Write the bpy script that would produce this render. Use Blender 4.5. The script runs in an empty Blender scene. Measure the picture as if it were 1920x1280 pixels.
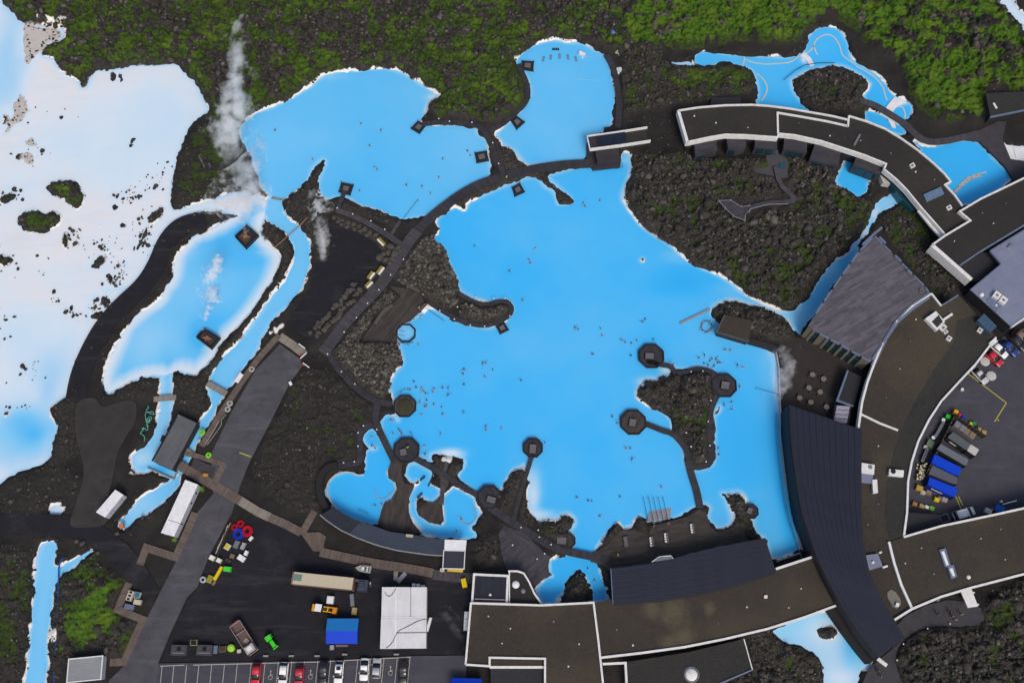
import bpy, bmesh, math, random
import numpy as np
from mathutils import Matrix, Vector
random.seed(7)
sc = bpy.context.scene
# ---------------------------------------------------------------- camera
F, H = 1820.0, 210.0                       # focal length in picture units, flying height in metres
T = math.atan(660 / F)
CT, ST = math.cos(T), math.sin(T)
Y0 = H * math.tan(T)
cam = bpy.data.cameras.new('camera')
cam.sensor_width = 36; cam.lens = 36 * F / 1920
cam.clip_start = 1; cam.clip_end = 8000
co = bpy.data.objects.new('camera', cam); sc.collection.objects.link(co)
co.location = (0, -Y0, H); co.rotation_euler = (T, 0, 0)
sc.camera = co
# ---------------------------------------------------------------- sky, sun, exposure
SUN_EL, SUN_AZ = math.radians(50), math.radians(162)      # azimuth clockwise from +Y
w = bpy.data.worlds.new('World'); sc.world = w; w.use_nodes = True
nt = w.node_tree
sky = nt.nodes.new('ShaderNodeTexSky'); sky.sky_type = 'NISHITA'; sky.sun_disc = False
sky.sun_elevation = SUN_EL; sky.sun_rotation = SUN_AZ
sky.air_density = 1.0; sky.dust_density = 4.0; sky.ozone_density = 0.6
bg = nt.nodes['Background']; bg.inputs['Strength'].default_value = 0.14
nt.links.new(sky.outputs[0], bg.inputs['Color'])
sl = bpy.data.lights.new('sun', 'SUN'); sl.energy = 1.5; sl.angle = math.radians(22); sl.color = (1.0, 0.93, 0.84)
so = bpy.data.objects.new('sun', sl); sc.collection.objects.link(so)
d = Vector((math.sin(SUN_AZ) * math.cos(SUN_EL), math.cos(SUN_AZ) * math.cos(SUN_EL), math.sin(SUN_EL)))
so.rotation_euler = d.to_track_quat('Z', 'Y').to_euler(); so.location = d * 400
vs = sc.view_settings
vs.view_transform = 'Standard'; vs.look = 'None'; vs.gamma = 1; vs.use_curve_mapping = False
vs.exposure = 0.02
sc.cycles.volume_step_rate = 2.0; sc.cycles.volume_max_steps = 128; sc.cycles.max_bounces = 24; sc.cycles.diffuse_bounces = 3; sc.cycles.glossy_bounces = 3; sc.cycles.volume_bounces = 24

# ---------------------------------------------------------------- helpers
def W(px, py, z=0.0):
    """point at height z on the survey plan (plan units -> metres)"""
    dx = (px - 960) / F; dy = (640 - py) / F
    yy = dy * CT + ST; zz = dy * ST - CT
    k = (z - H) / zz
    return (dx * k, yy * k - Y0, z)
def PP(pts, z): return [W(a, b, z)[:2] for a, b in pts]
def ZP(pts, ox, oy, k): return [(ox + a / k, oy + b / k) for a, b in pts]
def chaikin(p, n=1, closed=True):
    for _ in range(n):
        q = []
        m = len(p)
        for i in range(m if closed else m - 1):
            a, b = p[i], p[(i + 1) % m]
            q += [(a[0] * .75 + b[0] * .25, a[1] * .75 + b[1] * .25), (a[0] * .25 + b[0] * .75, a[1] * .25 + b[1] * .75)]
        if not closed: q = [p[0]] + q + [p[-1]]
        p = q
    return p
def area(p): return .5 * sum(p[i][0] * p[(i + 1) % len(p)][1] - p[(i + 1) % len(p)][0] * p[i][1] for i in range(len(p)))
def offsets(p, d, closed):
    n = len(p); out = []
    for i in range(n):
        a = p[i - 1] if (i or closed) else None
        c = p[(i + 1) % n] if (i < n - 1 or closed) else None
        b = p[i]; ns = []
        for u, v in ((a, b), (b, c)):
            if u is None or v is None: continue
            e = (v[0] - u[0], v[1] - u[1]); l = math.hypot(*e) or 1e-6
            ns.append((-e[1] / l, e[0] / l))
        if len(ns) == 1: m = ns[0]; s = 1
        else:
            m = (ns[0][0] + ns[1][0], ns[0][1] + ns[1][1]); l = math.hypot(*m) or 1e-6
            m = (m[0] / l, m[1] / l); s = 1 / max(.4, m[0] * ns[0][0] + m[1] * ns[0][1])
        out.append((b[0] + m[0] * d * s, b[1] + m[1] * d * s))
    return out
def resample(p, n):
    L = [0]
    for i in range(1, len(p)): L.append(L[-1] + math.dist(p[i], p[i - 1]))
    xs = np.linspace(0, L[-1], n)
    return list(zip(np.interp(xs, L, [q[0] for q in p]), np.interp(xs, L, [q[1] for q in p])))

class MB:
    def __init__(s): s.v = []; s.f = []; s.uv = {}
    def quadset(s, vs, fs):
        o = len(s.v); s.v += [tuple(x) for x in vs]; s.f += [tuple(i + o for i in f) for f in fs]
        return s
    def box(s, c, d, rz=0, taper=1.0, top=None):
        x, y, z = d[0] / 2, d[1] / 2, d[2] / 2
        cs, sn = math.cos(rz), math.sin(rz); vs = []
        for k, t in ((-z, 1), (z, taper)):
            for a, b in ((-x, -y), (x, -y), (x, y), (-x, y)):
                a *= t; b *= t
                vs.append((c[0] + a * cs - b * sn, c[1] + a * sn + b * cs, c[2] + k))
        return s.quadset(vs, [(3, 2, 1, 0), (4, 5, 6, 7), (0, 1, 5, 4), (1, 2, 6, 5), (2, 3, 7, 6), (3, 0, 4, 7)])
    def prism(s, p, z0, z1, inset=0):
        if area(p) < 0: p = p[::-1]
        n = len(p); q = offsets(p, inset, True) if inset else p
        vs = [(a, b, z0) for a, b in p] + [(a, b, z1) for a, b in q]
        return s.quadset(vs, [tuple(range(n - 1, -1, -1)), tuple(range(n, 2 * n))] + [(i, (i + 1) % n, n + (i + 1) % n, n + i) for i in range(n)])
    def sheet(s, p, z):
        if area(p) < 0: p = p[::-1]
        return s.quadset([(a, b, z) for a, b in p], [tuple(range(len(p)))])
    def band(s, A, B, z0, z1, zb=None):
        """solid between two polylines with the same count (A on the left of travel)"""
        n = len(A); zb = z1 if zb is None else zb
        vs = [(x, y, z0) for x, y in A] + [(x, y, z0) for x, y in B] + [(x, y, z1) for x, y in A] + [(x, y, zb) for x, y in B]
        o = len(s.v); fs = []; L = 0
        for i in range(n - 1):
            wdt = math.dist(A[i], B[i]); l2 = L + math.dist(A[i], A[i + 1])
            fs.append((3 * n + i, 3 * n + i + 1, 2 * n + i + 1, 2 * n + i)); s.uv[len(s.f) + len(fs) - 1] = [(L, 0), (l2, 0), (l2, wdt), (L, wdt)]
            fs.append((i, i + 1, n + i + 1, n + i))
            fs.append((2 * n + i, 2 * n + i + 1, i + 1, i))
            fs.append((n + i, n + i + 1, 3 * n + i + 1, 3 * n + i))
            L = l2
        fs.append((0, n, 3 * n, 2 * n)); fs.append((n - 1, 3 * n - 1, 4 * n - 1, 2 * n - 1)[:0] or (2 * n - 1, n - 1, 3 * n - 1, 4 * n - 1))
        return s.quadset(vs, fs)
    def strip(s, p, w, z0, z1, closed=False):
        if closed: p = list(p) + [p[0]]
        if closed:
            c = p[:-1]; A = offsets(c, w / 2, True); B = offsets(c, -w / 2, True); A.append(A[0]); B.append(B[0])
        else: A = offsets(p, w / 2, False); B = offsets(p, -w / 2, False)
        return s.band(A, B, z0, z1)
    def cyl(s, c, r, z0, z1, n=12, r2=None, ph=0):
        r2 = r if r2 is None else r2
        vs = [(c[0] + r * math.cos(ph + 2 * math.pi * i / n), c[1] + r * math.sin(ph + 2 * math.pi * i / n), z0) for i in range(n)]
        vs += [(c[0] + r2 * math.cos(ph + 2 * math.pi * i / n), c[1] + r2 * math.sin(ph + 2 * math.pi * i / n), z1) for i in range(n)]
        return s.quadset(vs, [tuple(range(n - 1, -1, -1)), tuple(range(n, 2 * n))] + [(i, (i + 1) % n, n + (i + 1) % n, n + i) for i in range(n)])
    def dome(s, c, r, h, z, n=16, m=4):
        vs = []; fs = []
        for j in range(m):
            a = math.pi / 2 * j / m
            for i in range(n): vs.append((c[0] + r * math.cos(a) * math.cos(2 * math.pi * i / n), c[1] + r * math.cos(a) * math.sin(2 * math.pi * i / n), z + h * math.sin(a)))
        vs.append((c[0], c[1], z + h))
        for j in range(m - 1):
            for i in range(n): fs.append((j * n + i, j * n + (i + 1) % n, (j + 1) * n + (i + 1) % n, (j + 1) * n + i))
        for i in range(n): fs.append(((m - 1) * n + i, (m - 1) * n + (i + 1) % n, m * n))
        return s.quadset(vs, fs)
    def tube(s, p, r, n=6, closed=False):
        P = [Vector(q) for q in p]; m = len(P); vs = []; fs = []
        for i in range(m):
            rr = r[i] if isinstance(r, (list, tuple)) else r
            a = P[i - 1] if (i or closed) else P[0]; b = P[(i + 1) % m] if (i < m - 1 or closed) else P[-1]
            t = (b - a); t = t.normalized() if t.length > 1e-6 else Vector((1, 0, 0))
            u = t.cross(Vector((0, 0, 1)))
            if u.length < 1e-3: u = Vector((1, 0, 0))
            u.normalize(); v = u.cross(t)
            for k in range(n):
                q = P[i] + (u * math.cos(2 * math.pi * k / n) + v * math.sin(2 * math.pi * k / n)) * rr
                vs.append(tuple(q))
        for i in range(m if closed else m - 1):
            j = (i + 1) % m
            for k in range(n): fs.append((i * n + k, i * n + (k + 1) % n, j * n + (k + 1) % n, j * n + k))
        if not closed: fs += [tuple(range(n)), tuple(range((m - 1) * n, m * n))[::-1]]
        return s.quadset(vs, fs)
    def torus(s, c, R, r, z, n=20, m=6):
        return s.tube([(c[0] + R * math.cos(2 * math.pi * i / n), c[1] + R * math.sin(2 * math.pi * i / n), z) for i in range(n)], r, m, True)
    def mesh(s, name, fixn=False):
        me = bpy.data.meshes.new(name); me.from_pydata(s.v, [], s.f)
        if s.uv:
            u = me.uv_layers.new(name='UVMap'); fl = me.polygons
            for fi, q in s.uv.items():
                st = fl[fi].loop_start
                for k in range(4): u.data[st + k].uv = q[k]
        me.update()
        return me
def tagit(o, label=None, cat=None, group=None, kind=None):
    for k, v in (('label', label), ('category', cat), ('group', group), ('kind', kind)):
        if v: o[k] = v
    return o
def link(o): sc.collection.objects.link(o); return o
def as_mesh(m, name): return m.mesh(name) if isinstance(m, MB) else m
ORG = {}
def smooth(me):
    me.polygons.foreach_set('use_smooth', [True] * len(me.polygons)); return me
def thing(name, label, cat, loc=(0, 0, 0), rz=0, group=None):
    o = link(bpy.data.objects.new(name, None)); o.empty_display_size = .3
    o.location = loc; o.rotation_euler = (0, 0, rz); ORG[o.name] = Vector(loc)
    return tagit(o, label, cat, group)
def ladd(name, m, mat, parent):                      # part whose mesh is in its thing's own coordinates
    o = link(bpy.data.objects.new(name, as_mesh(m, name)))
    if mat: o.data.materials.append(mat)
    o.parent = parent; return o
def wadd(name, m, mat, parent):                      # part whose mesh is in world coordinates
    me = as_mesh(m, name); g = ORG[parent.name]; me.transform(Matrix.Translation(-g))
    o = ladd(name, me, mat, parent); ORG[o.name] = g
    return o
def solo(name, m, mat, label=None, cat=None, group=None, kind=None):   # a thing of one mesh, world coordinates
    me = as_mesh(m, name)
    n = len(me.vertices); a = np.empty(n * 3, np.float32); me.vertices.foreach_get('co', a); a = a.reshape(-1, 3)
    c = Vector(((a[:, 0].min() + a[:, 0].max()) / 2, (a[:, 1].min() + a[:, 1].max()) / 2, a[:, 2].min()))
    me.transform(Matrix.Translation(-c))
    o = link(bpy.data.objects.new(name, me)); o.location = c
    if mat: me.materials.append(mat)
    ORG[o.name] = c
    return tagit(o, label, cat, group, kind)
def struct(name, m, mat, parent=None):
    if parent: return wadd(name, m, mat, parent)
    return solo(name, m, mat, kind='structure')
def dup(root, loc, rz=None, label=None, group=None, sc_=None):
    r = link(root.copy()); r.location = loc
    if rz is not None: r.rotation_euler = (0, 0, rz)
    if sc_: r.scale = (sc_, sc_, sc_)
    if label: r['label'] = label
    if group: r['group'] = group
    for ch in root.children:
        c = link(ch.copy()); c.parent = r
        for g in ch.children:
            e = link(g.copy()); e.parent = c
    return r

# ---------------------------------------------------------------- materials
MATS = {}
def node(nt, t, **kw):
    n = nt.nodes.new(t)
    for k, v in kw.items(): setattr(n, k, v)
    return n
def newmat(name):
    m = bpy.data.materials.new(name); m.use_nodes = True
    return m, m.node_tree, m.node_tree.nodes['Principled BSDF']
def noise(nt, co, scale, detail=4, rough=.6):
    n = node(nt, 'ShaderNodeTexNoise'); n.inputs['Scale'].default_value = scale; n.inputs['Detail'].default_value = detail; n.inputs['Roughness'].default_value = rough
    if co: nt.links.new(co, n.inputs['Vector'])
    return n.outputs['Fac']
def ramp(nt, f, a, b, lo=.35, hi=.65):
    n = node(nt, 'ShaderNodeMapRange'); n.inputs[1].default_value = lo; n.inputs[2].default_value = hi; n.inputs[3].default_value = a; n.inputs[4].default_value = b
    n.clamp = True; nt.links.new(f, n.inputs[0]); return n.outputs[0]
def mixc(nt, f, a, b, mode='MIX'):
    n = node(nt, 'ShaderNodeMix', data_type='RGBA', blend_type=mode)
    for s, v in ((n.inputs[0], f), (n.inputs[6], a), (n.inputs[7], b)):
        if isinstance(v, (int, float)): s.default_value = v
        elif isinstance(v, tuple): s.default_value = (*v[:3], 1)
        else: nt.links.new(v, s)
    return n.outputs[2]
def math_(nt, op, a, b=0.0):
    n = node(nt, 'ShaderNodeMath', operation=op)
    for s, v in ((n.inputs[0], a), (n.inputs[1], b)):
        if isinstance(v, (int, float)): s.default_value = v
        else: nt.links.new(v, s)
    return n.outputs[0]
def bump(nt, h, bs, strength=.4, dist=.05):
    n = node(nt, 'ShaderNodeBump'); n.inputs['Strength'].default_value = strength; n.inputs['Distance'].default_value = dist
    nt.links.new(h, n.inputs['Height']); nt.links.new(n.outputs[0], bs.inputs['Normal'])
def M(name, col, col2=None, rough=.7, metal=0, s=2.5, bm=.15):
    """plain surface with a little grime: two tones mixed by noise"""
    if name in MATS: return MATS[name]
    m, nt, bs = newmat(name)
    co = node(nt, 'ShaderNodeTexCoord').outputs['Object']
    col2 = col2 or tuple(c * .72 for c in col)
    f = noise(nt, co, s, 5, .65)
    c = mixc(nt, ramp(nt, f, 0, 1, .3, .7), col, col2)
    c = mixc(nt, ramp(nt, noise(nt, co, s * 11, 2), 0, .35, .4, .8), c, tuple(x * .6 for x in col))
    nt.links.new(c, bs.inputs['Base Color']); bs.inputs['Roughness'].default_value = rough; bs.inputs['Metallic'].default_value = metal; bs.inputs['Specular IOR Level'].default_value = .25
    if bm: bump(nt, noise(nt, co, s * 8, 3), bs, bm, .03)
    MATS[name] = m; return m
def planks(name, ang, c1, c2, pitch=.5, rough=.75, uv=False, streak=.5, contrast=1.0):
    """boards or seams running along the direction ang (radians)"""
    if name in MATS: return MATS[name]
    m, nt, bs = newmat(name)
    tc = node(nt, 'ShaderNodeTexCoord'); mp = node(nt, 'ShaderNodeMapping')
    nt.links.new(tc.outputs['UV' if uv else 'Object'], mp.inputs['Vector']); mp.inputs['Rotation'].default_value = (0, 0, -ang)
    sx = node(nt, 'ShaderNodeSeparateXYZ'); nt.links.new(mp.outputs[0], sx.inputs[0])
    row = math_(nt, 'FLOOR', math_(nt, 'DIVIDE', sx.outputs['Y'], pitch))
    wn = node(nt, 'ShaderNodeTexWhiteNoise', noise_dimensions='2D')
    cx = node(nt, 'ShaderNodeCombineXYZ'); nt.links.new(row, cx.inputs['X'])
    seg = math_(nt, 'FLOOR', math_(nt, 'ADD', math_(nt, 'DIVIDE', sx.outputs['X'], 3.4), math_(nt, 'MULTIPLY', row, .37)))
    nt.links.new(seg, cx.inputs['Y']); nt.links.new(cx.outputs[0], wn.inputs['Vector'])
    c = mixc(nt, math_(nt, 'MULTIPLY', wn.outputs['Value'], contrast), c1, c2)
    st = node(nt, 'ShaderNodeMapping'); st.inputs['Scale'].default_value = (.25, 4 / max(pitch, .1) * .3, 1); nt.links.new(mp.outputs[0], st.inputs['Vector'])
    c = mixc(nt, ramp(nt, noise(nt, st.outputs[0], 1.5, 4), 0, streak, .45, .75), c, tuple(x * .55 for x in c1))
    c = mixc(nt, ramp(nt, noise(nt, mp.outputs[0], .35, 3), 0, .3, .4, .7), c, tuple(x * 1.25 for x in c2))
    nt.links.new(c, bs.inputs['Base Color']); bs.inputs['Roughness'].default_value = rough; bs.inputs['Specular IOR Level'].default_value = .25
    fr = math_(nt, 'FRACT', math_(nt, 'DIVIDE', sx.outputs['Y'], pitch))
    gap = ramp(nt, math_(nt, 'ABSOLUTE', math_(nt, 'SUBTRACT', fr, .5)), 1, 0, .42, .49)
    bump(nt, gap, bs, .5, .03)
    MATS[name] = m; return m
def glassmat(name, col, rough=.05):
    if name in MATS: return MATS[name]
    m, nt, bs = newmat(name); bs.inputs['Base Color'].default_value = (*col, 1); bs.inputs['Roughness'].default_value = rough
    bs.inputs['IOR'].default_value = 1.6; bs.inputs['Metallic'].default_value = .15
    MATS[name] = m; return m
def paint(name, col, rough=.25):
    if name in MATS: return MATS[name]
    m, nt, bs = newmat(name); co = node(nt, 'ShaderNodeTexCoord').outputs['Object']
    c = mixc(nt, ramp(nt, noise(nt, co, 3, 4), 0, .25, .4, .8), col, tuple(x * .6 + .03 for x in col))
    nt.links.new(c, bs.inputs['Base Color']); bs.inputs['Roughness'].default_value = rough; bs.inputs['Coat Weight'].default_value = .4 if rough < .4 else 0; bs.inputs['Specular IOR Level'].default_value = .5 if rough < .4 else .12
    MATS[name] = m; return m
WHITE = M('white_paint', (.74, .74, .73), (.55, .55, .54), .6, s=1.2, bm=.05)
WHITE2 = M('white_sheet', (.78, .78, .80), (.62, .62, .64), .45, s=.9, bm=.05)
GREYP = M('grey_metal', (.20, .21, .23), (.14, .15, .17), .5, .2)
DARKP = M('dark_metal', (.022, .023, .028), (.012, .012, .016), .55, .2)
BLACK = M('black_rubber', (.010, .010, .011), None, .8)
TRIM = M('blue_grey_trim', (.16, .20, .29), (.10, .13, .2), .5, .1)
# ================================================================ plan of the shores
A_ = [(445,245),(452,235),(480,212),(505,205),(540,188),(553,182),(580,163),(600,148),(610,138),(650,133),(680,135),(700,130),(735,128),(765,140),(783,155),(805,170),(826,178),(825,185),(803,188),(797,200),(795,215),(787,232),(800,233),(895,239),(893,250),(912,262),(915,280),(918,300),(922,315),(920,330),(905,337),(870,355),(855,365),(825,385),(800,406),(775,410),(750,412),(745,408),(700,390),(672,384),(652,370),(637,368),(615,375),(602,367),(595,352),(597,338),(604,320),(612,304),(605,298),(590,312),(586,320),(582,332),(562,355),(540,370),(531,377),(510,370),(500,360),(490,345),(480,330),(475,300),(457,270),(447,250)]
A2 = [(508,366),(495,385),(495,400),(505,418),(530,432),(545,450),(552,465),(551,480),(545,505),(530,530),(505,560),(490,582),(478,600),(462,622),(447,640),(410,680),(395,705),(392,717),(392,735),(397,757),(392,765),(375,790),(350,830),(340,860),(335,878),(325,895),(315,905),(265,930),(245,958),(225,977),(224,988),(235,991),(245,987),(255,972),(275,960),(310,937),(335,912),(337,902),(345,885),(360,852),(375,825),(400,780),(415,750),(422,735),(430,725),(450,697),(480,660),(495,627),(515,597),(540,572),(562,547),(575,525),(580,495),(582,460),(577,442),(560,422),(540,410),(530,397),(534,374)]
A3 = [(305,695),(304,740),(300,760),(297,780),(292,802),(277,837),(250,850),(247,872),(267,885),(277,878),(327,899),(335,885),(310,860),(310,830),(312,808),(320,780),(322,752),(324,715),(325,690)]
C_ = [(440,400),(445,405),(400,428),(375,437),(350,455),(330,480),(327,500),(322,525),(305,545),(302,562),(275,577),(250,595),(230,620),(222,640),(207,672),(195,697),(194,722),(202,736),(212,732),(232,722),(265,707),(295,702),(305,705),(327,697),(350,697),(367,705),(380,690),(405,662),(407,647),(425,635),(445,612),(475,577),(487,560),(510,527),(527,485),(517,467),(487,445),(490,420),(500,395),(497,372),(470,362)]
D_ = [(-200,-80),(-20,-80),(0,5),(20,20),(33,38),(60,48),(100,55),(120,52),(122,60),(118,73),(88,82),(72,105),(100,110),(105,122),(118,138),(145,150),(152,165),(165,165),(170,145),(178,130),(207,133),(230,128),(250,122),(300,122),(335,118),(350,140),(370,155),(376,178),(388,200),(397,208),(375,218),(362,232),(345,260),(333,290),(328,320),(322,345),(320,380),(325,397),(350,388),(380,378),(410,370),(440,362),(475,358),(475,395),(440,403),(400,393),(360,400),(330,412),(312,430),(300,450),(290,475),(277,500),(265,525),(222,562),(205,575),(190,595),(175,635),(158,655),(157,675),(145,705),(135,735),(110,750),(95,760),(93,775),(105,795),(105,815),(97,835),(93,860),(78,875),(40,882),(10,900),(-10,912),(-200,990)]
E_ = [(1035,76),(1012,82),(990,92),(975,105),(966,115),(985,135),(994,160),(994,180),(985,197),(972,215),(950,232),(932,247),(930,255),(940,270),(955,277),(965,284),(975,298),(990,312),(1010,308),(1060,303),(1106,302),(1106,262),(1133,243),(1147,235),(1152,200),(1152,170),(1147,145),(1140,118),(1134,103),(1125,97),(1115,95),(1103,87),(1090,80),(1065,80),(1045,77)]
F_ = [(1165,285),(1180,290),(1183,305),(1178,332),(1170,355),(1165,372),(1175,390),(1188,408),(1200,425),(1225,440),(1250,455),(1265,470),(1285,488),(1310,503),(1345,515),(1370,530),(1395,550),(1410,560),(1430,570),(1460,582),(1485,582),(1500,572),(1520,553),(1540,520),(1565,490),(1590,475),(1602,462),(1612,462),(1597,490),(1560,540),(1530,585),(1510,612),(1497,632),(1480,605),(1462,590),(1445,582),(1425,572),(1400,568),(1375,560),(1355,565),(1340,572),(1333,580),(1333,592),(1345,603),(1380,640),(1408,640),(1440,650),(1455,660),(1461,690),(1463,757),(1465,780),(1468,850),(1473,900),(1483,950),(1493,990),(1505,1030),(1450,1050),(1440,1030),(1435,1008),(1422,1003),(1415,990),(1412,970),(1408,950),(1402,942),(1397,927),(1385,920),(1360,925),(1352,924),(1362,935),(1365,950),(1370,960),(1372,975),(1367,985),(1347,992),(1332,982),(1326,970),(1327,960),(1331,950),(1318,945),(1305,950),(1295,958),(1257,974),(1215,982),(1210,975),(1200,966),(1190,972),(1187,982),(1166,990),(1160,977),(1150,987),(1135,997),(1125,1015),(1115,1027),(1112,1045),(1075,1045),(1075,1025),(1074,1007),(1067,997),(1076,985),(1077,970),(1065,962),(1055,965),(1040,975),(1020,975),(1007,970),(992,957),(990,935),(993,892),(985,868),(975,875),(960,877),(945,902),(940,917),(917,925),(898,925),(876,910),(855,897),(877,868),(862,857),(840,853),(818,848),(805,852),(812,868),(790,858),(770,850),(735,855),(712,795),(720,780),(730,776),(742,782),(747,792),(748,782),(740,770),(737,752),(737,740),(730,732),(732,715),(740,697),(752,687),(755,672),(750,655),(746,645),(744,625),(760,605),(790,590),(800,572),(825,585),(850,600),(880,611),(910,614),(932,611),(955,595),(965,580),(955,562),(935,560),(917,566),(890,560),(860,546),(855,520),(840,482),(830,459),(817,457),(810,445),(822,437),(823,425),(817,414),(840,396),(855,387),(870,399),(877,392),(877,382),(905,367),(940,350),(967,341),(985,332),(1005,330),(1014,337),(1020,347),(1040,360),(1045,375),(1046,385),(1075,381),(1070,370),(1052,357),(1035,342),(1022,328),(1070,318),(1115,310),(1165,310)]
G1 = [(701,802),(687,810),(682,820),(687,832),(695,840),(687,848),(685,862),(687,870),(682,887),(672,890),(655,882),(640,884),(625,890),(612,905),(610,922),(620,942),(622,952),(640,965),(660,972),(705,987),(712,975),(715,960),(720,940),(732,935),(742,917),(740,905),(727,895),(726,882),(738,867),(730,855),(710,820)]
G2 = [(767,870),(762,880),(761,892),(770,902),(780,904),(787,900),(772,922),(767,937),(769,960),(775,972),(790,992),(792,1001),(835,1010),(892,1010),(894,1001),(880,990),(895,977),(900,960),(892,945),(890,930),(852,910),(845,917),(832,930),(830,940),(832,957),(834,975),(830,985),(805,980),(787,967),(782,960),(779,942),(785,930),(802,937),(810,940),(822,930),(825,920),(817,910),(807,905),(812,887),(802,877),(782,867)]
H_ = [(1075,1020),(1070,1040),(1040,1044),(1030,1055),(1032,1072),(1040,1080),(1027,1082),(1005,1102),(1015,1135),(1041,1135),(1045,1120),(1060,1107),(1062,1090),(1085,1067),(1097,1077),(1107,1102),(1110,1132),(1140,1130),(1139,1102),(1130,1082),(1122,1067),(1122,1054),(1112,1030)]
J_ = [(1300,115),(1304,103),(1317,97),(1335,99),(1350,102),(1385,103),(1410,107),(1450,106),(1477,110),(1502,100),(1512,92),(1510,83),(1520,65),(1532,54),(1550,49),(1572,54),(1582,68),(1592,83),(1594,110),(1610,120),(1630,132),(1652,145),(1665,165),(1676,180),(1697,190),(1707,194),(1712,207),(1700,228),(1690,225),(1657,205),(1615,187),(1635,160),(1627,150),(1612,140),(1585,125),(1565,122),(1550,125),(1517,130),(1490,145),(1482,152),(1487,172),(1500,190),(1520,212),(1480,212),(1440,205),(1413,200),(1422,175),(1417,142),(1405,127),(1372,120),(1357,116),(1335,122),(1320,126),(1305,122)]
J2 = [(1621,203),(1662,219),(1700,243),(1697,256),(1660,245),(1622,230)]
K_ = [(1708,258),(1732,275),(1760,275),(1780,267),(1810,262),(1835,267),(1850,282),(1870,300),(1880,310),(1897,325),(1900,338),(1812,395),(1770,352),(1755,320),(1730,290)]
K2 = [(1878,263),(1890,272),(1930,275),(1930,305),(1912,300),(1893,297)]
L_ = [(1577,315),(1585,300),(1600,300),(1640,330),(1625,345),(1630,356),(1620,365),(1607,370),(1595,360),(1572,347),(1567,337)]
L2 = [(1680,355),(1696,377),(1675,385),(1652,397),(1642,407),(1635,422),(1622,442),(1610,459),(1598,468),(1596,460),(1613,443),(1628,418),(1635,402),(1634,393),(1647,379),(1665,366)]
M_ = [(1440,1178),(1560,1138),(1580,1170),(1610,1213),(1632,1244),(1615,1256),(1607,1272),(1603,1330),(1540,1330),(1545,1285),(1545,1250),(1540,1235),(1525,1222),(1510,1215),(1500,1210),(1472,1207),(1455,1192)]
N_ = [(85,1014),(107,1014),(107,1035),(102,1055),(105,1062),(117,1060),(140,1047),(170,1026),(175,1035),(145,1057),(117,1077),(107,1092),(100,1105),(96,1147),(90,1200),(87,1280),(84,1360),(38,1360),(44,1280),(52,1242),(57,1185),(62,1135),(67,1072),(69,1035)]
TR = [(1835,-60),(1870,0),(1885,20),(1902,34),(1925,66),(1990,140),(1990,80),(1925,34),(1897,2),(1870,-60)]
PU = [(92,952),(105,947),(122,955),(118,965),(98,967)]
TUB = [(742,622),(750,609),(766,606),(778,614),(780,630),(772,641),(754,642),(744,634)]
SP = [(1300,118),(1262,117),(1260,121),(1280,123),(1305,122)]      # pale spill west of the upper pool
WATERS = [(A_,.345),(A2,.40),(A3,.48),(C_,.38),(D_,.91),(E_,.335),(F_,.27),(G1,.25),(G2,.28),(H_,.22),(J_,.27),(J2,.25),(K_,.22),(K2,.97),(L_,.25),(L2,.5),(M_,.50),(N_,.42),(TR,.82),(PU,.7),(TUB,.43),(SP,.9)]
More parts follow.
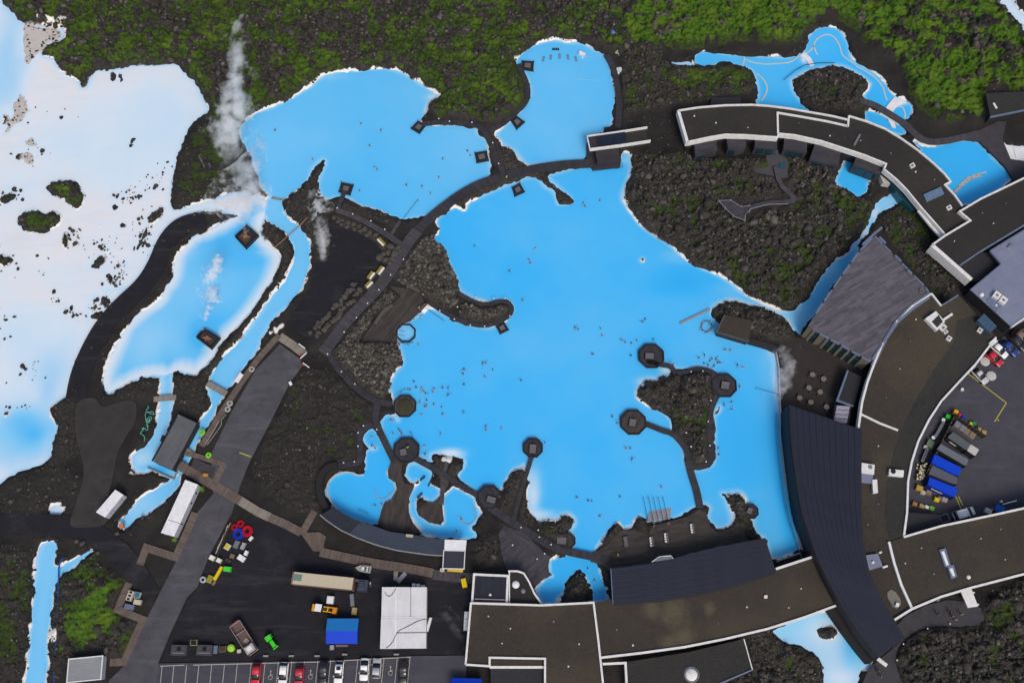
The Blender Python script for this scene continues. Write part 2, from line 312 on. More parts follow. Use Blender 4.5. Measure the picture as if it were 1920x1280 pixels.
ISL = [  # land inside the water: outline, ruggedness, stones, moss
 ([(1190,737),(1200,716),(1230,713),(1240,702),(1253,706),(1258,690),(1282,694),(1305,687),(1340,694),(1345,720),(1338,775),(1340,790),(1340,835),(1340,865),(1330,875),(1305,880),(1292,878),(1283,865),(1282,842),(1258,813),(1257,800),(1255,785),(1237,770),(1215,762),(1193,746)], .8, .9, .18),
 ([(1527,1180),(1540,1174),(1560,1173),(1570,1182),(1566,1195),(1545,1200),(1532,1194)], .6, 1, .3),
 ([(1345,765),(1350,758),(1353,768),(1343,778),(1338,776)], .5, 1, .1),
 ([(83,355),(100,343),(125,337),(145,343),(155,360),(160,368),(152,393),(138,393),(125,378),(110,372),(95,367)], .6, .6, .75),
 ([(30,410),(45,397),(70,393),(85,402),(105,392),(120,407),(110,425),(85,437),(50,437),(35,425)], .6, .6, .6),
 ([(0,370),(25,363),(32,367),(15,380),(0,386)], .5, .5, .8), ([(-5,475),(5,475),(22,480),(25,490),(12,500),(-5,500)], .5, .4, .8),
 ([(-5,455),(5,460),(4,468),(-5,470)], .4, .4, .7),
 ([(0,222),(6,212),(18,214),(23,225),(15,237),(3,236)], .9, .1, 1.0),
 ([(115,445),(122,433),(130,435),(130,460),(125,466),(118,460)], .5, .7, .5), ([(169,500),(178,485),(195,480),(202,487),(190,500),(175,505)], .5, .5, .7),
 ([(210,385),(216,383),(219,390),(213,393)], .4, .8, .4), ([(184,420),(192,418),(193,425),(187,426)], .4, .6, .5), ([(225,425),(232,418),(237,427)], .4, .8, .2),
 ([(232,492),(242,492),(240,500),(233,498)], .4, .7, .5), ([(197,516),(210,514),(213,525),(205,528)], .4, .7, .6), ([(188,455),(205,460),(203,466),(190,462)], .4, .7, .5),
 ([(198,468),(208,466),(205,475),(197,473)], .4, .7, .5), ([(60,681),(68,681),(66,688),(59,686)], .4, .8, .3), ([(140,675),(147,673),(146,680),(141,680)], .4, .8, .3),
 ([(9,773),(18,770),(17,777),(10,779)], .3, 1, 0), ([(225,364),(232,363),(234,370),(228,370)], .4, .9, .3),
 ([(275,412),(285,400),(305,387),(312,392),(305,408),(290,420),(278,422)], .4, 1, .1), ([(255,465),(262,450),(275,425),(280,424),(276,440),(266,458),(258,474)], .3, 1, .05),
 ([(187,560),(195,553),(207,562),(205,572),(192,570)], .4, 1, .15), ([(170,590),(185,585),(192,590),(183,602),(172,598)], .3, 1, .1),
 ([(130,575),(136,570),(138,577),(133,583)], .3, .9, .4), ([(208,140),(213,133),(216,150),(210,152)], .5, .8, .3), ([(223,137),(230,134),(231,150),(225,153)], .5, .8, .2),
 ([(147,155),(165,150),(166,165),(150,168)], .5, .8, .4), ([(240,270),(248,268),(249,276),(241,278)], .3, 1, 0), ([(1150,985),(1162,976),(1166,990),(1155,1000)], .3, .8, .2),
 ([(40,207),(60,203),(58,212),(42,212)], .3, .9, .3), ([(30,290),(45,285),(46,298),(32,300)], .2, .9, .2),
 ([(42,45),(70,50),(112,58),(118,66),(112,74),(88,78),(72,102),(66,108),(48,124),(45,90)], -1, 0, 0), ([(38,168),(50,190),(55,205),(45,225),(28,235),(20,250),(2,255),(22,222),(25,200)], -1, 0, 0), ([(48,262),(68,260),(68,275),(50,277)], -1, 0, 0), ([(45,285),(62,290),(64,305),(52,310),(42,300)], -1, 0, 0),
 ([(1201,484),(1207,485),(1206,491),(1201,490)], .5, 1, 0),
]
LAVA = [  # outline, ruggedness, stones, moss
 ([(-20,-80),(0,5),(33,38),(60,48),(120,52),(118,73),(88,82),(72,105),(105,122),(152,165),(178,130),(230,128),(335,118),(376,178),(397,208),(410,235),(445,243),(480,210),(553,182),(610,138),(735,128),(783,155),(826,178),(800,190),(798,212),(850,222),(893,228),(930,235),(968,208),(988,178),(968,130),(965,112),(1012,78),(1090,76),(1130,86),(1165,100),(1190,-80)], 1.0, .75, .66),
 ([(1190,-80),(1165,100),(1165,150),(1165,215),(1200,210),(1270,195),(1340,190),(1345,178),(1400,178),(1415,170),(1412,140),(1395,128),(1360,122),(1330,128),(1300,122),(1240,118),(1240,60),(1230,-80)], .8, .8, .22),
 ([(1250,128),(1330,128),(1370,122),(1395,132),(1415,145),(1415,170),(1395,165),(1345,175),(1300,190),(1262,175)], .8, .6, .62),
 ([(1190,-80),(1170,80),(1240,88),(1300,85),(1400,70),(1440,76),(1500,70),(1520,36),(1560,22),(1600,45),(1640,92),(1690,112),(1712,180),(1760,225),(1850,223),(1850,172),(2060,172),(2060,140),(1925,62),(1885,20),(1840,-80)], 1.3, .10, .97),
 ([(1490,150),(1517,133),(1550,127),(1585,128),(1612,143),(1633,158),(1615,187),(1640,205),(1620,210),(1600,208),(1560,205),(1510,200),(1492,175)], .7, .6, .22),
 ([(1168,240),(1165,280),(1185,292),(1182,330),(1170,365),(1180,392),(1200,422),(1250,453),(1285,486),(1345,513),(1395,548),(1430,568),(1480,580),(1500,568),(1535,520),(1565,485),(1600,460),(1640,410),(1640,390),(1620,372),(1600,368),(1570,348),(1560,310),(1480,292),(1430,300),(1300,300),(1285,285),(1270,215),(1220,215)], .9, .95, .40),
 ([(1165,218),(1285,205),(1292,285),(1240,292),(1185,290),(1168,262)], .08, .22, 0),
 ([(1340,370),(1375,366),(1400,378),(1450,368),(1455,345),(1445,315),(1470,310),(1480,345),(1500,372),(1480,390),(1440,392),(1402,418),(1370,412)], .15, .5, .1),
 ([(1470,340),(1540,330),(1610,385),(1600,420),(1540,430),(1480,400)], .9, .9, .42), ([(1215,360),(1290,370),(1330,420),(1280,440),(1220,410)], .9, .9, .38),
 ([(1655,400),(1690,385),(1715,395),(1745,440),(1755,470),(1800,520),(1790,545),(1765,565),(1745,545),(1700,490),(1660,445)], .7, .7, .4),
 ([(1333,580),(1355,564),(1400,567),(1445,582),(1480,605),(1495,635),(1450,640),(1405,620),(1345,605)], .7, .9, .1),
 ([(820,455),(832,462),(855,520),(860,545),(858,570),(835,580),(790,555),(732,518),(755,470),(780,455),(810,440)], .5, 1, .08),
 ([(700,640),(742,642),(752,655),(755,672),(740,697),(732,720),(722,748),(700,742),(660,712),(620,672),(615,660),(640,642),(672,636)], .6, 1, .08),
 ([(722,540),(748,553),(735,566),(700,590),(690,612),(670,640),(620,640),(660,600)], .4, 1, .12),
 ([(868,572),(900,570),(935,568),(955,572),(955,585),(935,598),(905,604),(875,600),(858,588)], .4, 1, .15),
 ([(568,690),(600,690),(640,708),(690,750),(703,762),(698,790),(675,812),(670,850),(660,868),(620,875),(598,895),(592,930),(610,955),(590,965),(555,960),(500,930),(470,890),(470,870),(512,790),(545,720)], .34, .42, .20),
 ([(400,215),(440,250),(452,275),(470,310),(478,335),(490,352),(470,358),(430,362),(400,370),(360,380),(328,392),(322,370),(325,330),(345,262),(375,225)], .4, .35, .3),
 ([(533,378),(562,357),(586,325),(604,303),(600,330),(595,355),(615,376),(640,372),(700,392),(745,412),(760,415),(740,430),(700,412),(650,395),(622,395),(615,410),(620,480),(600,490),(585,495),(584,460),(562,420),(535,400)], .35, .6, .05),
 ([(500,385),(495,402),(510,422),(540,448),(548,470),(540,505),(515,540),(530,490),(518,465),(488,443)], .4, .7, .03),
 ([(505,535),(480,590),(450,620),(430,640),(410,665),(385,690),(378,715),(390,712),(412,678),(447,638),(480,598),(508,558)], .3, .8, .02),
 ([(110,1075),(150,1060),(175,1040),(215,1080),(238,1090),(215,1145),(262,1165),(235,1235),(130,1225),(95,1290),(90,1210),(98,1150),(105,1095)], .5, .6, .62),
 ([(160,1105),(205,1080),(220,1095),(205,1140),(225,1180),(205,1200),(150,1195),(118,1215),(118,1165),(150,1140)], .6, .35, .95),
 ([(-60,1030),(20,1020),(60,1040),(60,1130),(50,1240),(40,1300),(-60,1300)], .4, .5, .25),
 ([(1690,1205),(1720,1178),(1760,1172),(1800,1180),(1840,1175),(1850,1125),(1930,1075),(2060,1060),(2060,1340),(1720,1340),(1690,1290),(1680,1240)], .9, .75, .25),
 ([(1405,1190),(1440,1180),(1470,1207),(1510,1215),(1538,1235),(1545,1285),(1540,1340),(1380,1340),(1330,1285),(1412,1255)], .6, .9, .25),
 ([(1063,1092),(1085,1069),(1096,1078),(1106,1103),(1110,1130),(1043,1132),(1047,1120)], .7, .8, .3),
 ([(1010,975),(1040,978),(1065,964),(1076,972),(1074,990),(1072,1018),(1045,1015),(1012,998)], .5, .8, .3),
 ([(962,885),(975,876),(985,880),(975,920),(955,955),(950,985),(935,965),(945,910)], .4, .8, .25), ([(995,905),(990,950),(1005,985),(985,985),(972,960),(985,915)], .4, .8, .2),
 ([(807,853),(835,855),(838,870),(832,885),(812,868)], .4, .9, .1), ([(843,870),(876,868),(855,895),(840,885)], .4, .9, .1),
 ([(1362,926),(1385,921),(1400,930),(1400,950),(1410,975),(1395,990),(1350,1000),(1330,985),(1347,993),(1372,978)], .5, .9, .25), ([(1400,985),(1420,990),(1422,1003),(1402,1010)], .4, .8, .3),
 ([(1135,998),(1162,980),(1165,995),(1150,1010),(1120,1028),(1115,1027)], .4, .8, .15), ([(1190,973),(1202,967),(1215,985),(1218,1000),(1200,998)], .4, .8, .2),
 ([(885,1020),(900,1005),(935,1000),(942,1040),(930,1068),(895,1065)], .5, .5, .15),
 ([(855,365),(905,340),(945,330),(980,325),(1015,318),(1035,342),(1070,368),(1074,380),(1048,384),(1040,362),(1010,333),(940,352),(880,385),(868,397),(850,388)], .2, .9, 0),
 ([(905,240),(930,248),(935,265),(955,280),(975,300),(985,312),(945,322),(925,310),(915,270)], .25, .9, .05),
 ([(95,840),(108,790),(95,770),(110,752),(140,738),(150,800),(155,850),(110,870),(80,880)], .25, .5, .08),
 ([(0,905),(60,885),(110,870),(150,890),(150,960),(0,965)], .15, .35, .03),
 ([(200,740),(240,722),(290,705),(303,710),(300,745),(280,755),(230,750)], .25, .4, .02),
 ([(328,700),(365,702),(385,720),(390,760),(370,785),(330,770),(326,740)], .25, .5, .03),
 ([(600,640),(625,600),(680,560),(690,545),(700,556),(640,625),(590,665),(570,655)], .15, .5, .03),
 ([(622,398),(660,410),(715,440),(740,470),(720,485),(700,455),(640,425)], .25, .9, .08),
]
# pale blue / deep blue zones of the silica water: centre, radii, target tone, strength
BLOBS = [(10,100,40,130,.55,.9),(210,200,90,70,.80,.8),(250,260,70,60,.76,.8),(150,270,80,50,.80,.7),(330,330,50,50,.86,.4),(100,520,60,40,.86,.7),(60,600,70,40,.78,.8),(90,680,50,40,.72,.9),(1000,420,150,70,.33,.6),(900,640,120,60,.31,.5),(1300,560,60,20,.33,.5),(1150,700,90,60,.22,.5),(1380,850,40,120,.2,.6),(560,260,90,50,.40,.6),(1050,140,60,40,.38,.6),(45,795,62,50,.36,1.0),(55,815,34,24,.16,.8),(100,690,40,60,.62,.7),(60,640,70,40,.74,.7),(310,250,50,90,.72,.7),(230,330,70,50,.78,.7),(10,840,50,40,.5,.8),(90,730,22,45,.55,.9),(200,390,60,60,.87,.6),(270,540,25,12,.7,.8),(285,480,10,40,.72,.9),(310,440,12,20,.74,.9),
 (455,470,60,45,.20,1.0),(400,480,60,40,.33,.9),(430,540,60,50,.36,.9),(380,600,60,45,.30,.95),(330,620,60,40,.40,.9),(360,560,70,60,.42,.7),(460,450,25,20,.08,.9),(395,625,35,25,.08,.9),(290,640,45,35,.5,.9),(312,690,14,40,.36,.9),(350,470,20,25,.6,.6),
 (1010,300,30,10,.24,.4),(1280,525,60,30,.14,.7),(1475,900,14,110,.05,.95),(1440,700,14,60,.36,.7),(1448,650,10,20,.8,.6),(1455,720,6,50,.85,.7),(1500,1010,10,20,.3,.6),(1110,840,260,160,.25,.3),(1000,930,12,40,.8,.85),(1010,965,30,10,.8,.8),(842,850,22,8,.97,.95),(1250,693,10,9,.75,.9),(1215,715,20,8,.9,.8),(1450,580,40,8,.85,.7),(1475,600,25,12,.7,.6),(1400,545,50,14,.5,.4),(1270,480,30,14,.5,.4),(800,574,7,5,.9,.8),(700,840,8,5,.8,.7),(812,182,14,8,.75,.8),(620,145,30,8,.5,.5),
 (1500,1165,40,30,.45,.8),(1560,1215,45,50,.72,.6),(1595,1210,18,45,.30,.9),(1580,1272,36,18,.86,.7),(1548,1186,30,18,.85,.6),(1872,295,12,8,.9,.8),(1175,300,10,14,.55,.6),(1115,290,15,15,.12,.5),(1152,312,25,8,.12,.5),(1510,600,20,25,.42,.7),(1560,510,20,25,.45,.7),(1640,400,10,12,.85,.7),(1620,440,12,25,.9,.7),(1630,130,25,25,.22,.5),(1420,130,40,20,.26,.4),(1690,190,14,8,.92,.8),(1508,112,7,10,.95,.8),
 (265,860,18,15,.72,.6),(330,425,14,12,.66,.9),(318,448,9,14,.64,.9),(302,478,9,16,.64,.9),(288,505,9,14,.66,.9),(266,532,16,9,.66,.9),(232,541,20,6,.70,.9),(200,545,14,6,.72,.9),(176,556,10,8,.74,.9),(166,575,6,14,.74,.9),(166,600,7,12,.74,.9),(300,200,60,50,.74,.7),(270,320,60,50,.80,.6),(20,160,30,60,.5,.6),(300,880,25,10,.2,.9),(340,860,10,30,.2,.6),(260,950,40,25,.55,.6),(108,957,20,10,.95,.5),(300,790,18,40,.5,.5),(1160,100,15,12,.95,.9),(560,430,25,50,.42,.6),(640,910,40,30,.22,.5)]

# ================================================================ terrain as a surveyed height grid
RES = .235
def axis(a, b):
    c = np.arange(a, b + RES, RES)
    far = np.array([3, 8, 18, 40, 90, 200, 450, 1000, 2400.])
    return np.concatenate([(c[0] - far)[::-1], c, c[-1] + far])
XS, YS = axis(-142, 142), axis(-80, 101)
NX, NY = len(XS), len(YS)
GX, GY = np.meshgrid(XS, YS)
def fill(poly):
    m = np.zeros((NY, NX), bool); p = np.array(poly); q = np.roll(p, -1, 0)
    j0 = np.searchsorted(YS, p[:, 1].min()); j1 = np.searchsorted(YS, p[:, 1].max())
    for j in range(j0, j1):
        y = YS[j]; k = (p[:, 1] <= y) != (q[:, 1] <= y)
        if not k.any(): continue
        x = np.sort(p[k, 0] + (y - p[k, 1]) / (q[k, 1] - p[k, 1]) * (q[k, 0] - p[k, 0]))
        ii = np.searchsorted(XS, x)
        for a in range(0, len(ii) - 1, 2): m[j, ii[a]:ii[a + 1]] = True
    return m
def vnoise(x, y, scale, seed):
    t = np.random.RandomState(seed).rand(256, 256).astype(np.float32)
    u = x / scale + 1000.3; v = y / scale + 1000.7
    i = np.floor(u).astype(np.int64); j = np.floor(v).astype(np.int64)
    a = (u - i).astype(np.float32); b = (v - j).astype(np.float32); a = a * a * (3 - 2 * a); b = b * b * (3 - 2 * b)
    i &= 255; j &= 255; i1 = (i + 1) & 255; j1 = (j + 1) & 255
    return (t[j, i] * (1 - a) + t[j, i1] * a) * (1 - b) + (t[j1, i] * (1 - a) + t[j1, i1] * a) * b
def fbm(x, y, scale, seed, o=3):
    s = 0; am = 1; tot = 0
    for k in range(o):
        s = s + am * vnoise(x, y, scale / 2 ** k, seed + k); tot += am; am *= .55
    return s / tot
def worley(x, y, scale, seed):
    r = np.random.RandomState(seed); tx = r.rand(128, 128).astype(np.float32); ty = r.rand(128, 128).astype(np.float32); th = r.rand(128, 128).astype(np.float32)
    u = x / scale + 500.; v = y / scale + 500.; i = np.floor(u).astype(np.int64); j = np.floor(v).astype(np.int64)
    best = np.full(x.shape, 9, np.float32); hh = np.zeros(x.shape, np.float32)
    for dj in (-1, 0, 1):
        for di in (-1, 0, 1):
            ii = (i + di) & 127; jj = (j + dj) & 127
            dd = (i + di + tx[jj, ii] - u) ** 2 + (j + dj + ty[jj, ii] - v) ** 2
            k = dd < best; best = np.where(k, dd, best).astype(np.float32); hh = np.where(k, th[jj, ii], hh)
    return np.sqrt(best), hh
RMAX = 5.0
dist = np.full((NY, NX), RMAX, np.float32)
def stamp(poly):
    n = len(poly)
    for k in range(n):
        (ax, ay), (bx, by) = poly[k], poly[(k + 1) % n]
        i0 = np.searchsorted(XS, min(ax, bx) - RMAX); i1 = np.searchsorted(XS, max(ax, bx) + RMAX)
        j0 = np.searchsorted(YS, min(ay, by) - RMAX); j1 = np.searchsorted(YS, max(ay, by) + RMAX)
        if i1 <= i0 or j1 <= j0: continue
        x = XS[None, i0:i1]; y = YS[j0:j1, None]; ex, ey = bx - ax, by - ay; L = ex * ex + ey * ey + 1e-9
        t = np.clip(((x - ax) * ex + (y - ay) * ey) / L, 0, 1)
        d2 = np.sqrt((x - ax - t * ex) ** 2 + (y - ay - t * ey) ** 2)
        dist[j0:j1, i0:i1] = np.minimum(dist[j0:j1, i0:i1], d2)
wet = np.zeros((NY, NX), bool); tone = np.full((NY, NX), .3, np.float32)
wpolys = []
for p, t in WATERS:
    q = PP(chaikin(p, 1), 0); wpolys.append(q); m = fill(q); wet |= m; tone[m] = t
ipolys = []; silt = np.zeros((NY, NX), np.float32)
rock = np.zeros((NY, NX), np.float32); rug = np.zeros((NY, NX), np.float32); mossv = np.zeros((NY, NX), np.float32)
for p, a, r_, mo in LAVA:
    m = fill(PP(p, .8)); rug[m] = a; rock[m] = r_; mossv[m] = mo
for p, a, r_, mo in ISL:
    q = PP(chaikin(p, 1), 0); ipolys.append(q); m = fill(q); wet[m] = False; rug[m] = max(a, .02); rock[m] = r_; mossv[m] = mo; silt[m] = a < 0
# boundary distance only where the final wet mask changes nearby
for q in wpolys + ipolys: stamp(q)
inner = np.zeros_like(wet)
e = wet
near = (np.roll(e, 1, 0) != e) | (np.roll(e, -1, 0) != e) | (np.roll(e, 1, 1) != e) | (np.roll(e, -1, 1) != e)
def blur(a, n):
    for _ in range(2):
        c = np.cumsum(np.pad(a, ((n + 1, n), (0, 0)), 'edge'), 0, dtype=np.float64); a = (c[2 * n + 1:] - c[:-2 * n - 1]) / (2 * n + 1)
        c = np.cumsum(np.pad(a, ((0, 0), (n + 1, n)), 'edge'), 1, dtype=np.float64); a = (c[:, 2 * n + 1:] - c[:, :-2 * n - 1]) / (2 * n + 1)
    return a.astype(np.float32)
# edges of one pool that lie inside another pool are not shores
shore_near = blur(near.astype(np.float32), 2) > 0
far_in = dist < .6
true_d = dist.copy()
bad = far_in & ~shore_near
if bad.any():
    # rebuild the distance from the real shore cells for places near pool joints
    step = np.where(near, 0, 99).astype(np.float32)
    for k in range(22):
        for ax_, s_ in ((0, 1), (0, -1), (1, 1), (1, -1)): step = np.minimum(step, np.roll(step, s_, ax_) + RES)
    joint = blur(bad.astype(np.float32), 20) > 0
    true_d = np.where(joint, np.minimum(step, RMAX), dist)
sd = np.where(wet, -true_d, true_d)
n2, n07 = vnoise(GX, GY, 2.1, 1), vnoise(GX, GY, .75, 2)
sdw = sd + .75 * (n2 - .5) + .5 * (n07 - .5)
rug = blur(rug, 4); rock = blur(rock, 2); mossv = blur(mossv, 6)
up = np.clip((sdw - .2) / 2.2, 0, 1)
w1, h1 = worley(GX, GY, 2.6, 5); w2, h2 = worley(GX, GY, 1.05, 9)
wx, wy = GX + 1.1 * (n2 - .5), GY + 1.1 * (vnoise(GX, GY, 2.3, 12) - .5)
def ridged(sc_, seed, o):
    s = 0; am = 1; tot = 0
    for k in range(o):
        s = s + am * (1 - np.abs(2 * vnoise(wx, wy, sc_ / 2 ** k, seed + k) - 1)) ** 2; tot += am; am *= .62
    return s / tot
lump = 1.9 * ridged(2.3, 101, 3) * (.45 + .9 * fbm(GX, GY, 5, 115, 2)) + np.clip(1 - w2 * 1.3, 0, 1) * (.2 + h2) * .5
big = fbm(GX, GY, 16, 21, 3)
ridge = 1 - np.abs(fbm(GX, GY, 9, 33, 3) - .5) * 4
mn = fbm(GX, GY, 13, 41, 2) * .42 + fbm(GX, GY, 2.2, 47, 2) * .58
sub_ = mn[::5, ::5].ravel(); qs = np.linspace(0, 100, 41); mn = np.interp(mn, np.percentile(sub_, qs), qs / 100)
moss = np.clip((mn - (1.0 - mossv)) * 4.5 + .25, 0, 1) * np.clip(mossv * 5 - .1, 0, 1) * np.clip(sdw, 0, 1)
rd = ridged(9, 131, 3); outcrop = np.clip((rd - np.percentile(rd[::5, ::5], 89)) * 14, 0, 1) * (vnoise(GX, GY, 1.1, 140) > .25) * np.clip((mossv - .5) * 4, 0, 1)
moss *= 1 - .9 * outcrop
rock = np.maximum(rock, outcrop * .9)
moss *= np.clip(1.25 - .75 * np.clip(h2 * (1 - w2) * 1.6, 0, 1) , 0, 1)
land = np.clip(sdw * .75, -1.6, .62) + .05 * (vnoise(GX, GY, .5, 55) - .5) + .1 * (big - .5)
land = np.where(blur(silt, 6) > .02, np.minimum(land, .06), land)
crk = np.clip(1 - np.abs(fbm(wx, wy, 8.5, 151, 3) - .5) * 26, 0, 1) + .7 * np.clip(1 - np.abs(fbm(wx, wy, 4.0, 161, 2) - .5) * 20, 0, 1)
HT = land + up * np.clip(rug - .25, 0, 1) * (1.5 * (big - .4) - 1.0 * np.clip(crk, 0, 1)) + up * rug * (lump * (1 - .55 * moss) + .9 * (big - .35) + .35 * np.clip(ridge, 0, 1) + .22 * n07)
HT = HT.astype(np.float32)
FLAT = [[(1110,1036),(1135,1025),(1157,1002),(1164,993),(1190,991),(1200,998),(1217,1001),(1222,985),(1292,968),(1310,955),(1325,960),(1331,986),(1345,998),(1395,991),(1401,1010),(1440,1012),(1435,1035),(1345,1065),(1150,1100),(1142,1070),(1130,1058),(1108,1052)],
 [(736,860),(757,860),(752,885),(757,905),(777,910),(767,932),(766,958),(773,978),(792,1001),(730,993),(708,984),(716,955),(722,941),(734,936),(744,917),(741,904),(728,895),(727,882)],
 [(803,940),(812,942),(826,930),(828,905),(822,890),(835,893),(842,905),(830,932),(829,945),(832,975),(826,983),(805,979),(788,967),(782,955),(790,950)],
 [(945,985),(985,1000),(1020,1035),(1032,1043),(1028,1060),(1030,1075),(1003,1100),(993,1088),(975,1072),(950,1068),(940,1040),(935,1000)],
 [(728,536),(760,540),(790,552),(797,570),(785,585),(770,600),(750,607),(742,620),(745,642),(675,642),(697,610),(737,570),(752,555)],
 [(1408,640),(1455,652),(1497,634),(1530,640),(1620,690),(1600,760),(1570,800),(1480,790),(1466,775),(1463,700),(1461,665)]]
for p in FLAT:
    m = fill(PP(p, .5)); HT[m] = np.minimum(HT[m], .25)
crust = np.clip(1 - np.abs(sdw - .10) / (.12 + .55 * vnoise(GX, GY, 1.4, 66) ** 2 + .65 * np.clip(fbm(GX, GY, 6, 61, 2) - .28, 0, 1)), 0, 1) * (vnoise(GX, GY, .6, 63) > .12)
heavy = np.zeros_like(crust)
for cx, cy, r in ((1175,400,40),(1230,445,50),(1300,500,55),(1370,535,50),(1430,570,50),(700,130,60),(600,150,50),(520,195,50),(1040,78,60),(790,165,45),(1180,300,35),(870,370,40),(830,425,25),(1010,965,60),(985,900,30),(1060,960,30),(1150,985,35),(1215,735,40),(60,1120,90),(110,1040,60),(90,1200,90),(500,400,50),(570,470,60),(540,570,60),(470,620,70),(330,560,90),(230,660,90),(400,680,60),(1140,150,50),(960,280,40),(1350,930,40),(1160,1000,30),(330,760,60),(270,860,60)):
    x, y, _ = W(cx, cy); heavy = np.maximum(heavy, np.clip(1.6 - np.hypot(GX - x, GY - y) / (r * .118), 0, 1))
crust *= np.clip(vnoise(GX, GY, 3.1, 167) * 2.4 - .35, .15, 1) * np.clip(.25 + heavy + np.clip((fbm(GX, GY, 10, 68, 2) - .5) * 6, 0, 1), 0, 1)
crust = np.clip(crust * 1.6, 0, 1).astype(np.float32)
for cx, cy, r in ((1160,100,12),(975,110,8),(812,182,6),(1250,696,6),(1205,716,10),(842,856,10),(1365,925,5),(1160,135,6),(1300,119,6),(98,55,26),(30,200,24),(55,290,10),(1690,186,6),(1508,112,5),(520,620,10),(95,1190,10),(22,1200,6),(255,870,12),(108,955,9),(300,690,8),(600,365,8),(1890,290,14)):
    x, y, _ = W(cx, cy, .3); s_ = r * .12
    crust = np.maximum(crust, np.clip(1.5 - np.hypot(GX - x, GY - y) / s_ + .9 * (fbm(GX, GY, 1.5, 71, 2) - .5) * 3, 0, 1) * np.clip(1.6 - sdw * .35, 0, 1) * (np.abs(sdw) < 3.5))
def grid_mesh(name, keep, z, xs, ys):
    ny, nx = z.shape
    q = keep[:-1, :-1] | keep[1:, :-1] | keep[:-1, 1:] | keep[1:, 1:]
    j, i = np.nonzero(q); a = j * nx + i
    faces = np.stack([a, a + 1, a + nx + 1, a + nx], 1)
    used = np.unique(faces); remap = np.full(ny * nx, -1, np.int64); remap[used] = np.arange(len(used)); faces = remap[faces]
    gx, gy = np.meshgrid(xs, ys)
    co = np.stack([gx.ravel()[used], gy.ravel()[used], z.ravel()[used]], 1).astype(np.float32)
    me = bpy.data.meshes.new(name); me.vertices.add(len(co)); me.vertices.foreach_set('co', co.ravel())
    me.loops.add(faces.size); me.loops.foreach_set('vertex_index', faces.ravel().astype(np.int32))
    me.polygons.add(len(faces)); me.polygons.foreach_set('loop_start', np.arange(0, faces.size, 4, dtype=np.int32))
    me.polygons.foreach_set('use_smooth', np.ones(len(faces), bool))
    me.update(calc_edges=True)
    return me, used
def vcol(me, name, cols):
    a = me.color_attributes.new(name, 'FLOAT_COLOR', 'POINT'); a.data.foreach_set('color', np.ascontiguousarray(cols, np.float32).ravel())
me, used = grid_mesh('ground', sdw > -.9, HT, XS, YS)
gused = used; LEVEL = []
vcol(me, 'survey', np.stack([rock.ravel()[used], moss.ravel()[used], crust.ravel()[used], mossv.ravel()[used]], 1))
vcol(me, 'silt', np.repeat(blur(silt, 3).ravel()[used][:, None], 4, 1))
def ground_mat():
    m, nt, bs = newmat('lava_ground')
    at = node(nt, 'ShaderNodeAttribute', attribute_name='survey'); sp = node(nt, 'ShaderNodeSeparateColor'); nt.links.new(at.outputs['Color'], sp.inputs[0])
    co = node(nt, 'ShaderNodeTexCoord').outputs['Object']
    n1 = noise(nt, co, .22, 4); n2 = noise(nt, co, 1.6, 5, .7); n3 = noise(nt, co, 7, 3, .7)
    grav = mixc(nt, ramp(nt, n1, 0, 1, .35, .65), (.0135, .0122, .0118), (.026, .0235, .0220))
    grav = mixc(nt, ramp(nt, n3, 0, .55, .55, .8), grav, (.050, .047, .045))
    rk = mixc(nt, ramp(nt, n2, 0, 1, .40, .66), (.0085, .0078, .0072), (.036, .032, .028))
    rk = mixc(nt, ramp(nt, n3, 0, 1, .53, .66), rk, (.175, .162, .145))
    rk = mixc(nt, ramp(nt, n1, 0, .5, .4, .7), rk, (.026, .022, .018))
    rk = mixc(nt, math_(nt, 'MULTIPLY', ramp(nt, at.outputs['Alpha'], 0, .8, .75, .92), ramp(nt, n2, .3, 1, .35, .6)), rk, (.125, .105, .092))
    c = mixc(nt, ramp(nt, math_(nt, 'ADD', sp.outputs['Red'], math_(nt, 'MULTIPLY', math_(nt, 'SUBTRACT', n2, .5), .6)), 0, 1, .25, .75), grav, rk)
    ms = mixc(nt, ramp(nt, n2, 0, 1, .35, .68), (.022, .056, .004), (.078, .172, .008))
    ms = mixc(nt, ramp(nt, n1, 0, .5, .45, .65), ms, (.11, .158, .011))
    ol = mixc(nt, ramp(nt, n2, 0, 1, .38, .68), (.016, .024, .006), (.046, .078, .010))
    ms = mixc(nt, ramp(nt, math_(nt, 'ADD', at.outputs['Alpha'], math_(nt, 'MULTIPLY', math_(nt, 'SUBTRACT', n1, .5), .9)), 0, 1, .5, .88), ol, ms)
    ms = mixc(nt, ramp(nt, n3, 0, .4, .55, .8), ms, (.020, .036, .008))
    c = mixc(nt, ramp(nt, math_(nt, 'ADD', sp.outputs['Green'], math_(nt, 'MULTIPLY', math_(nt, 'SUBTRACT', n3, .5), .9)), 0, 1, .25, .7), c, ms)
    c = mixc(nt, ramp(nt, math_(nt, 'ADD', sp.outputs['Blue'], math_(nt, 'MULTIPLY', math_(nt, 'SUBTRACT', n3, .5), .5)), 0, 1, .35, .6), c, mixc(nt, n2, (.80, .80, .78), (.66, .63, .58)))
    sl_ = node(nt, 'ShaderNodeAttribute', attribute_name='silt').outputs['Fac']
    c = mixc(nt, ramp(nt, sl_, 0, 1, .05, .3), c, mixc(nt, ramp(nt, n3, 0, .9, .35, .7), mixc(nt, n2, (.52, .48, .44), (.66, .64, .62)), (.30, .28, .26)))
    nt.links.new(c, bs.inputs['Base Color']); bs.inputs['Roughness'].default_value = .9; bs.inputs['Specular IOR Level'].default_value = .25
    bump(nt, math_(nt, 'ADD', n3, n2), bs, .7, .14)
    return m
ground = solo('ground', me, ground_mat(), kind='structure')
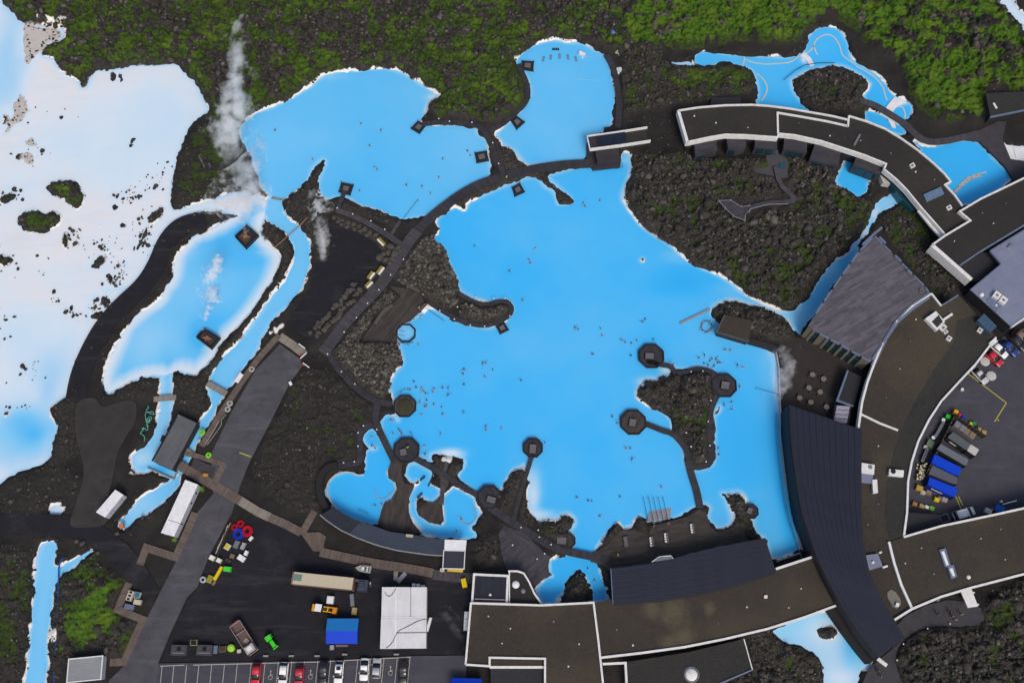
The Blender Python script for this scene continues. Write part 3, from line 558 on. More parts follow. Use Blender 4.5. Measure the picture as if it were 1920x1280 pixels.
# ---------------------------------------------------------------- water
k = 2
xs2, ys2 = XS[::k], YS[::k]
s2 = sd[::k, ::k]; tn = blur(tone, 3)[::k, ::k].copy(); g2x, g2y = np.meshgrid(xs2, ys2)
for cx, cy, rx, ry, tv, st in BLOBS:
    x, y, _ = W(cx, cy); sx, sy = rx * .118, ry * .122
    wq = np.exp(-(((g2x - x) / sx) ** 2 + ((g2y - y) / sy) ** 2) * .9 * (.35 + 1.35 * fbm(g2x, g2y, 8, 81, 3))) * st
    tn = tn * (1 - wq) + tv * wq
pc = fill(PP(chaikin(C_, 1), 0))[::k, ::k]; tn = np.where(pc, np.maximum(tn, .30 + .68 * np.clip(1 + s2 / (2.6 + 3.2 * fbm(g2x, g2y, 12, 83, 2)), 0, 1) ** 1.2), tn)
lag = np.clip(1 - (tn - .2) / .5, 0, 1)
tn += lag * ((fbm(g2x + 9 * fbm(g2x, g2y, 18, 90, 2), g2y + 9 * fbm(g2x, g2y, 18, 93, 2), 26, 85, 4) - .5) * .16)
edge = np.clip(1 + s2 / (.25 + 2.3 * np.clip(fbm(g2x, g2y, 9, 87, 2) - .3, 0, 1)), 0, 1) ** 1.6
tn = np.clip(tn + edge * (.70 - tn) * .6, 0, 1)
wm, used = grid_mesh('water', s2 < 1.0, np.zeros_like(s2), xs2, ys2)
vcol(wm, 'silica', np.repeat(tn.ravel()[used][:, None], 4, 1))
def water_mat():
    m, nt, bs = newmat('milky_water')
    at = node(nt, 'ShaderNodeAttribute', attribute_name='silica'); co = node(nt, 'ShaderNodeTexCoord').outputs['Object']
    f = math_(nt, 'ADD', at.outputs['Fac'], math_(nt, 'MULTIPLY', math_(nt, 'SUBTRACT', noise(nt, co, .12, 5), .5), .06))
    f = math_(nt, 'ADD', f, math_(nt, 'MULTIPLY', math_(nt, 'MULTIPLY', math_(nt, 'SUBTRACT', noise(nt, co, .035, 6, .6), .56), .9), ramp(nt, f, 0, .6, .7, .95)))
    r = node(nt, 'ShaderNodeValToRGB'); nt.links.new(f, r.inputs[0]); e = r.color_ramp.elements
    e[0].position = 0; e[0].color = (.003, .31, .76, 1); e[1].position = 1; e[1].color = (.70, .71, .74, 1)
    for p_, c_ in ((.25, (.044, .425, .845)), (.345, (.112, .475, .82)), (.45, (.20, .54, .83)), (.6, (.36, .60, .81)), (.8, (.58, .70, .80)), (.92, (.68, .70, .74))):
        x = e.new(p_); x.color = (*c_, 1)
    stx = node(nt, 'ShaderNodeMapping'); stx.inputs['Rotation'].default_value = (0, 0, -.9); stx.inputs['Scale'].default_value = (.05, .22, 1); nt.links.new(co, stx.inputs['Vector'])
    sk = math_(nt, 'MULTIPLY', ramp(nt, noise(nt, stx.outputs[0], 1, 7, .68), 0, .75, .5, .68), ramp(nt, f, 0, 1, .72, .92))
    rr = mixc(nt, sk, r.outputs[0], (.54, .64, .74))
    wc = mixc(nt, math_(nt, 'MULTIPLY', ramp(nt, noise(nt, co, .06, 5, .6), 0, .8, .45, .65), ramp(nt, f, 0, 1, .82, .98)), rr, (.66, .655, .65))
    nt.links.new(wc, bs.inputs['Base Color']); bs.inputs['Roughness'].default_value = .22; bs.inputs['IOR'].default_value = 1.33
    bump(nt, noise(nt, co, 2.2, 3), bs, .05, .05)
    return m
solo('water', wm, water_mat(), kind='structure')
def ground_z(x, y):
    i = min(max(np.searchsorted(XS, x), 0), NX - 1); j = min(max(np.searchsorted(YS, y), 0), NY - 1)
    return float(HT[j, i])
def GW(px, py):
    """point of the plan lying on the ground"""
    z = .6
    for _ in range(3):
        x, y, _z = W(px, py, z); z = max(ground_z(x, y), 0)
    return (*W(px, py, z)[:2], z)
# ================================================================ roads, lots, paths
def worn(name, a, b, dust):
    m, nt, bs = newmat(name); co = node(nt, 'ShaderNodeTexCoord').outputs['Object']
    c = mixc(nt, ramp(nt, noise(nt, co, .3, 5, .65), 0, 1, .35, .65), a, b)
    st = node(nt, 'ShaderNodeMapping'); st.inputs['Rotation'].default_value = (0, 0, -1.1); st.inputs['Scale'].default_value = (.06, .5, 1); nt.links.new(co, st.inputs['Vector'])
    c = mixc(nt, ramp(nt, noise(nt, st.outputs[0], 1, 5, .7), 0, .8, .52, .72), c, dust)
    c = mixc(nt, ramp(nt, noise(nt, co, .09, 6, .7), 0, .9, .55, .75), c, dust)
    c = mixc(nt, ramp(nt, noise(nt, co, .6, 6, .75), 0, .6, .62, .75), c, tuple(x * .4 for x in b))
    c = mixc(nt, ramp(nt, noise(nt, co, 6, 2), 0, .5, .6, .8), c, tuple(x * 1.8 for x in a))
    nt.links.new(c, bs.inputs['Base Color']); bs.inputs['Roughness'].default_value = .9; bs.inputs['Specular IOR Level'].default_value = .25
    bump(nt, noise(nt, co, 5, 3), bs, .3, .03); MATS[name] = m; return m
DIRT = worn('packed_gravel', (.040, .036, .037), (.028, .026, .027), (.055, .051, .050))
ASPH = worn('asphalt', (.074, .072, .083), (.054, .053, .061), (.105, .103, .112))
ASPH2 = worn('dark_asphalt', (.056, .055, .071), (.046, .045, .058), (.072, .070, .084))
SAND = worn('black_sand', (.0145, .0142, .0190), (.0100, .0100, .0136), (.034, .033, .038))
CONC = M('pale_concrete', (.30, .28, .25), (.2, .19, .17), .85, s=.8)
PAVE = M('grey_paving', (.055, .053, .060), (.036, .035, .042), .85, s=.7)
LINE = M('line_white', (.48, .48, .42), (.30, .30, .27), .8, s=2, bm=0)
YEL = M('line_yellow', (.42, .40, .05), (.3, .28, .05), .8, s=2, bm=0)
def sheet(name, pts, z, mat, sm=0, ch=True, thick=.25):
    q = PP(chaikin(pts, sm) if sm else pts, z); LEVEL.append((q, z))
    return struct(name, MB().prism(q, z - thick, z), mat)
road = sheet('road', [(525,645),(562,672),(567,685),(542,720),(505,795),(480,842),(465,872),(450,910),(435,960),(390,1045),(370,1100),(350,1120),(322,1180),(297,1240),(300,1300),(190,1300),(207,1272),(235,1245),(258,1195),(277,1155),(305,1100),(330,1052),(370,960),(400,925),(395,852),(435,770),(480,692)], .84, ASPH, thick=.5)
lot = sheet('parking_lot', [(299,1243),(600,1238),(770,1229),(875,1228),(872,1340),(285,1340)], .852, ASPH2, thick=.5)
sheet('service_yard', [(410,1010),(480,962),(560,1000),(600,1040),(700,1062),(820,1085),(886,1085),(872,1226),(770,1226),(600,1235),(302,1240),(350,1122),(372,1102),(392,1046)], .82, SAND, thick=.5)
sheet('gravel_track', [(140,757),(160,745),(180,745),(191,765),(217,755),(245,750),(257,757),(255,790),(240,812),(220,845),(212,895),(200,940),(205,985),(150,990),(128,985),(140,950),(160,890),(150,847),(140,810)], .80, DIRT, 2, thick=.5)
track2 = [(140,757),(150,700),(172,650),(195,610),(225,575),(270,535),(295,495),(312,450),(340,420),(385,412)]
struct('gravel_track', MB().strip(PP(chaikin(track2, 2, False), .79), 4.6, .5, .79), SAND)
track3 = [(-60,985),(60,982),(130,985),(185,1005),(230,1040),(262,1085),(282,1120)]
struct('gravel_track', MB().strip(PP(chaikin(track3, 2, False), .79), 4.6, .5, .79), SAND)
sheet('sand_lot', [(622,420),(665,432),(702,452),(716,470),(703,487),(713,502),(687,535),(640,567),(587,637),(560,625),(537,605),(557,577),(582,540),(590,495),(617,480),(622,437)], .80, SAND, thick=.5)
lot_r = sheet('parking_lot', [(1868,637),(1930,610),(2060,540),(2060,900),(1930,950),(1862,965),(1767,985),(1695,1006),(1703,902),(1722,827),(1742,787),(1797,717),(1830,682)], .85, ASPH2, thick=.5)
sheet('path', [(1675,1166),(1760,1122),(1835,1130),(1850,1170),(1800,1175),(1740,1175),(1700,1195),(1680,1225),(1680,1250),(1710,1320),(1600,1320),(1615,1285),(1630,1250),(1650,1235),(1697,1196)], .80, PAVE, 1, thick=.5)
sheet('terrace', [(1408,640),(1455,652),(1497,634),(1530,640),(1620,690),(1600,760),(1570,800),(1480,790),(1466,775),(1463,700),(1461,665)], .55, M('terrace_stone', (.034, .029, .027), (.024, .021, .020), .85, s=.6), thick=.8)
sheet('path', [(1808,262),(1830,247),(1870,228),(1887,228),(1880,262),(1895,298),(1930,305),(1930,340),(1900,338),(1885,312),(1850,278),(1835,264)], .80, PAVE, thick=.5)
# parking bay lines, each a painted line of its lot
bay = MB().strip(PP([(300,1248),(346,1246)], .858), .14, .855, .858)
wadd('bay_line', bay, LINE, lot)
wadd('bay_line', MB().strip(PP([(362,1246),(600,1240),(770,1231)], .858), .14, .855, .858), LINE, lot)
for x0, y0 in ((304,1248),(326,1248),(350,1246),(373,1245),(397,1245),(421,1244),(445,1243),(471,1242),(497,1241),(522,1240),(547,1239),(571,1239),(596,1238),(620,1237),(646,1236),(671,1235),(695,1234),(720,1233),(745,1232),(769,1231)):
    wadd('bay_line', MB().strip(PP([(x0, y0), (x0 - 5, y0 + 50)], .862), .12, .859, .862), LINE, lot)
for x0, y0 in ((507,1266),(582,1265),(732,1258)):            # wheelchair bay symbols
    c = W(x0, y0, .86); s = MB().torus((c[0], c[1] - .3), .42, .05, .866, 14, 4)
    s.box((c[0], c[1] + .35, .866), (.12, .8, .006)).box((c[0] + .25, c[1] + .2, .866), (.5, .1, .006)).cyl((c[0], c[1] + .9), .15, .863, .869, 8)
    wadd('wheelchair_symbol', s, LINE, lot)
for pts in ([(1815,700),(1887,755),(1865,790)], [(1792,930),(1802,953)], [(1797,930),(1806,948)], [(1869,784),(1873,789)]):
    wadd('yellow_line', MB().strip(PP(pts, .858), .22, .855, .858), YEL, lot_r)
wadd('yellow_line', MB().strip(PP([(449,848),(471,856)], .85), .25, .845, .85), YEL, road)
# ---------------------------------------------------------------- board walks and decks
def wood(tag_, ang, tone_='dark'):
    c = {'dark': ((.020, .020, .026), (.038, .037, .045)), 'brown': ((.085, .062, .050), (.125, .096, .080)), 'grey': ((.17, .145, .12), (.24, .21, .175)), 'deck': ((.028, .025, .026), (.058, .048, .042)), 'slate': ((.033, .031, .038), (.060, .057, .066))}[tone_]
    return planks('boards_%s_%s' % (tone_, tag_), ang, c[0], c[1], .42)
BW = {k: planks('walk_' + k, math.pi / 2, *c, pitch=.4, uv=True) for k, c in {'dark': ((.022, .022, .028), (.040, .039, .047)), 'brown': ((.090, .068, .056), (.13, .103, .088)), 'grey': ((.17, .15, .125), (.23, .20, .17)), 'slate': ((.040, .038, .045), (.062, .060, .068))}.items()}
EDGE = M('weathered_edge', (.10, .095, .09), (.05, .05, .055), .8)
def walk(pts, w_, z=.6, tone_='dark', sm=2, name='boardwalk', thick=.28):
    p = PP(chaikin(pts, sm, False) if sm else pts, z); LEVEL.append((offsets(p, w_ / 2 + .25, False) + offsets(p, -w_ / 2 - .25, False)[::-1], z))
    return struct(name, MB().strip(p, w_, z - thick, z), BW[tone_])
walk([(792,232),(830,228),(888,231),(908,243),(918,265),(928,288),(938,310),(944,326)], 1.3, .72)
walk([(916,246),(945,231),(968,210),(985,194),(991,176),(988,155),(978,134),(972,120)], 1.3, .70)
walk([(1137,102),(1150,125),(1157,155),(1161,190),(1161,215),(1158,240)], 1.5, .75)
walk([(1112,306),(1060,308),(1015,314),(980,321),(945,330),(905,342),(870,360),(835,385),(805,409),(777,438)], 2.3, .82, name='bridge')
walk([(783,432),(762,458),(745,487),(730,512),(705,545),(680,570),(650,602),(615,650),(605,662)], 2.7, .86, 'slate')
walk([(612,655),(630,688),(660,720),(680,738),(705,752),(735,757)], 1.35, .78)
walk([(708,752),(706,770),(702,787),(708,800),(722,830),(740,866)], 1.5, .70)
walk([(630,393),(660,404),(687,416),(720,436),(752,458)], 1.35, .78, 'slate')
walk([(632,395),(640,374),(647,356)], 1.0, .76)
walk([(733,440),(750,414)], .8, .74, 'slate', 0)
walk([(700,796),(683,800),(674,812),(675,838),(677,866),(655,870),(632,872)], 1.3, .7)
walk([(757,848),(795,868),(830,888),(865,910),(902,932)], 1.25, .62)
walk([(839,866),(834,880),(829,895),(830,915),(828,945)], .9, .56, 'slate')
walk([(908,942),(940,966),(972,986),(1005,1006),(1040,1027),(1075,1036),(1112,1043),(1150,1050)], 1.6, .68)
walk([(999,850),(992,872),(984,898),(972,938),(962,980)], .95, .66, sm=1)
walk([(860,550),(892,568),(915,571),(935,564),(953,566),(961,577),(957,590),(937,603),(910,611),(880,607),(850,595),(825,580),(803,566)], 1.0, .62)
walk([(1212,676),(1238,683),(1258,686),(1266,698),(1282,700),(1305,690),(1330,694),(1343,702)], 1.1, .66, sm=1)
walk([(1345,742),(1336,760),(1331,780),(1331,820),(1334,850),(1334,864),(1326,872),(1305,877),(1292,869),(1288,845),(1280,832),(1262,812),(1240,806),(1222,798),(1200,791)], 1.2, .64, sm=1)
walk([(1290,862),(1297,890),(1307,920),(1313,952)], 1.5, .66, sm=1)
walk([(1340,700),(1338,725),(1345,745)], 1.2, .655, sm=1)
walk([(335,871),(372,893),(410,914),(450,938)], 2.0, .93, 'brown', 0)
walk([(450,938),(482,958),(505,969)], 1.9, .93, 'grey', 0)
walk([(505,969),(535,982),(565,998)], 1.8, .93, 'brown', 0)
walk([(566,999),(578,978),(590,958)], 1.5, .92, 'brown', 0)
walk([(600,1034),(650,1045),(697,1055),(760,1064),(812,1074)], 1.9, .93, 'brown', 1)
walk([(812,1076),(855,1081),(890,1084)], 2.1, .92, 'slate', 0)
sheet('boardwalk', [(562,998),(600,997),(611,1005),(605,1033),(588,1033)], .94, wood('plaza', 1.9, 'brown'))
walk([(378,836),(412,778),(450,720),(484,672),(512,640),(524,628)], 1.35, .93, 'brown', 0)
walk([(524,630),(548,646),(571,664)], 1.9, .925, 'grey', 0)
walk([(345,848),(372,855),(422,871)], 1.1, .94, 'brown', 0); walk([(421,868),(410,889),(401,908)], 1.3, .95, 'brown', 0)
walk([(366,960),(348,1002),(329,1044),(274,1026),(262,1058)], 1.6, .92, 'brown', 0)
walk([(242,1092),(220,1142),(268,1161),(250,1200),(232,1240),(206,1241)], 1.5, .92, 'brown', 0)
walk([(1612,188),(1640,196),(1665,211),(1697,231),(1712,248),(1735,265),(1765,266),(1810,256),(1835,250)], 1.7, .85, 'slate', 1)
walk([(1455,312),(1462,345),(1485,366),(1490,374),(1478,379),(1440,380),(1405,389)], 1.2, 1.7, 'slate', 1, thick=.2)
walk([(388,718),(424,738)], 1.4, .9, 'grey', 0, 'footbridge'); walk([(288,748),(330,744)], 1.2, .9, 'grey', 0, 'footbridge')
walk([(345,840),(361,853)], 1.0, .9, 'grey', 0, 'footbridge'); walk([(509,370),(533,375)], .45, .35, 'grey', 0, 'footbridge')
DK = wood('a', .9, 'deck')
deck1 = sheet('deck', [(736,860),(757,860),(752,885),(757,905),(777,910),(767,932),(766,958),(773,978),(792,1001),(730,993),(708,984),(716,955),(722,941),(734,936),(744,917),(741,904),(728,895),(727,882)], .5, wood('b', 1.4, 'deck'), thick=.8)
sheet('deck', [(803,940),(812,942),(826,930),(828,905),(822,890),(835,893),(842,905),(830,932),(829,945),(832,975),(826,983),(805,979),(788,967),(782,955),(790,950)], .5, wood('c', 1.2, 'deck'), thick=.8)
sheet('deck', [(1110,1036),(1135,1025),(1157,1002),(1164,993),(1190,991),(1200,998),(1217,1001),(1222,985),(1292,968),(1310,955),(1325,960),(1331,986),(1345,998),(1395,991),(1401,1010),(1440,1012),(1435,1035),(1345,1065),(1150,1100),(1142,1070),(1130,1058),(1108,1052)], .6, wood('d', .12, 'deck'), thick=.8)
sheet('deck', [(945,985),(985,1000),(1020,1035),(1032,1043),(1028,1060),(1030,1075),(1003,1100),(993,1088),(975,1072),(950,1068),(940,1040),(935,1000)], .6, wood('e', .75, 'slate'), thick=.6)
sheet('deck', [(728,536),(760,540),(790,552),(797,570),(785,585),(770,600),(750,607),(742,620),(745,642),(675,642),(697,610),(737,570),(752,555)], .7, wood('f', .95, 'deck'), thick=.6)
sheet('deck', [(945,990),(958,993),(1005,1020),(1022,1037),(1010,1047),(995,1035),(950,1010)], .72, wood('g', -.6, 'slate'), thick=.3)
sheet('deck', [(1100,300),(1100,268),(1125,262),(1128,300),(1165,297),(1163,312),(1112,318)], .8, wood('h', 0, 'dark'), thick=.9)
sheet('courtyard', [(364,858),(405,876),(400,893),(383,899),(372,890),(356,878)], .86, PAVE, thick=.3)

# ================================================================ buildings
SOD = None
def sod(name, a, b, c):
    m, nt, bs = newmat(name); co = node(nt, 'ShaderNodeTexCoord').outputs['Object']
    n1 = noise(nt, co, .12, 4); n2 = noise(nt, co, 1.1, 5, .7); n3 = noise(nt, co, 5, 3, .7)
    x = mixc(nt, ramp(nt, n1, 0, 1, .4, .6), a, b); x = mixc(nt, ramp(nt, n2, 0, .8, .45, .72), x, c)
    x = mixc(nt, ramp(nt, noise(nt, co, .05, 3), 0, .55, .45, .62), x, tuple(v * 1.35 for v in c))
    x = mixc(nt, ramp(nt, n3, 0, .5, .58, .74), x, (.11, .10, .085)); x = mixc(nt, ramp(nt, n3, .6, 0, .3, .45), x, tuple(v * .4 for v in a))
    nt.links.new(x, bs.inputs['Base Color']); bs.inputs['Roughness'].default_value = .95; bump(nt, math_(nt, 'ADD', n3, n2), bs, .6, .1)
    return m
SODA = sod('moss_roof_brown', (.028, .023, .019), (.034, .027, .021), (.045, .036, .022))
SODB = sod('moss_roof_dark', (.0165, .0145, .0135), (.0145, .013, .0125), (.022, .019, .015))
SODC = sod('moss_roof_dark_grey', (.0195, .019, .018), (.016, .016, .016), (.026, .024, .019))  # darker, greyer turf tone than the brown roofs
SODG = sod('moss_roof_straw', (.040, .033, .020), (.062, .053, .030), (.075, .066, .042))
def straw_roof():
    m = sod('moss_roof_straw_mix', (.028, .023, .019), (.034, .027, .021), (.045, .036, .022)); nt = m.node_tree; bs = nt.nodes['Principled BSDF']
    old = bs.inputs['Base Color'].links[0].from_socket; geo = node(nt, 'ShaderNodeNewGeometry').outputs['Position']; f = None
    for (cx, cy), r in (((1262,1146), 6.5), ((1225,1140), 4.5), ((1282,1195), 4.5), ((1255,1205), 4.0), ((1330,1140), 2.5)):
        v = node(nt, 'ShaderNodeVectorMath', operation='DISTANCE'); nt.links.new(geo, v.inputs[0]); v.inputs[1].default_value = W(cx, cy, 4.3)
        g = ramp(nt, v.outputs['Value'], 1, 0, 0, r); f = g if f is None else math_(nt, 'MAXIMUM', f, g)
    f = math_(nt, 'ADD', f, math_(nt, 'MULTIPLY', math_(nt, 'SUBTRACT', noise(nt, geo, .5, 5, .7), .5), .9))
    nt.links.new(mixc(nt, ramp(nt, f, 0, .75, .35, .85), old, (.085, .073, .044)), bs.inputs['Base Color']); return m
WALLD = M('dark_cladding', (.026, .026, .032), (.018, .018, .022), .7, s=1)
WALLW = M('white_render', (.56, .55, .52), (.42, .41, .39), .75, s=.7)
WALLC = M('sand_render', (.17, .155, .12), (.13, .12, .09), .8, s=.8)
GLASS = glassmat('window_glass', (.010, .035, .050)); TEAL = glassmat('teal_glass', (.018, .075, .10), .08)
def house(name, label, pts, zr, wallm, roofm, z0=.3, lip=.0, cat='building', t=.25):
    p = PP(pts, zr); c = (sum(a for a, b in p) / len(p), sum(b for a, b in p) / len(p), z0)
    o = thing(name, label, cat, c)
    q = p if area(p) > 0 else p[::-1]
    wadd('wall', MB().prism(offsets(q, .12 + lip, True), z0, zr - t), wallm, o)
    wadd('roof', MB().prism(q, zr - t, zr), roofm, o)
    return o
def parapet(o, pts, zr, h=.35, w_=.4, mat=None, closed=False, drop=.9, name='parapet'):
    return wadd(name, MB().strip(PP(pts, zr + h), w_, zr - drop, zr + h, closed), mat or WHITE, o)
def rbox(o, name, quad, zr, h, mat): return wadd(name, MB().prism(PP(quad, zr + h), zr - .05, zr + h), mat, o)
def around(px, py, w_, h_, ang=0):
    a = math.radians(ang); c, s = math.cos(a), math.sin(a)
    return [(px + x * c - y * s, py + x * s + y * c) for x, y in ((-w_ / 2, -h_ / 2), (w_ / 2, -h_ / 2), (w_ / 2, h_ / 2), (-w_ / 2, h_ / 2))]

# --- spa hotel, upper right
n_arc = [(1272,207),(1310,201),(1360,197),(1410,196),(1440,198),(1480,203),(1520,210),(1560,217),(1590,224)]
n_arc2 = [(1592,217),(1625,227),(1660,241),(1690,259),(1720,280),(1750,305),(1770,324),(1783,340),(1772,346),(1790,365),(1805,386)]
s_arc = [(1773,440),(1727,388),(1700,355),(1680,335),(1658,317),(1662,307),(1650,302),(1620,290),(1580,277),(1540,264),(1490,253),(1460,250),(1458,257),(1440,256),(1400,253),(1360,252),(1330,257),(1289,266)]
ZR = 5.2
B1 = house('spa_hotel', 'long curved hotel with dark turf roof, white parapets and a row of dark suites', n_arc + n_arc2 + [(1800,396),(1820,413)] + s_arc, ZR, WALLD, SODB)
parapet(B1, n_arc, ZR); parapet(B1, n_arc2, ZR); parapet(B1, s_arc[:5], ZR, drop=1.3); parapet(B1, s_arc[4:12], ZR, drop=1.3); parapet(B1, s_arc[11:], ZR, drop=1.3)
parapet(B1, [(1289,266),(1272,207)], ZR, drop=1.6, w_=.7); parapet(B1, [(1590,236),(1550,227),(1500,218),(1458,211),(1459,250)], ZR, .3, .45, drop=.2); parapet(B1, [(1590,237),(1592,217)], ZR, .3, .45, drop=.2)
for q in ([(1301,259),(1343,256),(1345,281),(1324,287),(1304,293)], [(1362,256),(1398,255),(1399,275),(1382,280),(1365,279)], [(1416,256),(1457,258),(1457,278),(1415,276)], [(1471,257),(1513,265),(1513,286),(1469,280)], [(1529,268),(1577,277),(1572,312),(1518,299)], [(1608,289),(1653,305),(1651,328),(1600,309)]):
    s = wadd('suite', MB().prism(PP(q, 3.9), .3, 3.9), planks('suite_roof', .1, (.030, .029, .036), (.046, .044, .053), .6), B1)
    a, b = PP([q[-1], q[-2]], 3.9)[0], PP([q[-1], q[-2]], 3.9)[1]
    dx, dy = b[0] - a[0], b[1] - a[1]; l = math.hypot(dx, dy); an = math.atan2(dy, dx)
    for k_ in (.3, .7): wadd('window', MB().box((a[0] + dx * k_ + .02 * dy / l, a[1] + dy * k_ - .02 * dx / l, 2.1), (l * .34, .08, 2.2), an), GLASS, s)
rbox(B1, 'skylight', around(1751,364,36,15,-24), ZR, .5, M('skylight_glass', (.13, .20, .30), (.09, .14, .22), .15, bm=0))
wadd('skylight_bar', MB().strip(PP([(1747,357),(1754,372)], ZR + .55), .15, ZR + .4, ZR + .55), GREYP, B1)
for x, y in ((1711,310),(1780,389)):
    h_ = rbox(B1, 'roof_hatch', around(x, y, 9, 8, -28), ZR, .35, WHITE); wadd('hatch_cover', MB().prism(PP(around(x, y, 5, 4, -28), ZR + .42), ZR + .3, ZR + .42), GREYP, h_)
wadd('roof_duct', MB().strip(PP([(1602,272),(1613,252)], ZR + .3), .5, ZR, ZR + .3), GREYP, B1)
wadd('terrace_roof', MB().prism(PP([(1335,183),(1388,181),(1392,200),(1330,202)], 2.2), .3, 2.2), WALLD, B1)
wadd('light_beam', MB().strip(PP([(1722,394),(1745,422),(1765,444)], 4.4), .5, 3.9, 4.4), WHITE, B1)
wadd('glass_gallery', MB().prism(PP([(1667,340),(1678,336),(1722,388),(1712,396),(1690,372)], 2.6), .3, 2.6), TEAL, B1)
wadd('entrance_wall', MB().prism(PP([(1650,328),(1668,335),(1670,345),(1656,342)], 2.4), .3, 2.4), WALLW, B1)
# --- east wing with white edge
B2 = house('east_wing', 'dark turf roofed wing with broad white edge beam beside the grey-blue roof', [(1800,396),(1820,413),(1773,441),(1748,459),(1800,497),(1840,470),(1880,446),(1930,416),(2000,380),(2000,290),(1930,329),(1880,353),(1840,372)], 5.9, WALLW, SODB)
parapet(B2, [(2000,290),(1930,329),(1880,353),(1840,372),(1800,396),(1820,413),(1773,441),(1748,459)], 5.9); parapet(B2, [(1748,459),(1822,524)], 5.9, .35, .9, drop=2.6); parapet(B2, [(1800,497),(1840,470),(1880,446),(1930,416),(2000,380)], 5.9, .2, .3, TRIM)
METAL = planks('grey_blue_roof', .5, (.155, .175, .25), (.175, .195, .275), 2.4, .45, streak=.15)
B2b = house('plant_hall', 'grey-blue metal roofed hall with white roof vents at the right edge', [(1857,470),(1930,425),(2000,385),(2000,560),(1897,613),(1820,543),(1838,527),(1878,495)], 5.0, WALLD, METAL)
wadd('courtyard_roof', MB().prism(PP([(1800,499),(1840,474),(1857,472),(1878,495),(1838,527),(1826,528)], 3.0), .3, 3.0), WALLD, B2b)
parapet(B2b, [(1930,590),(1897,613)], 5.0, .2, .35, WHITE, drop=.6); parapet(B2b, [(1857,470),(1930,425)], 5.0, .25, .3, TRIM, drop=.3); parapet(B2b, [(1820,543),(1878,495),(1857,470)], 5.0, .15, .25, TRIM, drop=.3)
for x, y in ((1870,553),(1882,562)):
    h_ = rbox(B2b, 'roof_unit', around(x, y, 13, 12, 36), 5.0, .9, WHITE); wadd('fan', MB().cyl(PP([(x, y)], 5.95)[0], .35, 5.88, 5.95, 10), GREYP, h_)
wadd('roof_vent', MB().dome(PP([(1842,551)], 5.5)[0], .55, .5, 5.0), WHITE, B2b); wadd('roof_vent', MB().dome(PP([(1869,571)], 5.4)[0], .3, .35, 5.0), WHITE, B2b)
wadd('roof_pad', MB().prism(PP([(1850,563),(1858,556),(1880,574),(1868,585)], 5.15), 4.95, 5.15), TRIM, B2b)
wadd('antenna', MB().cyl(PP([(1893,461)], 5.6)[0], .5, 5.0, 5.5, 10, .1).box((*PP([(1897,458)], 5.6)[0], 5.4), (.7, .15, .5)), GREYP, B2b)
# --- restaurant with board roof
rp = [(1640,442),(1690,492),(1735,538),(1743,549),(1708,572),(1680,602),(1655,643),(1633,678),(1575,645),(1514,613),(1545,565),(1580,515),(1612,470)]
B3 = house('restaurant', 'restaurant hall with weathered plank roof and window facade above the terrace', rp, 6.6, WALLC, planks('plank_roof', .52, (.060, .055, .068), (.112, .104, .122), .55, streak=.45))
for a, b in zip(rp, rp[1:] + rp[:1]):
    n = max(1, int(math.dist(a, b) / 22))
    for k_ in range(n):
        t0, t1 = (k_ + .06) / n, (k_ + .86) / n
        if (k_ * 7 + int(a[0])) % 5 < 4:
            wadd('edge_board', MB().strip(PP([(a[0] + (b[0] - a[0]) * t0, a[1] + (b[1] - a[1]) * t0), (a[0] + (b[0] - a[0]) * t1, a[1] + (b[1] - a[1]) * t1)], 6.8), .38, 6.4, 6.8), TRIM, B3)
def facade(o, a, b, zr, rows, cols, name='window', mat=None, frac=.7, skip=(), out=.0):
    """glazed openings standing 3 cm proud on the wall from a to b"""
    (ax, ay), (bx, by) = a, b; L = math.dist(a, b); an = math.atan2(by - ay, bx - ax); nx_, ny_ = (by - ay) / L, -(bx - ax) / L
    for c_ in range(cols):
        if c_ in skip: continue
        u = (c_ + .5) / cols; x, y = ax + (bx - ax) * u + nx_ * out, ay + (by - ay) * u + ny_ * out
        for z0, z1 in rows: wadd(name, MB().box((x, y, (z0 + z1) / 2), (L / cols * frac, .12, z1 - z0), an), mat or GLASS, o)
P0, P1 = PP([(1514,613),(1633,678)], 6.6)
facade(B3, P0, P1, 6.6, ((.8, 1.9), (2.15, 3.9), (4.3, 5.9)), 9, skip=(0, 2, 8), frac=.82, out=-.10)
for c_ in range(1, 9):
    u = c_ / 9; wadd('pillar', MB().box((P0[0] + (P1[0] - P0[0]) * u, P0[1] + (P1[1] - P0[1]) * u, 3.3), (.55, .3, 6.0), math.atan2(P1[1] - P0[1], P1[0] - P0[0])), WALLC, B3)
facade(B3, PP([(1580,515)], 6.6)[0], P0, 6.6, ((.8, 2.6), (3.0, 5.9)), 9, frac=.86, out=-.10)
facade(B3, PP([(1640,442)], 6.6)[0], PP([(1580,515)], 6.6)[0], 6.6, ((.8, 2.6), (3.0, 5.9)), 7, frac=.86, out=-.10)
for px_, py_, l_ in ((1655,450,16),(1684,484,16),(1706,510,10)): wadd('roof_fin', MB().strip(PP([(px_ - l_ * .35, py_ - l_ * .35), (px_ + l_ * .35, py_ + l_ * .35)], 7.2), .5, 6.3, 7.2), TRIM, B3)
wadd('edge_beam', MB().strip(PP([(1654,426),(1636,441),(1618,458)], 7.0), .5, 6.4, 7.0), TRIM, B3)
wadd('chimney', MB().torus(PP([(1728,545)], 7.0)[0], .38, .16, 6.85, 14), WALLC, B3)
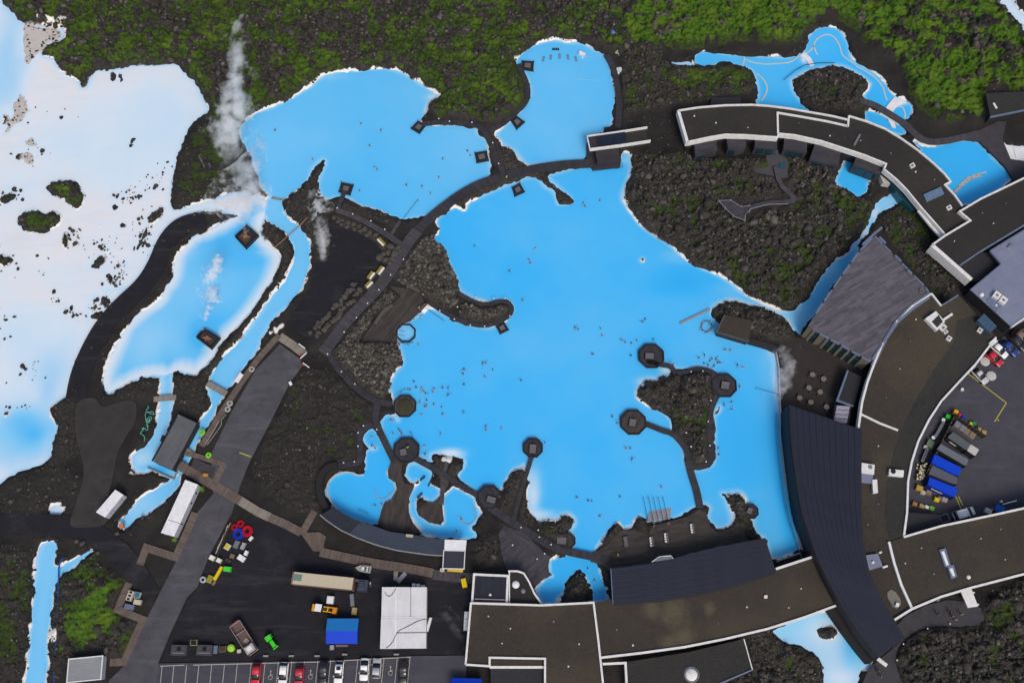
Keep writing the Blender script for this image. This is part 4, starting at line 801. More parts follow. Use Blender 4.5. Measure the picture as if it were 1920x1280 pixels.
# --- curved museum wing with turf roof (centre right)
rimL = [(1747,550),(1715,570),(1685,596),(1664,624),(1655,643),(1640,680),(1627,715),(1617,752),(1610,801)]
rimR = [(1868,632),(1830,682),(1797,717),(1765,752),(1742,787),(1722,827),(1710,865),(1703,902),(1701,960),(1695,1006)]
B4 = house('turf_wing', 'broad curved wing with brown turf roof between the restaurant and the car park', rimL + [(1600,870),(1600,1040),(1652,1122),(1675,1160),(1710,1139),(1667,1015)] + [(1690,1006)] + rimR[::-1] + [(1832,590),(1797,553),(1765,573)], 5.4, WALLD, SODA)
wadd('dark_turf_strip', MB().band(PP(resample([(1832,592),(1860,632),(1826,682),(1793,717),(1760,752),(1738,787),(1718,827),(1706,865),(1699,902),(1697,960),(1692,1000)], 22), 5.45), PP(resample([(1795,600),(1790,640),(1760,680),(1735,720),(1712,760),(1692,800),(1675,850),(1665,900),(1660,950),(1660,985),(1668,1010)], 22), 5.45), 5.38, 5.43), SODC, B4)  # darker turf strip along the outer side of the curved roof
parapet(B4, rimL, 5.4, .4, .45, drop=1.2); parapet(B4, rimR, 5.4, .4, .42, drop=1.0); parapet(B4, [(1747,550),(1765,573)], 5.4, .35, .4); parapet(B4, [(1765,573),(1797,553)], 5.4, .25, .3, TRIM)
parapet(B4, [(1615,776),(1650,793),(1684,806)], 5.4, .3, .4, drop=.1)
wadd('gutter', MB().strip(PP([(1742,556),(1712,576),(1683,602),(1662,632),(1637,685)], 5.9), .9, 5.3, 5.75), TRIM, B4)
rbox(B4, 'roof_plant', [(1735,597),(1755,583),(1772,603),(1757,620)], 5.4, 1.0, WHITE)
wadd('plant_well', MB().prism(PP([(1747,603),(1760,590),(1768,603),(1757,614)], 6.42), 6.3, 6.42), SODC, B4)
wadd('duct', MB().strip(PP([(1768,600),(1786,588)], 5.9), .5, 5.4, 5.9), WHITE, B4)
for x, y, w_, h_, a_ in ((1769,614,12,9,-45),(1838,619,9,8,35),(1780,634,9,8,35),(1774,622,7,6,-40)):
    h2_ = rbox(B4, 'roof_hatch', around(x, y, w_, h_, a_), 5.4, .45, WHITE); wadd('hatch_cover', MB().prism(PP(around(x, y, w_ * .5, h_ * .5, a_), 5.92), 5.8, 5.92), GREYP, h2_)
rbox(B4, 'cooling_unit', around(1851,606,34,18,45), 5.4, 1.4, M('blue_unit', (.055, .105, .17), (.03, .06, .1), .5)); rbox(B4, 'white_unit', around(1863,641,14,9,-40), 5.4, .6, WHITE)
u = rbox(B4, 'roof_plant', [(1616,867),(1640,871),(1639,889),(1615,886)], 5.4, 1.1, WHITE); wadd('fan', MB().cyl(PP([(1632,875)], 6.6)[0], .45, 6.45, 6.62, 12), GREYP, u)
rbox(B4, 'roof_plant', [(1614,887),(1637,890),(1636,906),(1613,903)], 5.4, .7, METAL); rbox(B4, 'roof_plant', around(1641,911,9,25,-4), 5.4, .9, WHITE)
u = rbox(B4, 'roof_plant', around(1681,886,27,12,6), 5.4, .9, WHITE); wadd('fan', MB().cyl(PP([(1675,883)], 6.4)[0], .55, 6.25, 6.4, 12), DARKP, u)
# --- south-east turf wing
B4b = house('visitor_wing', 'turf roofed wing with white edges running off the right side below the car park', [(1667,1015),(1695,1006),(1767,985),(1862,965),(1930,950),(2060,925),(2060,1040),(1930,1073),(1822,1101),(1765,1118),(1712,1140),(1690,1095),(1677,1055)], 5.6, WALLD, SODA)
parapet(B4b, [(1667,1015),(1677,1055),(1690,1095),(1710,1139)], 5.6, .3, .5, drop=.3); parapet(B4b, [(1695,1006),(1767,985),(1862,965),(1930,950),(2060,925)], 5.6, .4, .42, drop=1); parapet(B4b, [(1675,1163),(1710,1141),(1765,1118),(1822,1101),(1930,1073),(2060,1040)], 5.6, .4, .45, drop=1)
rbox(B4b, 'skylight', [(1761,1030),(1773,1027),(1783,1060),(1772,1063)], 5.6, .45, TRIM); rbox(B4b, 'skylight', [(1777,1062),(1788,1058),(1795,1081),(1784,1085)], 5.6, .45, TRIM)
for q in ([(1765,1034),(1770,1032),(1779,1058),(1775,1060)], [(1780,1066),(1786,1064),(1791,1079),(1787,1080)]): rbox(B4b, 'skylight_pane', q, 6.02, .1, WHITE2)
wadd('roof_vent', MB().dome(PP([(1817,1081)], 5.9)[0], .45, .4, 5.6), WHITE, B4b)
wadd('loading_roof', MB().prism(PP([(1693,1003),(1697,970),(1705,960),(1760,965),(1767,984)], 3.6), .6, 3.6), METAL if False else WALLD, B4b)
B4c = solo('entrance_canopy', MB().prism(PP([(1801,1107),(1821,1102),(1834,1136),(1815,1139)], 3.2), 2.9, 3.2).box((*PP([(1818,1112)], 1)[0], 1.7), (.3, .3, 2.6)).box((*PP([(1826,1134)], 1)[0], 1.7), (.3, .3, 2.6)), WHITE, 'white flat canopy standing out from the turf roofed visitor wing', 'canopy')
# roof dressings on the turf wing beside the dark roof
u = rbox(B4, 'roof_plant', [(1620,1041),(1646,1037),(1655,1061),(1628,1069)], 5.4, .7, METAL); wadd('roof_vent', MB().dome(PP([(1637,1053)], 6.3)[0], .35, .4, 6.1, 10), WHITE, u)
wadd('roof_pipe', MB().tube([(*PP([(1648,1036)], 5.8)[0], 5.7), (*PP([(1653,1034)], 5.8)[0], 5.7)], .22, 8), WHITE, B4); wadd('roof_pipe', MB().tube([(*PP([(1655,1063)], 5.8)[0], 5.7), (*PP([(1664,1060)], 5.8)[0], 5.7)], .22, 8), WHITE, B4)
rbox(B4, 'ballast_patch', chaikin([(1660,1112),(1675,1102),(1693,1130),(1678,1144)], 1), 5.4, .12, M('pale_ballast', (.20, .18, .16), (.12, .11, .10), .9, s=3)); rbox(B4, 'white_unit', around(1683,1133,6,7,20), 5.4, .6, WHITE)
# --- dark curved hall
NAVY = planks('navy_seam_roof', 1.62, (.0135, .0145, .0235), (.0175, .0185, .0285), .9, .5, streak=.3)
L5 = [(1481,759),(1482,800),(1487,852),(1495,910),(1504,960),(1518,1002),(1532,1044),(1552,1087),(1575,1130),(1610,1185),(1647,1233)]
R5 = [(1615,805),(1614,865),(1614,910),(1615,960),(1616,1000),(1620,1030),(1630,1075),(1640,1100),(1652,1122),(1675,1160),(1695,1195)]
A5, B5p = resample(PP(L5, 7.0), 26), resample(PP(R5, 7.0), 26)
B5 = thing('bath_hall', 'long curved hall with navy standing seam roof along the lagoon edge', 'building', W(1560, 960, .3))
wadd('wall', MB().band(offsets(B5p, .3, False), offsets(A5, -.3, False), .3, 6.6), WALLD, B5)
NV = planks('navy_seam_roof_uv', 0, (.0125, .0150, .0290), (.0165, .0190, .0350), .5, .5, uv=True, streak=.5)
wadd('roof_base', MB().band(B5p, A5, 6.6, 6.86), DARKP, B5)
for k in range(11):
    la = [tuple(Vector(p).lerp(Vector(q), k / 11)) for p, q in zip(B5p, A5)]; lb = [tuple(Vector(p).lerp(Vector(q), (k + .965) / 11)) for p, q in zip(B5p, A5)]
    wadd('roof_panel', MB().band(la, lb, 6.82, 6.98 - .012 * (k % 3)), NV, B5)
for i in range(0, 15):
    a, b = A5[i], A5[i + 1]; an = math.atan2(b[1] - a[1], b[0] - a[0]); c = ((a[0] + b[0]) / 2 - .05, (a[1] + b[1]) / 2)
    wadd('window', MB().box((c[0] + .10, c[1] + .03, 4.3), (math.dist(a, b) * .88, .4, 3.2), an), M('hall_glass', (.055, .17, .23), (.04, .13, .19), .1, bm=0), B5)
    wadd('mullion', MB().box((a[0] + .02, a[1], 3.6), (.16, .5, 5.6), an), TRIM, B5); wadd('balustrade', MB().box((c[0] - 1.25, c[1] + .05, .95), (math.dist(a, b) * .9, .06, .8), an), M('balustrade_glass', (.16, .26, .30), None, .1, bm=0), B5)
wadd('eaves_gutter', MB().strip(A5, .35, 6.55, 7.08), DARKP, B5)
struct('terrace', MB().band(PP(resample([(1478,775),(1480,830),(1488,900),(1500,960),(1516,1010),(1524,1036)], 14), .55), PP(resample([(1463,757),(1466,800),(1469,860),(1475,905),(1485,955),(1505,1034)], 14), .55), -.6, .55), PAVE)
struct('pool_edge', MB().strip(PP([(1408,640),(1440,650),(1455,658),(1461,690),(1463,757),(1466,800),(1469,860),(1475,905),(1485,955),(1494,990),(1506,1034),(1455,1052)], .62), .28, -.6, .62), M('pool_coping', (.46, .46, .45), (.3, .3, .3), .7))
wadd('end_fascia', MB().strip(PP([(1646,1234),(1663,1247)], 4.0), .7, 3.6, 4.0), WHITE, B5)
wadd('side_wall', MB().strip(PP([(1560,1140),(1588,1180),(1612,1212),(1635,1240)], 3.2), 1.4, .3, 3.2), M('rust_cladding', (.022, .018, .017), (.014, .012, .012), .8), B5)
# --- glass link buildings on the terrace
B5b = house('glass_link', 'small glazed link with blue-grey frame between terrace and turf wing', [(1590,694),(1616,706),(1601,762),(1570,750)], 3.4, TEAL, WALLD)
parapet(B5b, [(1590,694),(1570,750),(1600,761)], 3.4, .2, .4, TRIM, drop=.3)
B5c = thing('louvre_roof', 'pale louvred roof over the stair next to the dark hall', 'roof', W(1579, 776, 3.0))
for k_ in range(4): 
    y0 = 760 + k_ * 8.2; x0 = 1569.5 - k_ * 1.6
    wadd('louvre', MB().prism(PP([(x0, y0), (x0 + 24.5, y0 + 1.6), (x0 + 23, y0 + 8.6), (x0 - 1.8, y0 + 7)], 3.2), 3.05, 3.2), M('louvre_metal', (.36, .35, .42), (.27, .26, .32), .4), B5c)
wadd('frame', MB().prism(PP([(1566,758),(1597,761),(1592,797),(1561,789)], 3.0), .4, 3.0), WALLD, B5c)
# --- dark roof by the loungers
q6 = [(1146,1065),(1222,1056),(1260,1047),(1335,1027),(1435,1008),(1455,1073),(1385,1095),(1320,1112),(1240,1126),(1150,1132)]
B6 = house('cafe_wing', 'low wing with navy seam roof behind the wooden bathing deck', q6, 4.6, WALLD, DARKP)
u0 = resample(PP([(1146,1065),(1222,1056),(1260,1047),(1335,1027),(1435,1008)], 4.7), 14); u1 = resample(PP([(1150,1132),(1240,1126),(1320,1112),(1385,1095),(1455,1073)], 4.7), 14)
NVB = planks('navy_seam_roof_c', 0, (.0125, .0150, .0290), (.0165, .0190, .0350), .5, .5, uv=True, streak=.55)
for k in range(7):
    la = [tuple(Vector(p).lerp(Vector(q), k / 7)) for p, q in zip(u0, u1)]; lb = [tuple(Vector(p).lerp(Vector(q), (k + .965) / 7)) for p, q in zip(u0, u1)]
    wadd('roof_panel', MB().band(la, lb, 4.56, 4.72 - .012 * (k % 2)), NVB, B6)
wadd('eaves', MB().strip(PP([(1150,1132),(1240,1126),(1320,1112),(1385,1095),(1455,1073)], 4.7), .3, 4.3, 4.7), DARKP, B6)
wadd('gable', MB().strip(PP([(1146,1065),(1150,1132)], 4.7), .3, 4.2, 4.7), TRIM, B6)
facade(B6, PP([(1146,1065)], 4.6)[0], PP([(1260,1047)], 4.6)[0], 4.6, ((.8, 3.4),), 6, frac=.8)
facade(B6, PP([(1260,1047)], 4.6)[0], PP([(1435,1008)], 4.6)[0], 4.6, ((.8, 3.4),), 9, frac=.8)
# --- southern turf roofs
B7 = house('changing_wing', 'large turf roofed wing with white parapets at the bottom centre', [(883,1130),(1015,1134),(1113,1129),(1122,1200),(1134,1330),(1022,1330),(1022,1234),(918,1232),(917,1247),(873,1245)], 4.4, WALLW, SODA)
parapet(B7, [(873,1245),(883,1130),(1015,1134),(1113,1129),(1122,1200),(1136,1330)], 4.4, .35, .4, drop=.8); parapet(B7, [(873,1245),(918,1248),(918,1232),(1022,1234),(1022,1330)], 4.4, .35, .4, drop=.8)
wadd('lower_roof', MB().prism(PP([(920,1238),(1018,1240),(1018,1330),(920,1330)], 3.4), .3, 3.4), WALLD, B7); wadd('parapet', MB().strip(PP([(918,1250),(1020,1250)], 3.8), .5, 3.0, 3.8), WHITE, B7)
wadd('roof_turf', MB().prism(PP([(921,1236),(1016,1237),(1016,1246),(921,1246)], 3.6), 3.3, 3.6), SODA, B7)
for q in ([(871,1146),(879,1146),(878,1159),(870,1159)], [(870,1160),(878,1160),(877,1181),(869,1181)]): wadd('side_unit', MB().prism(PP(q, 2.2), .6, 2.2), WHITE, B7)
B7b = house('spa_wing', 'curved turf roofed wing with straw coloured patch between the dark roofs', [(1113,1129),(1150,1122),(1240,1116),(1320,1102),(1385,1085),(1455,1063),(1534,1038),(1580,1130),(1440,1178),(1285,1212),(1127,1232)], 4.3, WALLW, straw_roof())
parapet(B7b, [(1580,1130),(1510,1156),(1440,1178),(1360,1197),(1285,1212),(1205,1223),(1127,1232)], 4.3, .35, .45, drop=.8); parapet(B7b, [(1455,1066),(1534,1040)], 4.3, .35, .5)
for x, y in ((1436,1118),): rbox(B7b, 'roof_hatch', around(x, y, 6, 6), 4.3, .4, WHITE)
B9 = house('annex', 'low annex with grey turf roof and a round white dome at the bottom edge', [(1176,1240),(1290,1222),(1395,1197),(1411,1255),(1340,1285),(1290,1340),(1176,1340)], 3.2, WALLD, SODC)
parapet(B9, [(1395,1197),(1411,1255)], 3.2, .15, .2, WHITE, drop=.2); parapet(B9, [(1411,1255),(1340,1285),(1290,1340)], 3.2, .2, .3, TRIM, drop=.2); parapet(B9, [(1130,1244),(1173,1242),(1178,1340)], 3.2, .4, .45, WHITE, drop=.6)
wadd('dome', MB().dome(PP([(1297,1264)], 3.6)[0], 1.25, .5, 3.2, 24), WHITE, B9); wadd('dome_kerb', MB().torus(PP([(1297,1264)], 3.3)[0], 1.45, .12, 3.25, 24), GREYP, B9)
rd_ = random.Random(5)
for o_, z_, box_ in ((B1, 5.2, [(1300,215),(1340,230),(1400,235),(1500,235),(1560,250),(1620,262),(1675,290),(1720,325),(1745,335)]), (B2, 5.9, [(1850,400),(1890,380),(1870,420),(1790,450)]), (B4, 5.4, [(1700,640),(1690,690),(1660,740),(1720,600),(1780,580),(1640,840),(1650,940),(1630,980)]), (B4b, 5.6, [(1720,1030),(1745,1080),(1840,1010),(1880,1050),(1870,990),(1700,1060)]), (B7, 4.4, [(910,1150),(960,1180),(1040,1160),(1080,1210),(1060,1250),(940,1210)]), (B7b, 4.3, [(1160,1180),(1340,1170),(1400,1140),(1500,1100),(1180,1210),(1480,1140)])):
    for x, y in box_:
        x += rd_.uniform(-8, 8); y += rd_.uniform(-5, 5); c = PP([(x, y)], z_ + .2)[0]
        wadd('roof_drain', MB().cyl(c, rd_.uniform(.10, .2), z_ - .02, z_ + rd_.uniform(.12, .3), 8), rd_.choice((WHITE, GREYP, WHITE)), o_)
# --- small pool house, round annex
B8 = house('pool_house', 'small dark roofed pool house with white frame and pale beam', [(889,1076),(952,1079),(950,1131),(885,1130)], 3.8, WALLW, planks('panel_roof', 1.57, (.016, .018, .028), (.022, .024, .034), 1.0, .4))
parapet(B8, [(889,1076),(952,1079),(950,1131),(885,1130)], 3.8, .35, .45, closed=True, drop=.7); wadd('roof_beam', MB().strip(PP([(890,1122),(950,1124)], 4.2), .2, 4.0, 4.2), M('pink_beam', (.33, .27, .27)), B8); wadd('roof_vent', MB().dome(PP([(919,1114)], 4.1)[0], .3, .4, 3.8, 10), WHITE, B8)
rc = [(953,1070),(970,1070),(982,1074),(992,1090),(1002,1112),(1016,1132),(954,1132)]
B8b = house('round_annex', 'rounded annex with white rim and two roof domes beside the small pool', rc, 3.4, WALLW, M('bitumen', (.030, .028, .026), (.02, .019, .018), .9))
parapet(B8b, rc[:-1], 3.4, .4, .35, drop=.9); wadd('dome', MB().dome(PP([(967,1095)], 3.7)[0], .8, .5, 3.4, 16), WHITE2, B8b); wadd('dome', MB().dome(PP([(981,1107)], 3.6)[0], .5, .2, 3.4, 12), GREYP, B8b)
parapet(B8b, [(955,1071),(955,1131)], 3.4, .3, .25); 
# --- curved pool bar roof with wall
o10 = [(600,965),(617,979),(640,994),(670,1008),(705,1021),(742,1031),(805,1040),(832,1041)]
i10 = [(626,950),(640,960),(660,971),(705,987),(730,996),(792,1005),(815,1009),(835,1011)]
a10, b10 = resample(PP(i10, 3.3), 16), resample(PP(o10, 3.3), 16)
B10 = thing('pool_bar', 'curved bar building with slate blue roof below the small pools', 'building', W(710, 1000, .3))
wadd('wall', MB().band(offsets(a10, -.2, False), offsets(b10, .2, False), .2, 3.0), WALLD, B10)
wadd('roof', MB().band(a10[4:], b10[4:], 3.0, 3.3), planks('slate_blue_roof', 0, (.034, .042, .064), (.040, .048, .070), 1.3, .4, uv=True, streak=.2), B10)
wadd('dark_roof', MB().band(a10[:5], b10[:5], 3.0, 3.28), planks('slate_dark_roof', 0, (.020, .022, .032), (.024, .026, .036), 1.3, .4, uv=True, streak=.2), B10)
wadd('edge_trim', MB().strip(b10, .22, 3.0, 3.4), M('pale_trim', (.26, .27, .28)), B10)
wadd('cabinet', MB().box((*PP([(768,1004)], 3.4)[0], 3.45), (1.5, .55, .35), -.1), M('cream_cabinet', (.45, .42, .33)), B10)
solo('curved_screen', MB().strip(PP(chaikin([(632,871),(616,873),(603,886),(598,904),(599,925),(606,944),(618,960)], 2, False), 2.0), 1.3, .2, 2.0), M('screen_timber', (.020, .019, .020), (.013, .013, .014), .8), 'dark curved timber screen wall wrapping the round pool on its left', 'screen')
struct('pool_edge', MB().strip(PP(chaikin([(682,889),(672,891),(655,884),(640,885),(626,891),(614,905),(612,922),(621,942),(634,955)], 2, False), .5), .3, -.5, .5), M('pool_coping_pale', (.5, .5, .5), (.36, .36, .36), .7))
B10b = house('glass_kiosk', 'kiosk with white canopy and dark glass roof at the end of the pool bar', [(832,1031),(872,1032),(870,1066),(830,1065)], 3.4, WALLD, glassmat('roof_glass', (.035, .035, .045), .1))
wadd('canopy', MB().prism(PP([(834,1011),(875,1012),(873,1031),(833,1030)], 3.6), 3.3, 3.6), WHITE2, B10b)
wadd('frame_edge', MB().strip(PP([(832,1031),(872,1032),(870,1066),(830,1065)], 3.6), .18, 3.2, 3.6, True), WHITE, B10b)
wadd('sign_beam', MB().strip(PP([(839,1067),(868,1069)], 2.6), .7, 2.0, 2.6), paint('yellow_paint', (.62, .42, .02)), B10b)
# --- pavilion at the upper pool
B17 = thing('bathing_pavilion', 'pavilion with dark roof held by two long white beams over the upper pool', 'pavilion', W(1145, 275, .4))
wadd('roof', MB().prism(PP([(1101,256),(1171,245),(1176,266),(1107,276)], 4.0), 3.7, 4.0), planks('panel_roof_b', 1.4, (.012, .016, .032), (.015, .019, .036), 1.2, .4), B17)
wadd('roof_panel', MB().prism(PP([(1103,257),(1115,255),(1119,274),(1107,276)], 4.04), 3.9, 4.04), M('brown_panel', (.040, .031, .034)), B17)
wadd('beam', MB().strip(PP([(1100,255),(1157,247),(1214,238)], 4.3), .3, 3.6, 4.3), WHITE, B17); wadd('beam', MB().strip(PP([(1106,279),(1160,272),(1220,263)], 4.3), .3, 3.3, 4.3), WHITE, B17); wadd('beam', MB().strip(PP([(1101,255),(1106,279)], 4.3), .25, 3.6, 4.3), WHITE, B17)
wadd('cabin', MB().prism(PP([(1116,283),(1160,276),(1162,299),(1120,303)], 3.0), .2, 3.0), planks('cabin_roof', .1, (.028, .025, .030), (.036, .032, .037), .8), B17)
wadd('turf_roof', MB().prism(PP([(1172,247),(1210,242),(1214,262),(1176,268)], 3.6), .4, 3.6), SODC, B17)
wadd('deck_box', MB().prism(PP([(1133,239),(1155,236),(1157,247),(1135,249)], 1.2), -.4, 1.2), DARKP, B17)
struct('pool_rail', MB().tube([W(1162,287,.9), W(1168,314,.9), W(1152,317,.9)], .04, 5), DARKP)
# --- dark roof at the right edge, upper corner
B18 = house('gate_house', 'dark flat roofed gate house at the right edge above the mossy bank', [(1848,175),(2000,168),(2000,196),(1925,205),(1857,219)], 4.0, WALLD, SODC)
parapet(B18, [(1857,219),(1925,205),(2000,196)], 4.0, .2, .3, TRIM, drop=.4); wadd('roof_litter', MB().box((*PP([(1866,198)], 4.2)[0], 4.1), (.5, 1.6, .2), .3), WHITE, B18)
# --- lookout platform
lk = [(1347,376),(1370,375),(1390,387),(1405,385),(1407,393),(1398,402),(1397,413),(1375,405),(1360,390)]
sheet('path', [(1436,292),(1462,288),(1478,300),(1478,335),(1440,330),(1418,326),(1412,318),(1440,312)], 1.0, BW['slate'], thick=.4)
for q_ in ([(1449,281),(1459,281),(1459,288),(1449,288)], [(1462,306),(1474,307),(1472,316),(1461,315)]): struct('plunge_pool', MB().prism(PP(q_, 1.25), .6, 1.25), TEAL)
B19 = thing('lookout_platform', 'timber lookout platform with pale railing in the lava field', 'platform', W(1380, 392, .8))
wadd('deck', MB().prism(PP(lk, 2.0), 1.75, 2.0), wood('lk', .3, 'slate'), B19)
wadd('railing', MB().strip(PP(lk[3::-1], 3.0), .1, 2.9, 3.0), M('rail_pale', (.30, .30, .34)), B19); wadd('railing', MB().strip(PP(lk[4:] + lk[:1], 3.0), .1, 2.9, 3.0), M('rail_pale', (.30, .30, .34)), B19)
for x, y in lk: wadd('post', MB().box((*PP([(x, y)], 2.5)[0], 1.9), (.12, .12, 2.2)), M('rail_pale', (.30, .30, .34)), B19)
wadd('railing', MB().strip(PP([(1398,402),(1408,391),(1440,383),(1478,382)], 3.0), .1, 2.9, 3.0), M('rail_pale', (.30, .30, .34)), B19)
# --- bathing hall on the rock island
B20 = house('island_pavilion', 'turf roofed timber pavilion standing at the rock island by the waterfall pool', [(1359,590),(1409,600),(1404,640),(1344,622)], 2.8, WALLD, SODA, z0=-.3)
wadd('frame', MB().strip(PP([(1359,590),(1344,622),(1404,640)], 2.9), .3, 2.5, 2.9), EDGE, B20)
struct('pool_wall', MB().strip(PP([(1404,638),(1430,645),(1462,655)], 1.0), 1.3, -.4, 1.0), WALLD)
# ================================================================ level the ground under everything that was laid on it
laid = np.zeros((NY, NX), bool)
for poly, z_ in LEVEL:
    m = fill(poly); HT[m] = np.minimum(HT[m], z_ - .12); laid |= m
near_laid = blur(laid.astype(np.float32), 2); HT = np.where((near_laid > 0) & ~laid, np.minimum(HT, .75 + (1 - near_laid) * 1.2), HT).astype(np.float32)
gco = np.empty(len(ground.data.vertices) * 3, np.float32); ground.data.vertices.foreach_get('co', gco); gco = gco.reshape(-1, 3)
gco[:, 2] = HT.ravel()[gused] - ground.location.z
ground.data.vertices.foreach_set('co', gco.ravel()); ground.data.update()
# ---------------------------------------------------------------- loose lava stones
def ico():
    t = (1 + 5 ** .5) / 2
    v = np.array([(-1,t,0),(1,t,0),(-1,-t,0),(1,-t,0),(0,-1,t),(0,1,t),(0,-1,-t),(0,1,-t),(t,0,-1),(t,0,1),(-t,0,-1),(-t,0,1)]) / math.sqrt(1 + t * t)
    f = np.array([(0,11,5),(0,5,1),(0,1,7),(0,7,10),(0,10,11),(1,5,9),(5,11,4),(11,10,2),(10,7,6),(7,1,8),(3,9,4),(3,4,2),(3,2,6),(3,6,8),(3,8,9),(4,9,5),(2,4,11),(6,2,10),(8,6,7),(9,8,1)])
    return v, f
def scatter(name, x, y, z, size, seed, mat):
    rs = np.random.RandomState(seed); v, f = ico(); n = len(x)
    V = v[None] * (1 + .5 * (rs.rand(n, 12, 1) - .5)) * (size[:, None, None] * (.5 + 1.0 * rs.rand(n, 1, 3)) * np.array([1, 1, .85]))
    a = rs.rand(n) * 6.28; c, s = np.cos(a)[:, None], np.sin(a)[:, None]
    X = V[:, :, 0] * c - V[:, :, 1] * s + x[:, None]; Y = V[:, :, 0] * s + V[:, :, 1] * c + y[:, None]; Z = V[:, :, 2] + z[:, None]
    P = np.stack([X, Y, Z], 2).reshape(-1, 3).astype(np.float32); Fc = (f[None] + (np.arange(n) * 12)[:, None, None]).reshape(-1, 3).astype(np.int32)
    me = bpy.data.meshes.new(name); me.vertices.add(len(P)); me.vertices.foreach_set('co', P.ravel())
    me.loops.add(Fc.size); me.loops.foreach_set('vertex_index', Fc.ravel()); me.polygons.add(len(Fc)); me.polygons.foreach_set('loop_start', np.arange(0, Fc.size, 3, dtype=np.int32))
    me.update(calc_edges=True)
    t = np.repeat(rs.rand(n), 12); vcol(me, 'tint', np.repeat(t[:, None], 4, 1))
    return solo(name, me, mat, kind='stuff')
def stone_mat(name, lo, mid, hi):
    m, nt, bs = newmat(name); at = node(nt, 'ShaderNodeAttribute', attribute_name='tint'); co = node(nt, 'ShaderNodeTexCoord').outputs['Object']
    r = node(nt, 'ShaderNodeValToRGB'); nt.links.new(at.outputs['Fac'], r.inputs[0]); e = r.color_ramp.elements
    e[0].color = (*lo, 1); e[1].color = (*hi, 1); x = e.new(.7); x.color = (*mid, 1)
    c = mixc(nt, ramp(nt, noise(nt, co, 3, 4), 0, .6, .4, .7), r.outputs[0], (.03, .027, .022))
    nt.links.new(c, bs.inputs['Base Color']); bs.inputs['Roughness'].default_value = .95
    bump(nt, noise(nt, co, 9, 3), bs, .6, .06); return m
rs = np.random.RandomState(3)
core = (GX > -141) & (GX < 141) & (GY > -79) & (GY < 100)
wt = rock * (1 - .85 * moss) * np.clip((sdw - .2) / 3, 0, 1) * core
wt = wt * (near_laid < .02)
idx = rs.choice(wt.size, 30000, p=(wt.ravel() / wt.sum()))
sz = .09 + .24 * rs.rand(len(idx)) ** 2.5 * (.5 + rug.ravel()[idx])
scatter('lava_stones', GX.ravel()[idx] + rs.rand(len(idx)) * .2, GY.ravel()[idx] + rs.rand(len(idx)) * .2, HT.ravel()[idx] + sz * .22, sz, 4, stone_mat('lava_stone', (.010, .0092, .0085), (.034, .030, .026), (.14, .127, .112)))
wt = wt * np.clip(rug - .3, 0, 1) * (mn < .6); idx = rs.choice(wt.size, 2600, p=(wt.ravel() / wt.sum())); sz = .30 + .75 * rs.rand(len(idx)) ** 2.5
scatter('lava_blocks', GX.ravel()[idx], GY.ravel()[idx], HT.ravel()[idx] - sz * .1, sz, 14, stone_mat('lava_block', (.014, .0125, .011), (.042, .037, .032), (.11, .10, .088)))
wt = (near_laid < .02) * ((sdw > .3) & (sdw < 1.6) & core) * np.clip(.25 + rock, 0, 1)
idx = rs.choice(wt.size, 7000, p=(wt.ravel() / wt.sum())); sz = .10 + .26 * rs.rand(len(idx)) ** 2
scatter('shore_stones', GX.ravel()[idx], GY.ravel()[idx], np.maximum(HT.ravel()[idx], 0) + sz * .15, sz, 5, stone_mat('shore_stone', (.010, .0095, .010), (.024, .022, .021), (.07, .064, .058)))
# scattered black pebbles on the silica flats
pts = []
for cx, cy, rx, ry, n in ((240,365,22,14,30),(195,465,30,22,30),(215,525,20,12,30),(190,575,20,18,60),(140,590,14,10,14),(60,700,50,20,8),(105,560,16,10,8),(285,345,30,20,10),(140,440,12,20,18),(20,370,26,14,20),(60,300,40,30,12),(270,440,18,40,40),(50,500,50,20,10),(150,700,12,20,25),(90,215,50,30,6),(10,620,20,40,10),(245,270,6,8,4),(30,765,30,10,8),(290,330,20,30,10),(230,500,18,20,14),(60,690,20,10,6)):
    for _ in range(n): pts.append(W(cx + rs.randn() * rx * .55, cy + rs.randn() * ry * .55))
P = np.array(pts); sz = .12 + .4 * rs.rand(len(P)) ** 2
scatter('flat_pebbles', P[:, 0], P[:, 1], sz * .3, sz, 6, MATS.get('x') or stone_mat('pebble', (.012, .012, .012), (.028, .026, .022), (.06, .06, .03)))

# dense grey stones of the planted rock beds
gm = np.zeros((NY, NX), bool)
for p in ([(820,455),(832,462),(855,520),(860,545),(858,570),(835,580),(790,555),(732,518),(755,470),(780,455),(810,440)], [(700,640),(742,642),(752,655),(755,672),(740,697),(732,720),(722,748),(700,742),(660,712),(620,672),(615,660),(640,642),(672,636)], [(722,540),(748,553),(735,566),(700,590),(690,612),(670,640),(620,640),(660,600)], [(868,572),(900,570),(935,568),(955,572),(955,585),(935,598),(905,604),(875,600),(858,588)]): gm |= fill(PP(p, .8))
wt = gm * (near_laid < .05) * (sdw > .3); idx = rs.choice(wt.size, 5200, p=(wt.ravel() / wt.sum())); sz = .16 + .36 * rs.rand(len(idx)) ** 2
scatter('rock_bed_stones', GX.ravel()[idx] + rs.rand(len(idx)) * .2, GY.ravel()[idx] + rs.rand(len(idx)) * .2, HT.ravel()[idx] + sz * .2, sz, 24, stone_mat('rock_bed_stone', (.022, .020, .017), (.072, .066, .055), (.17, .158, .138)))
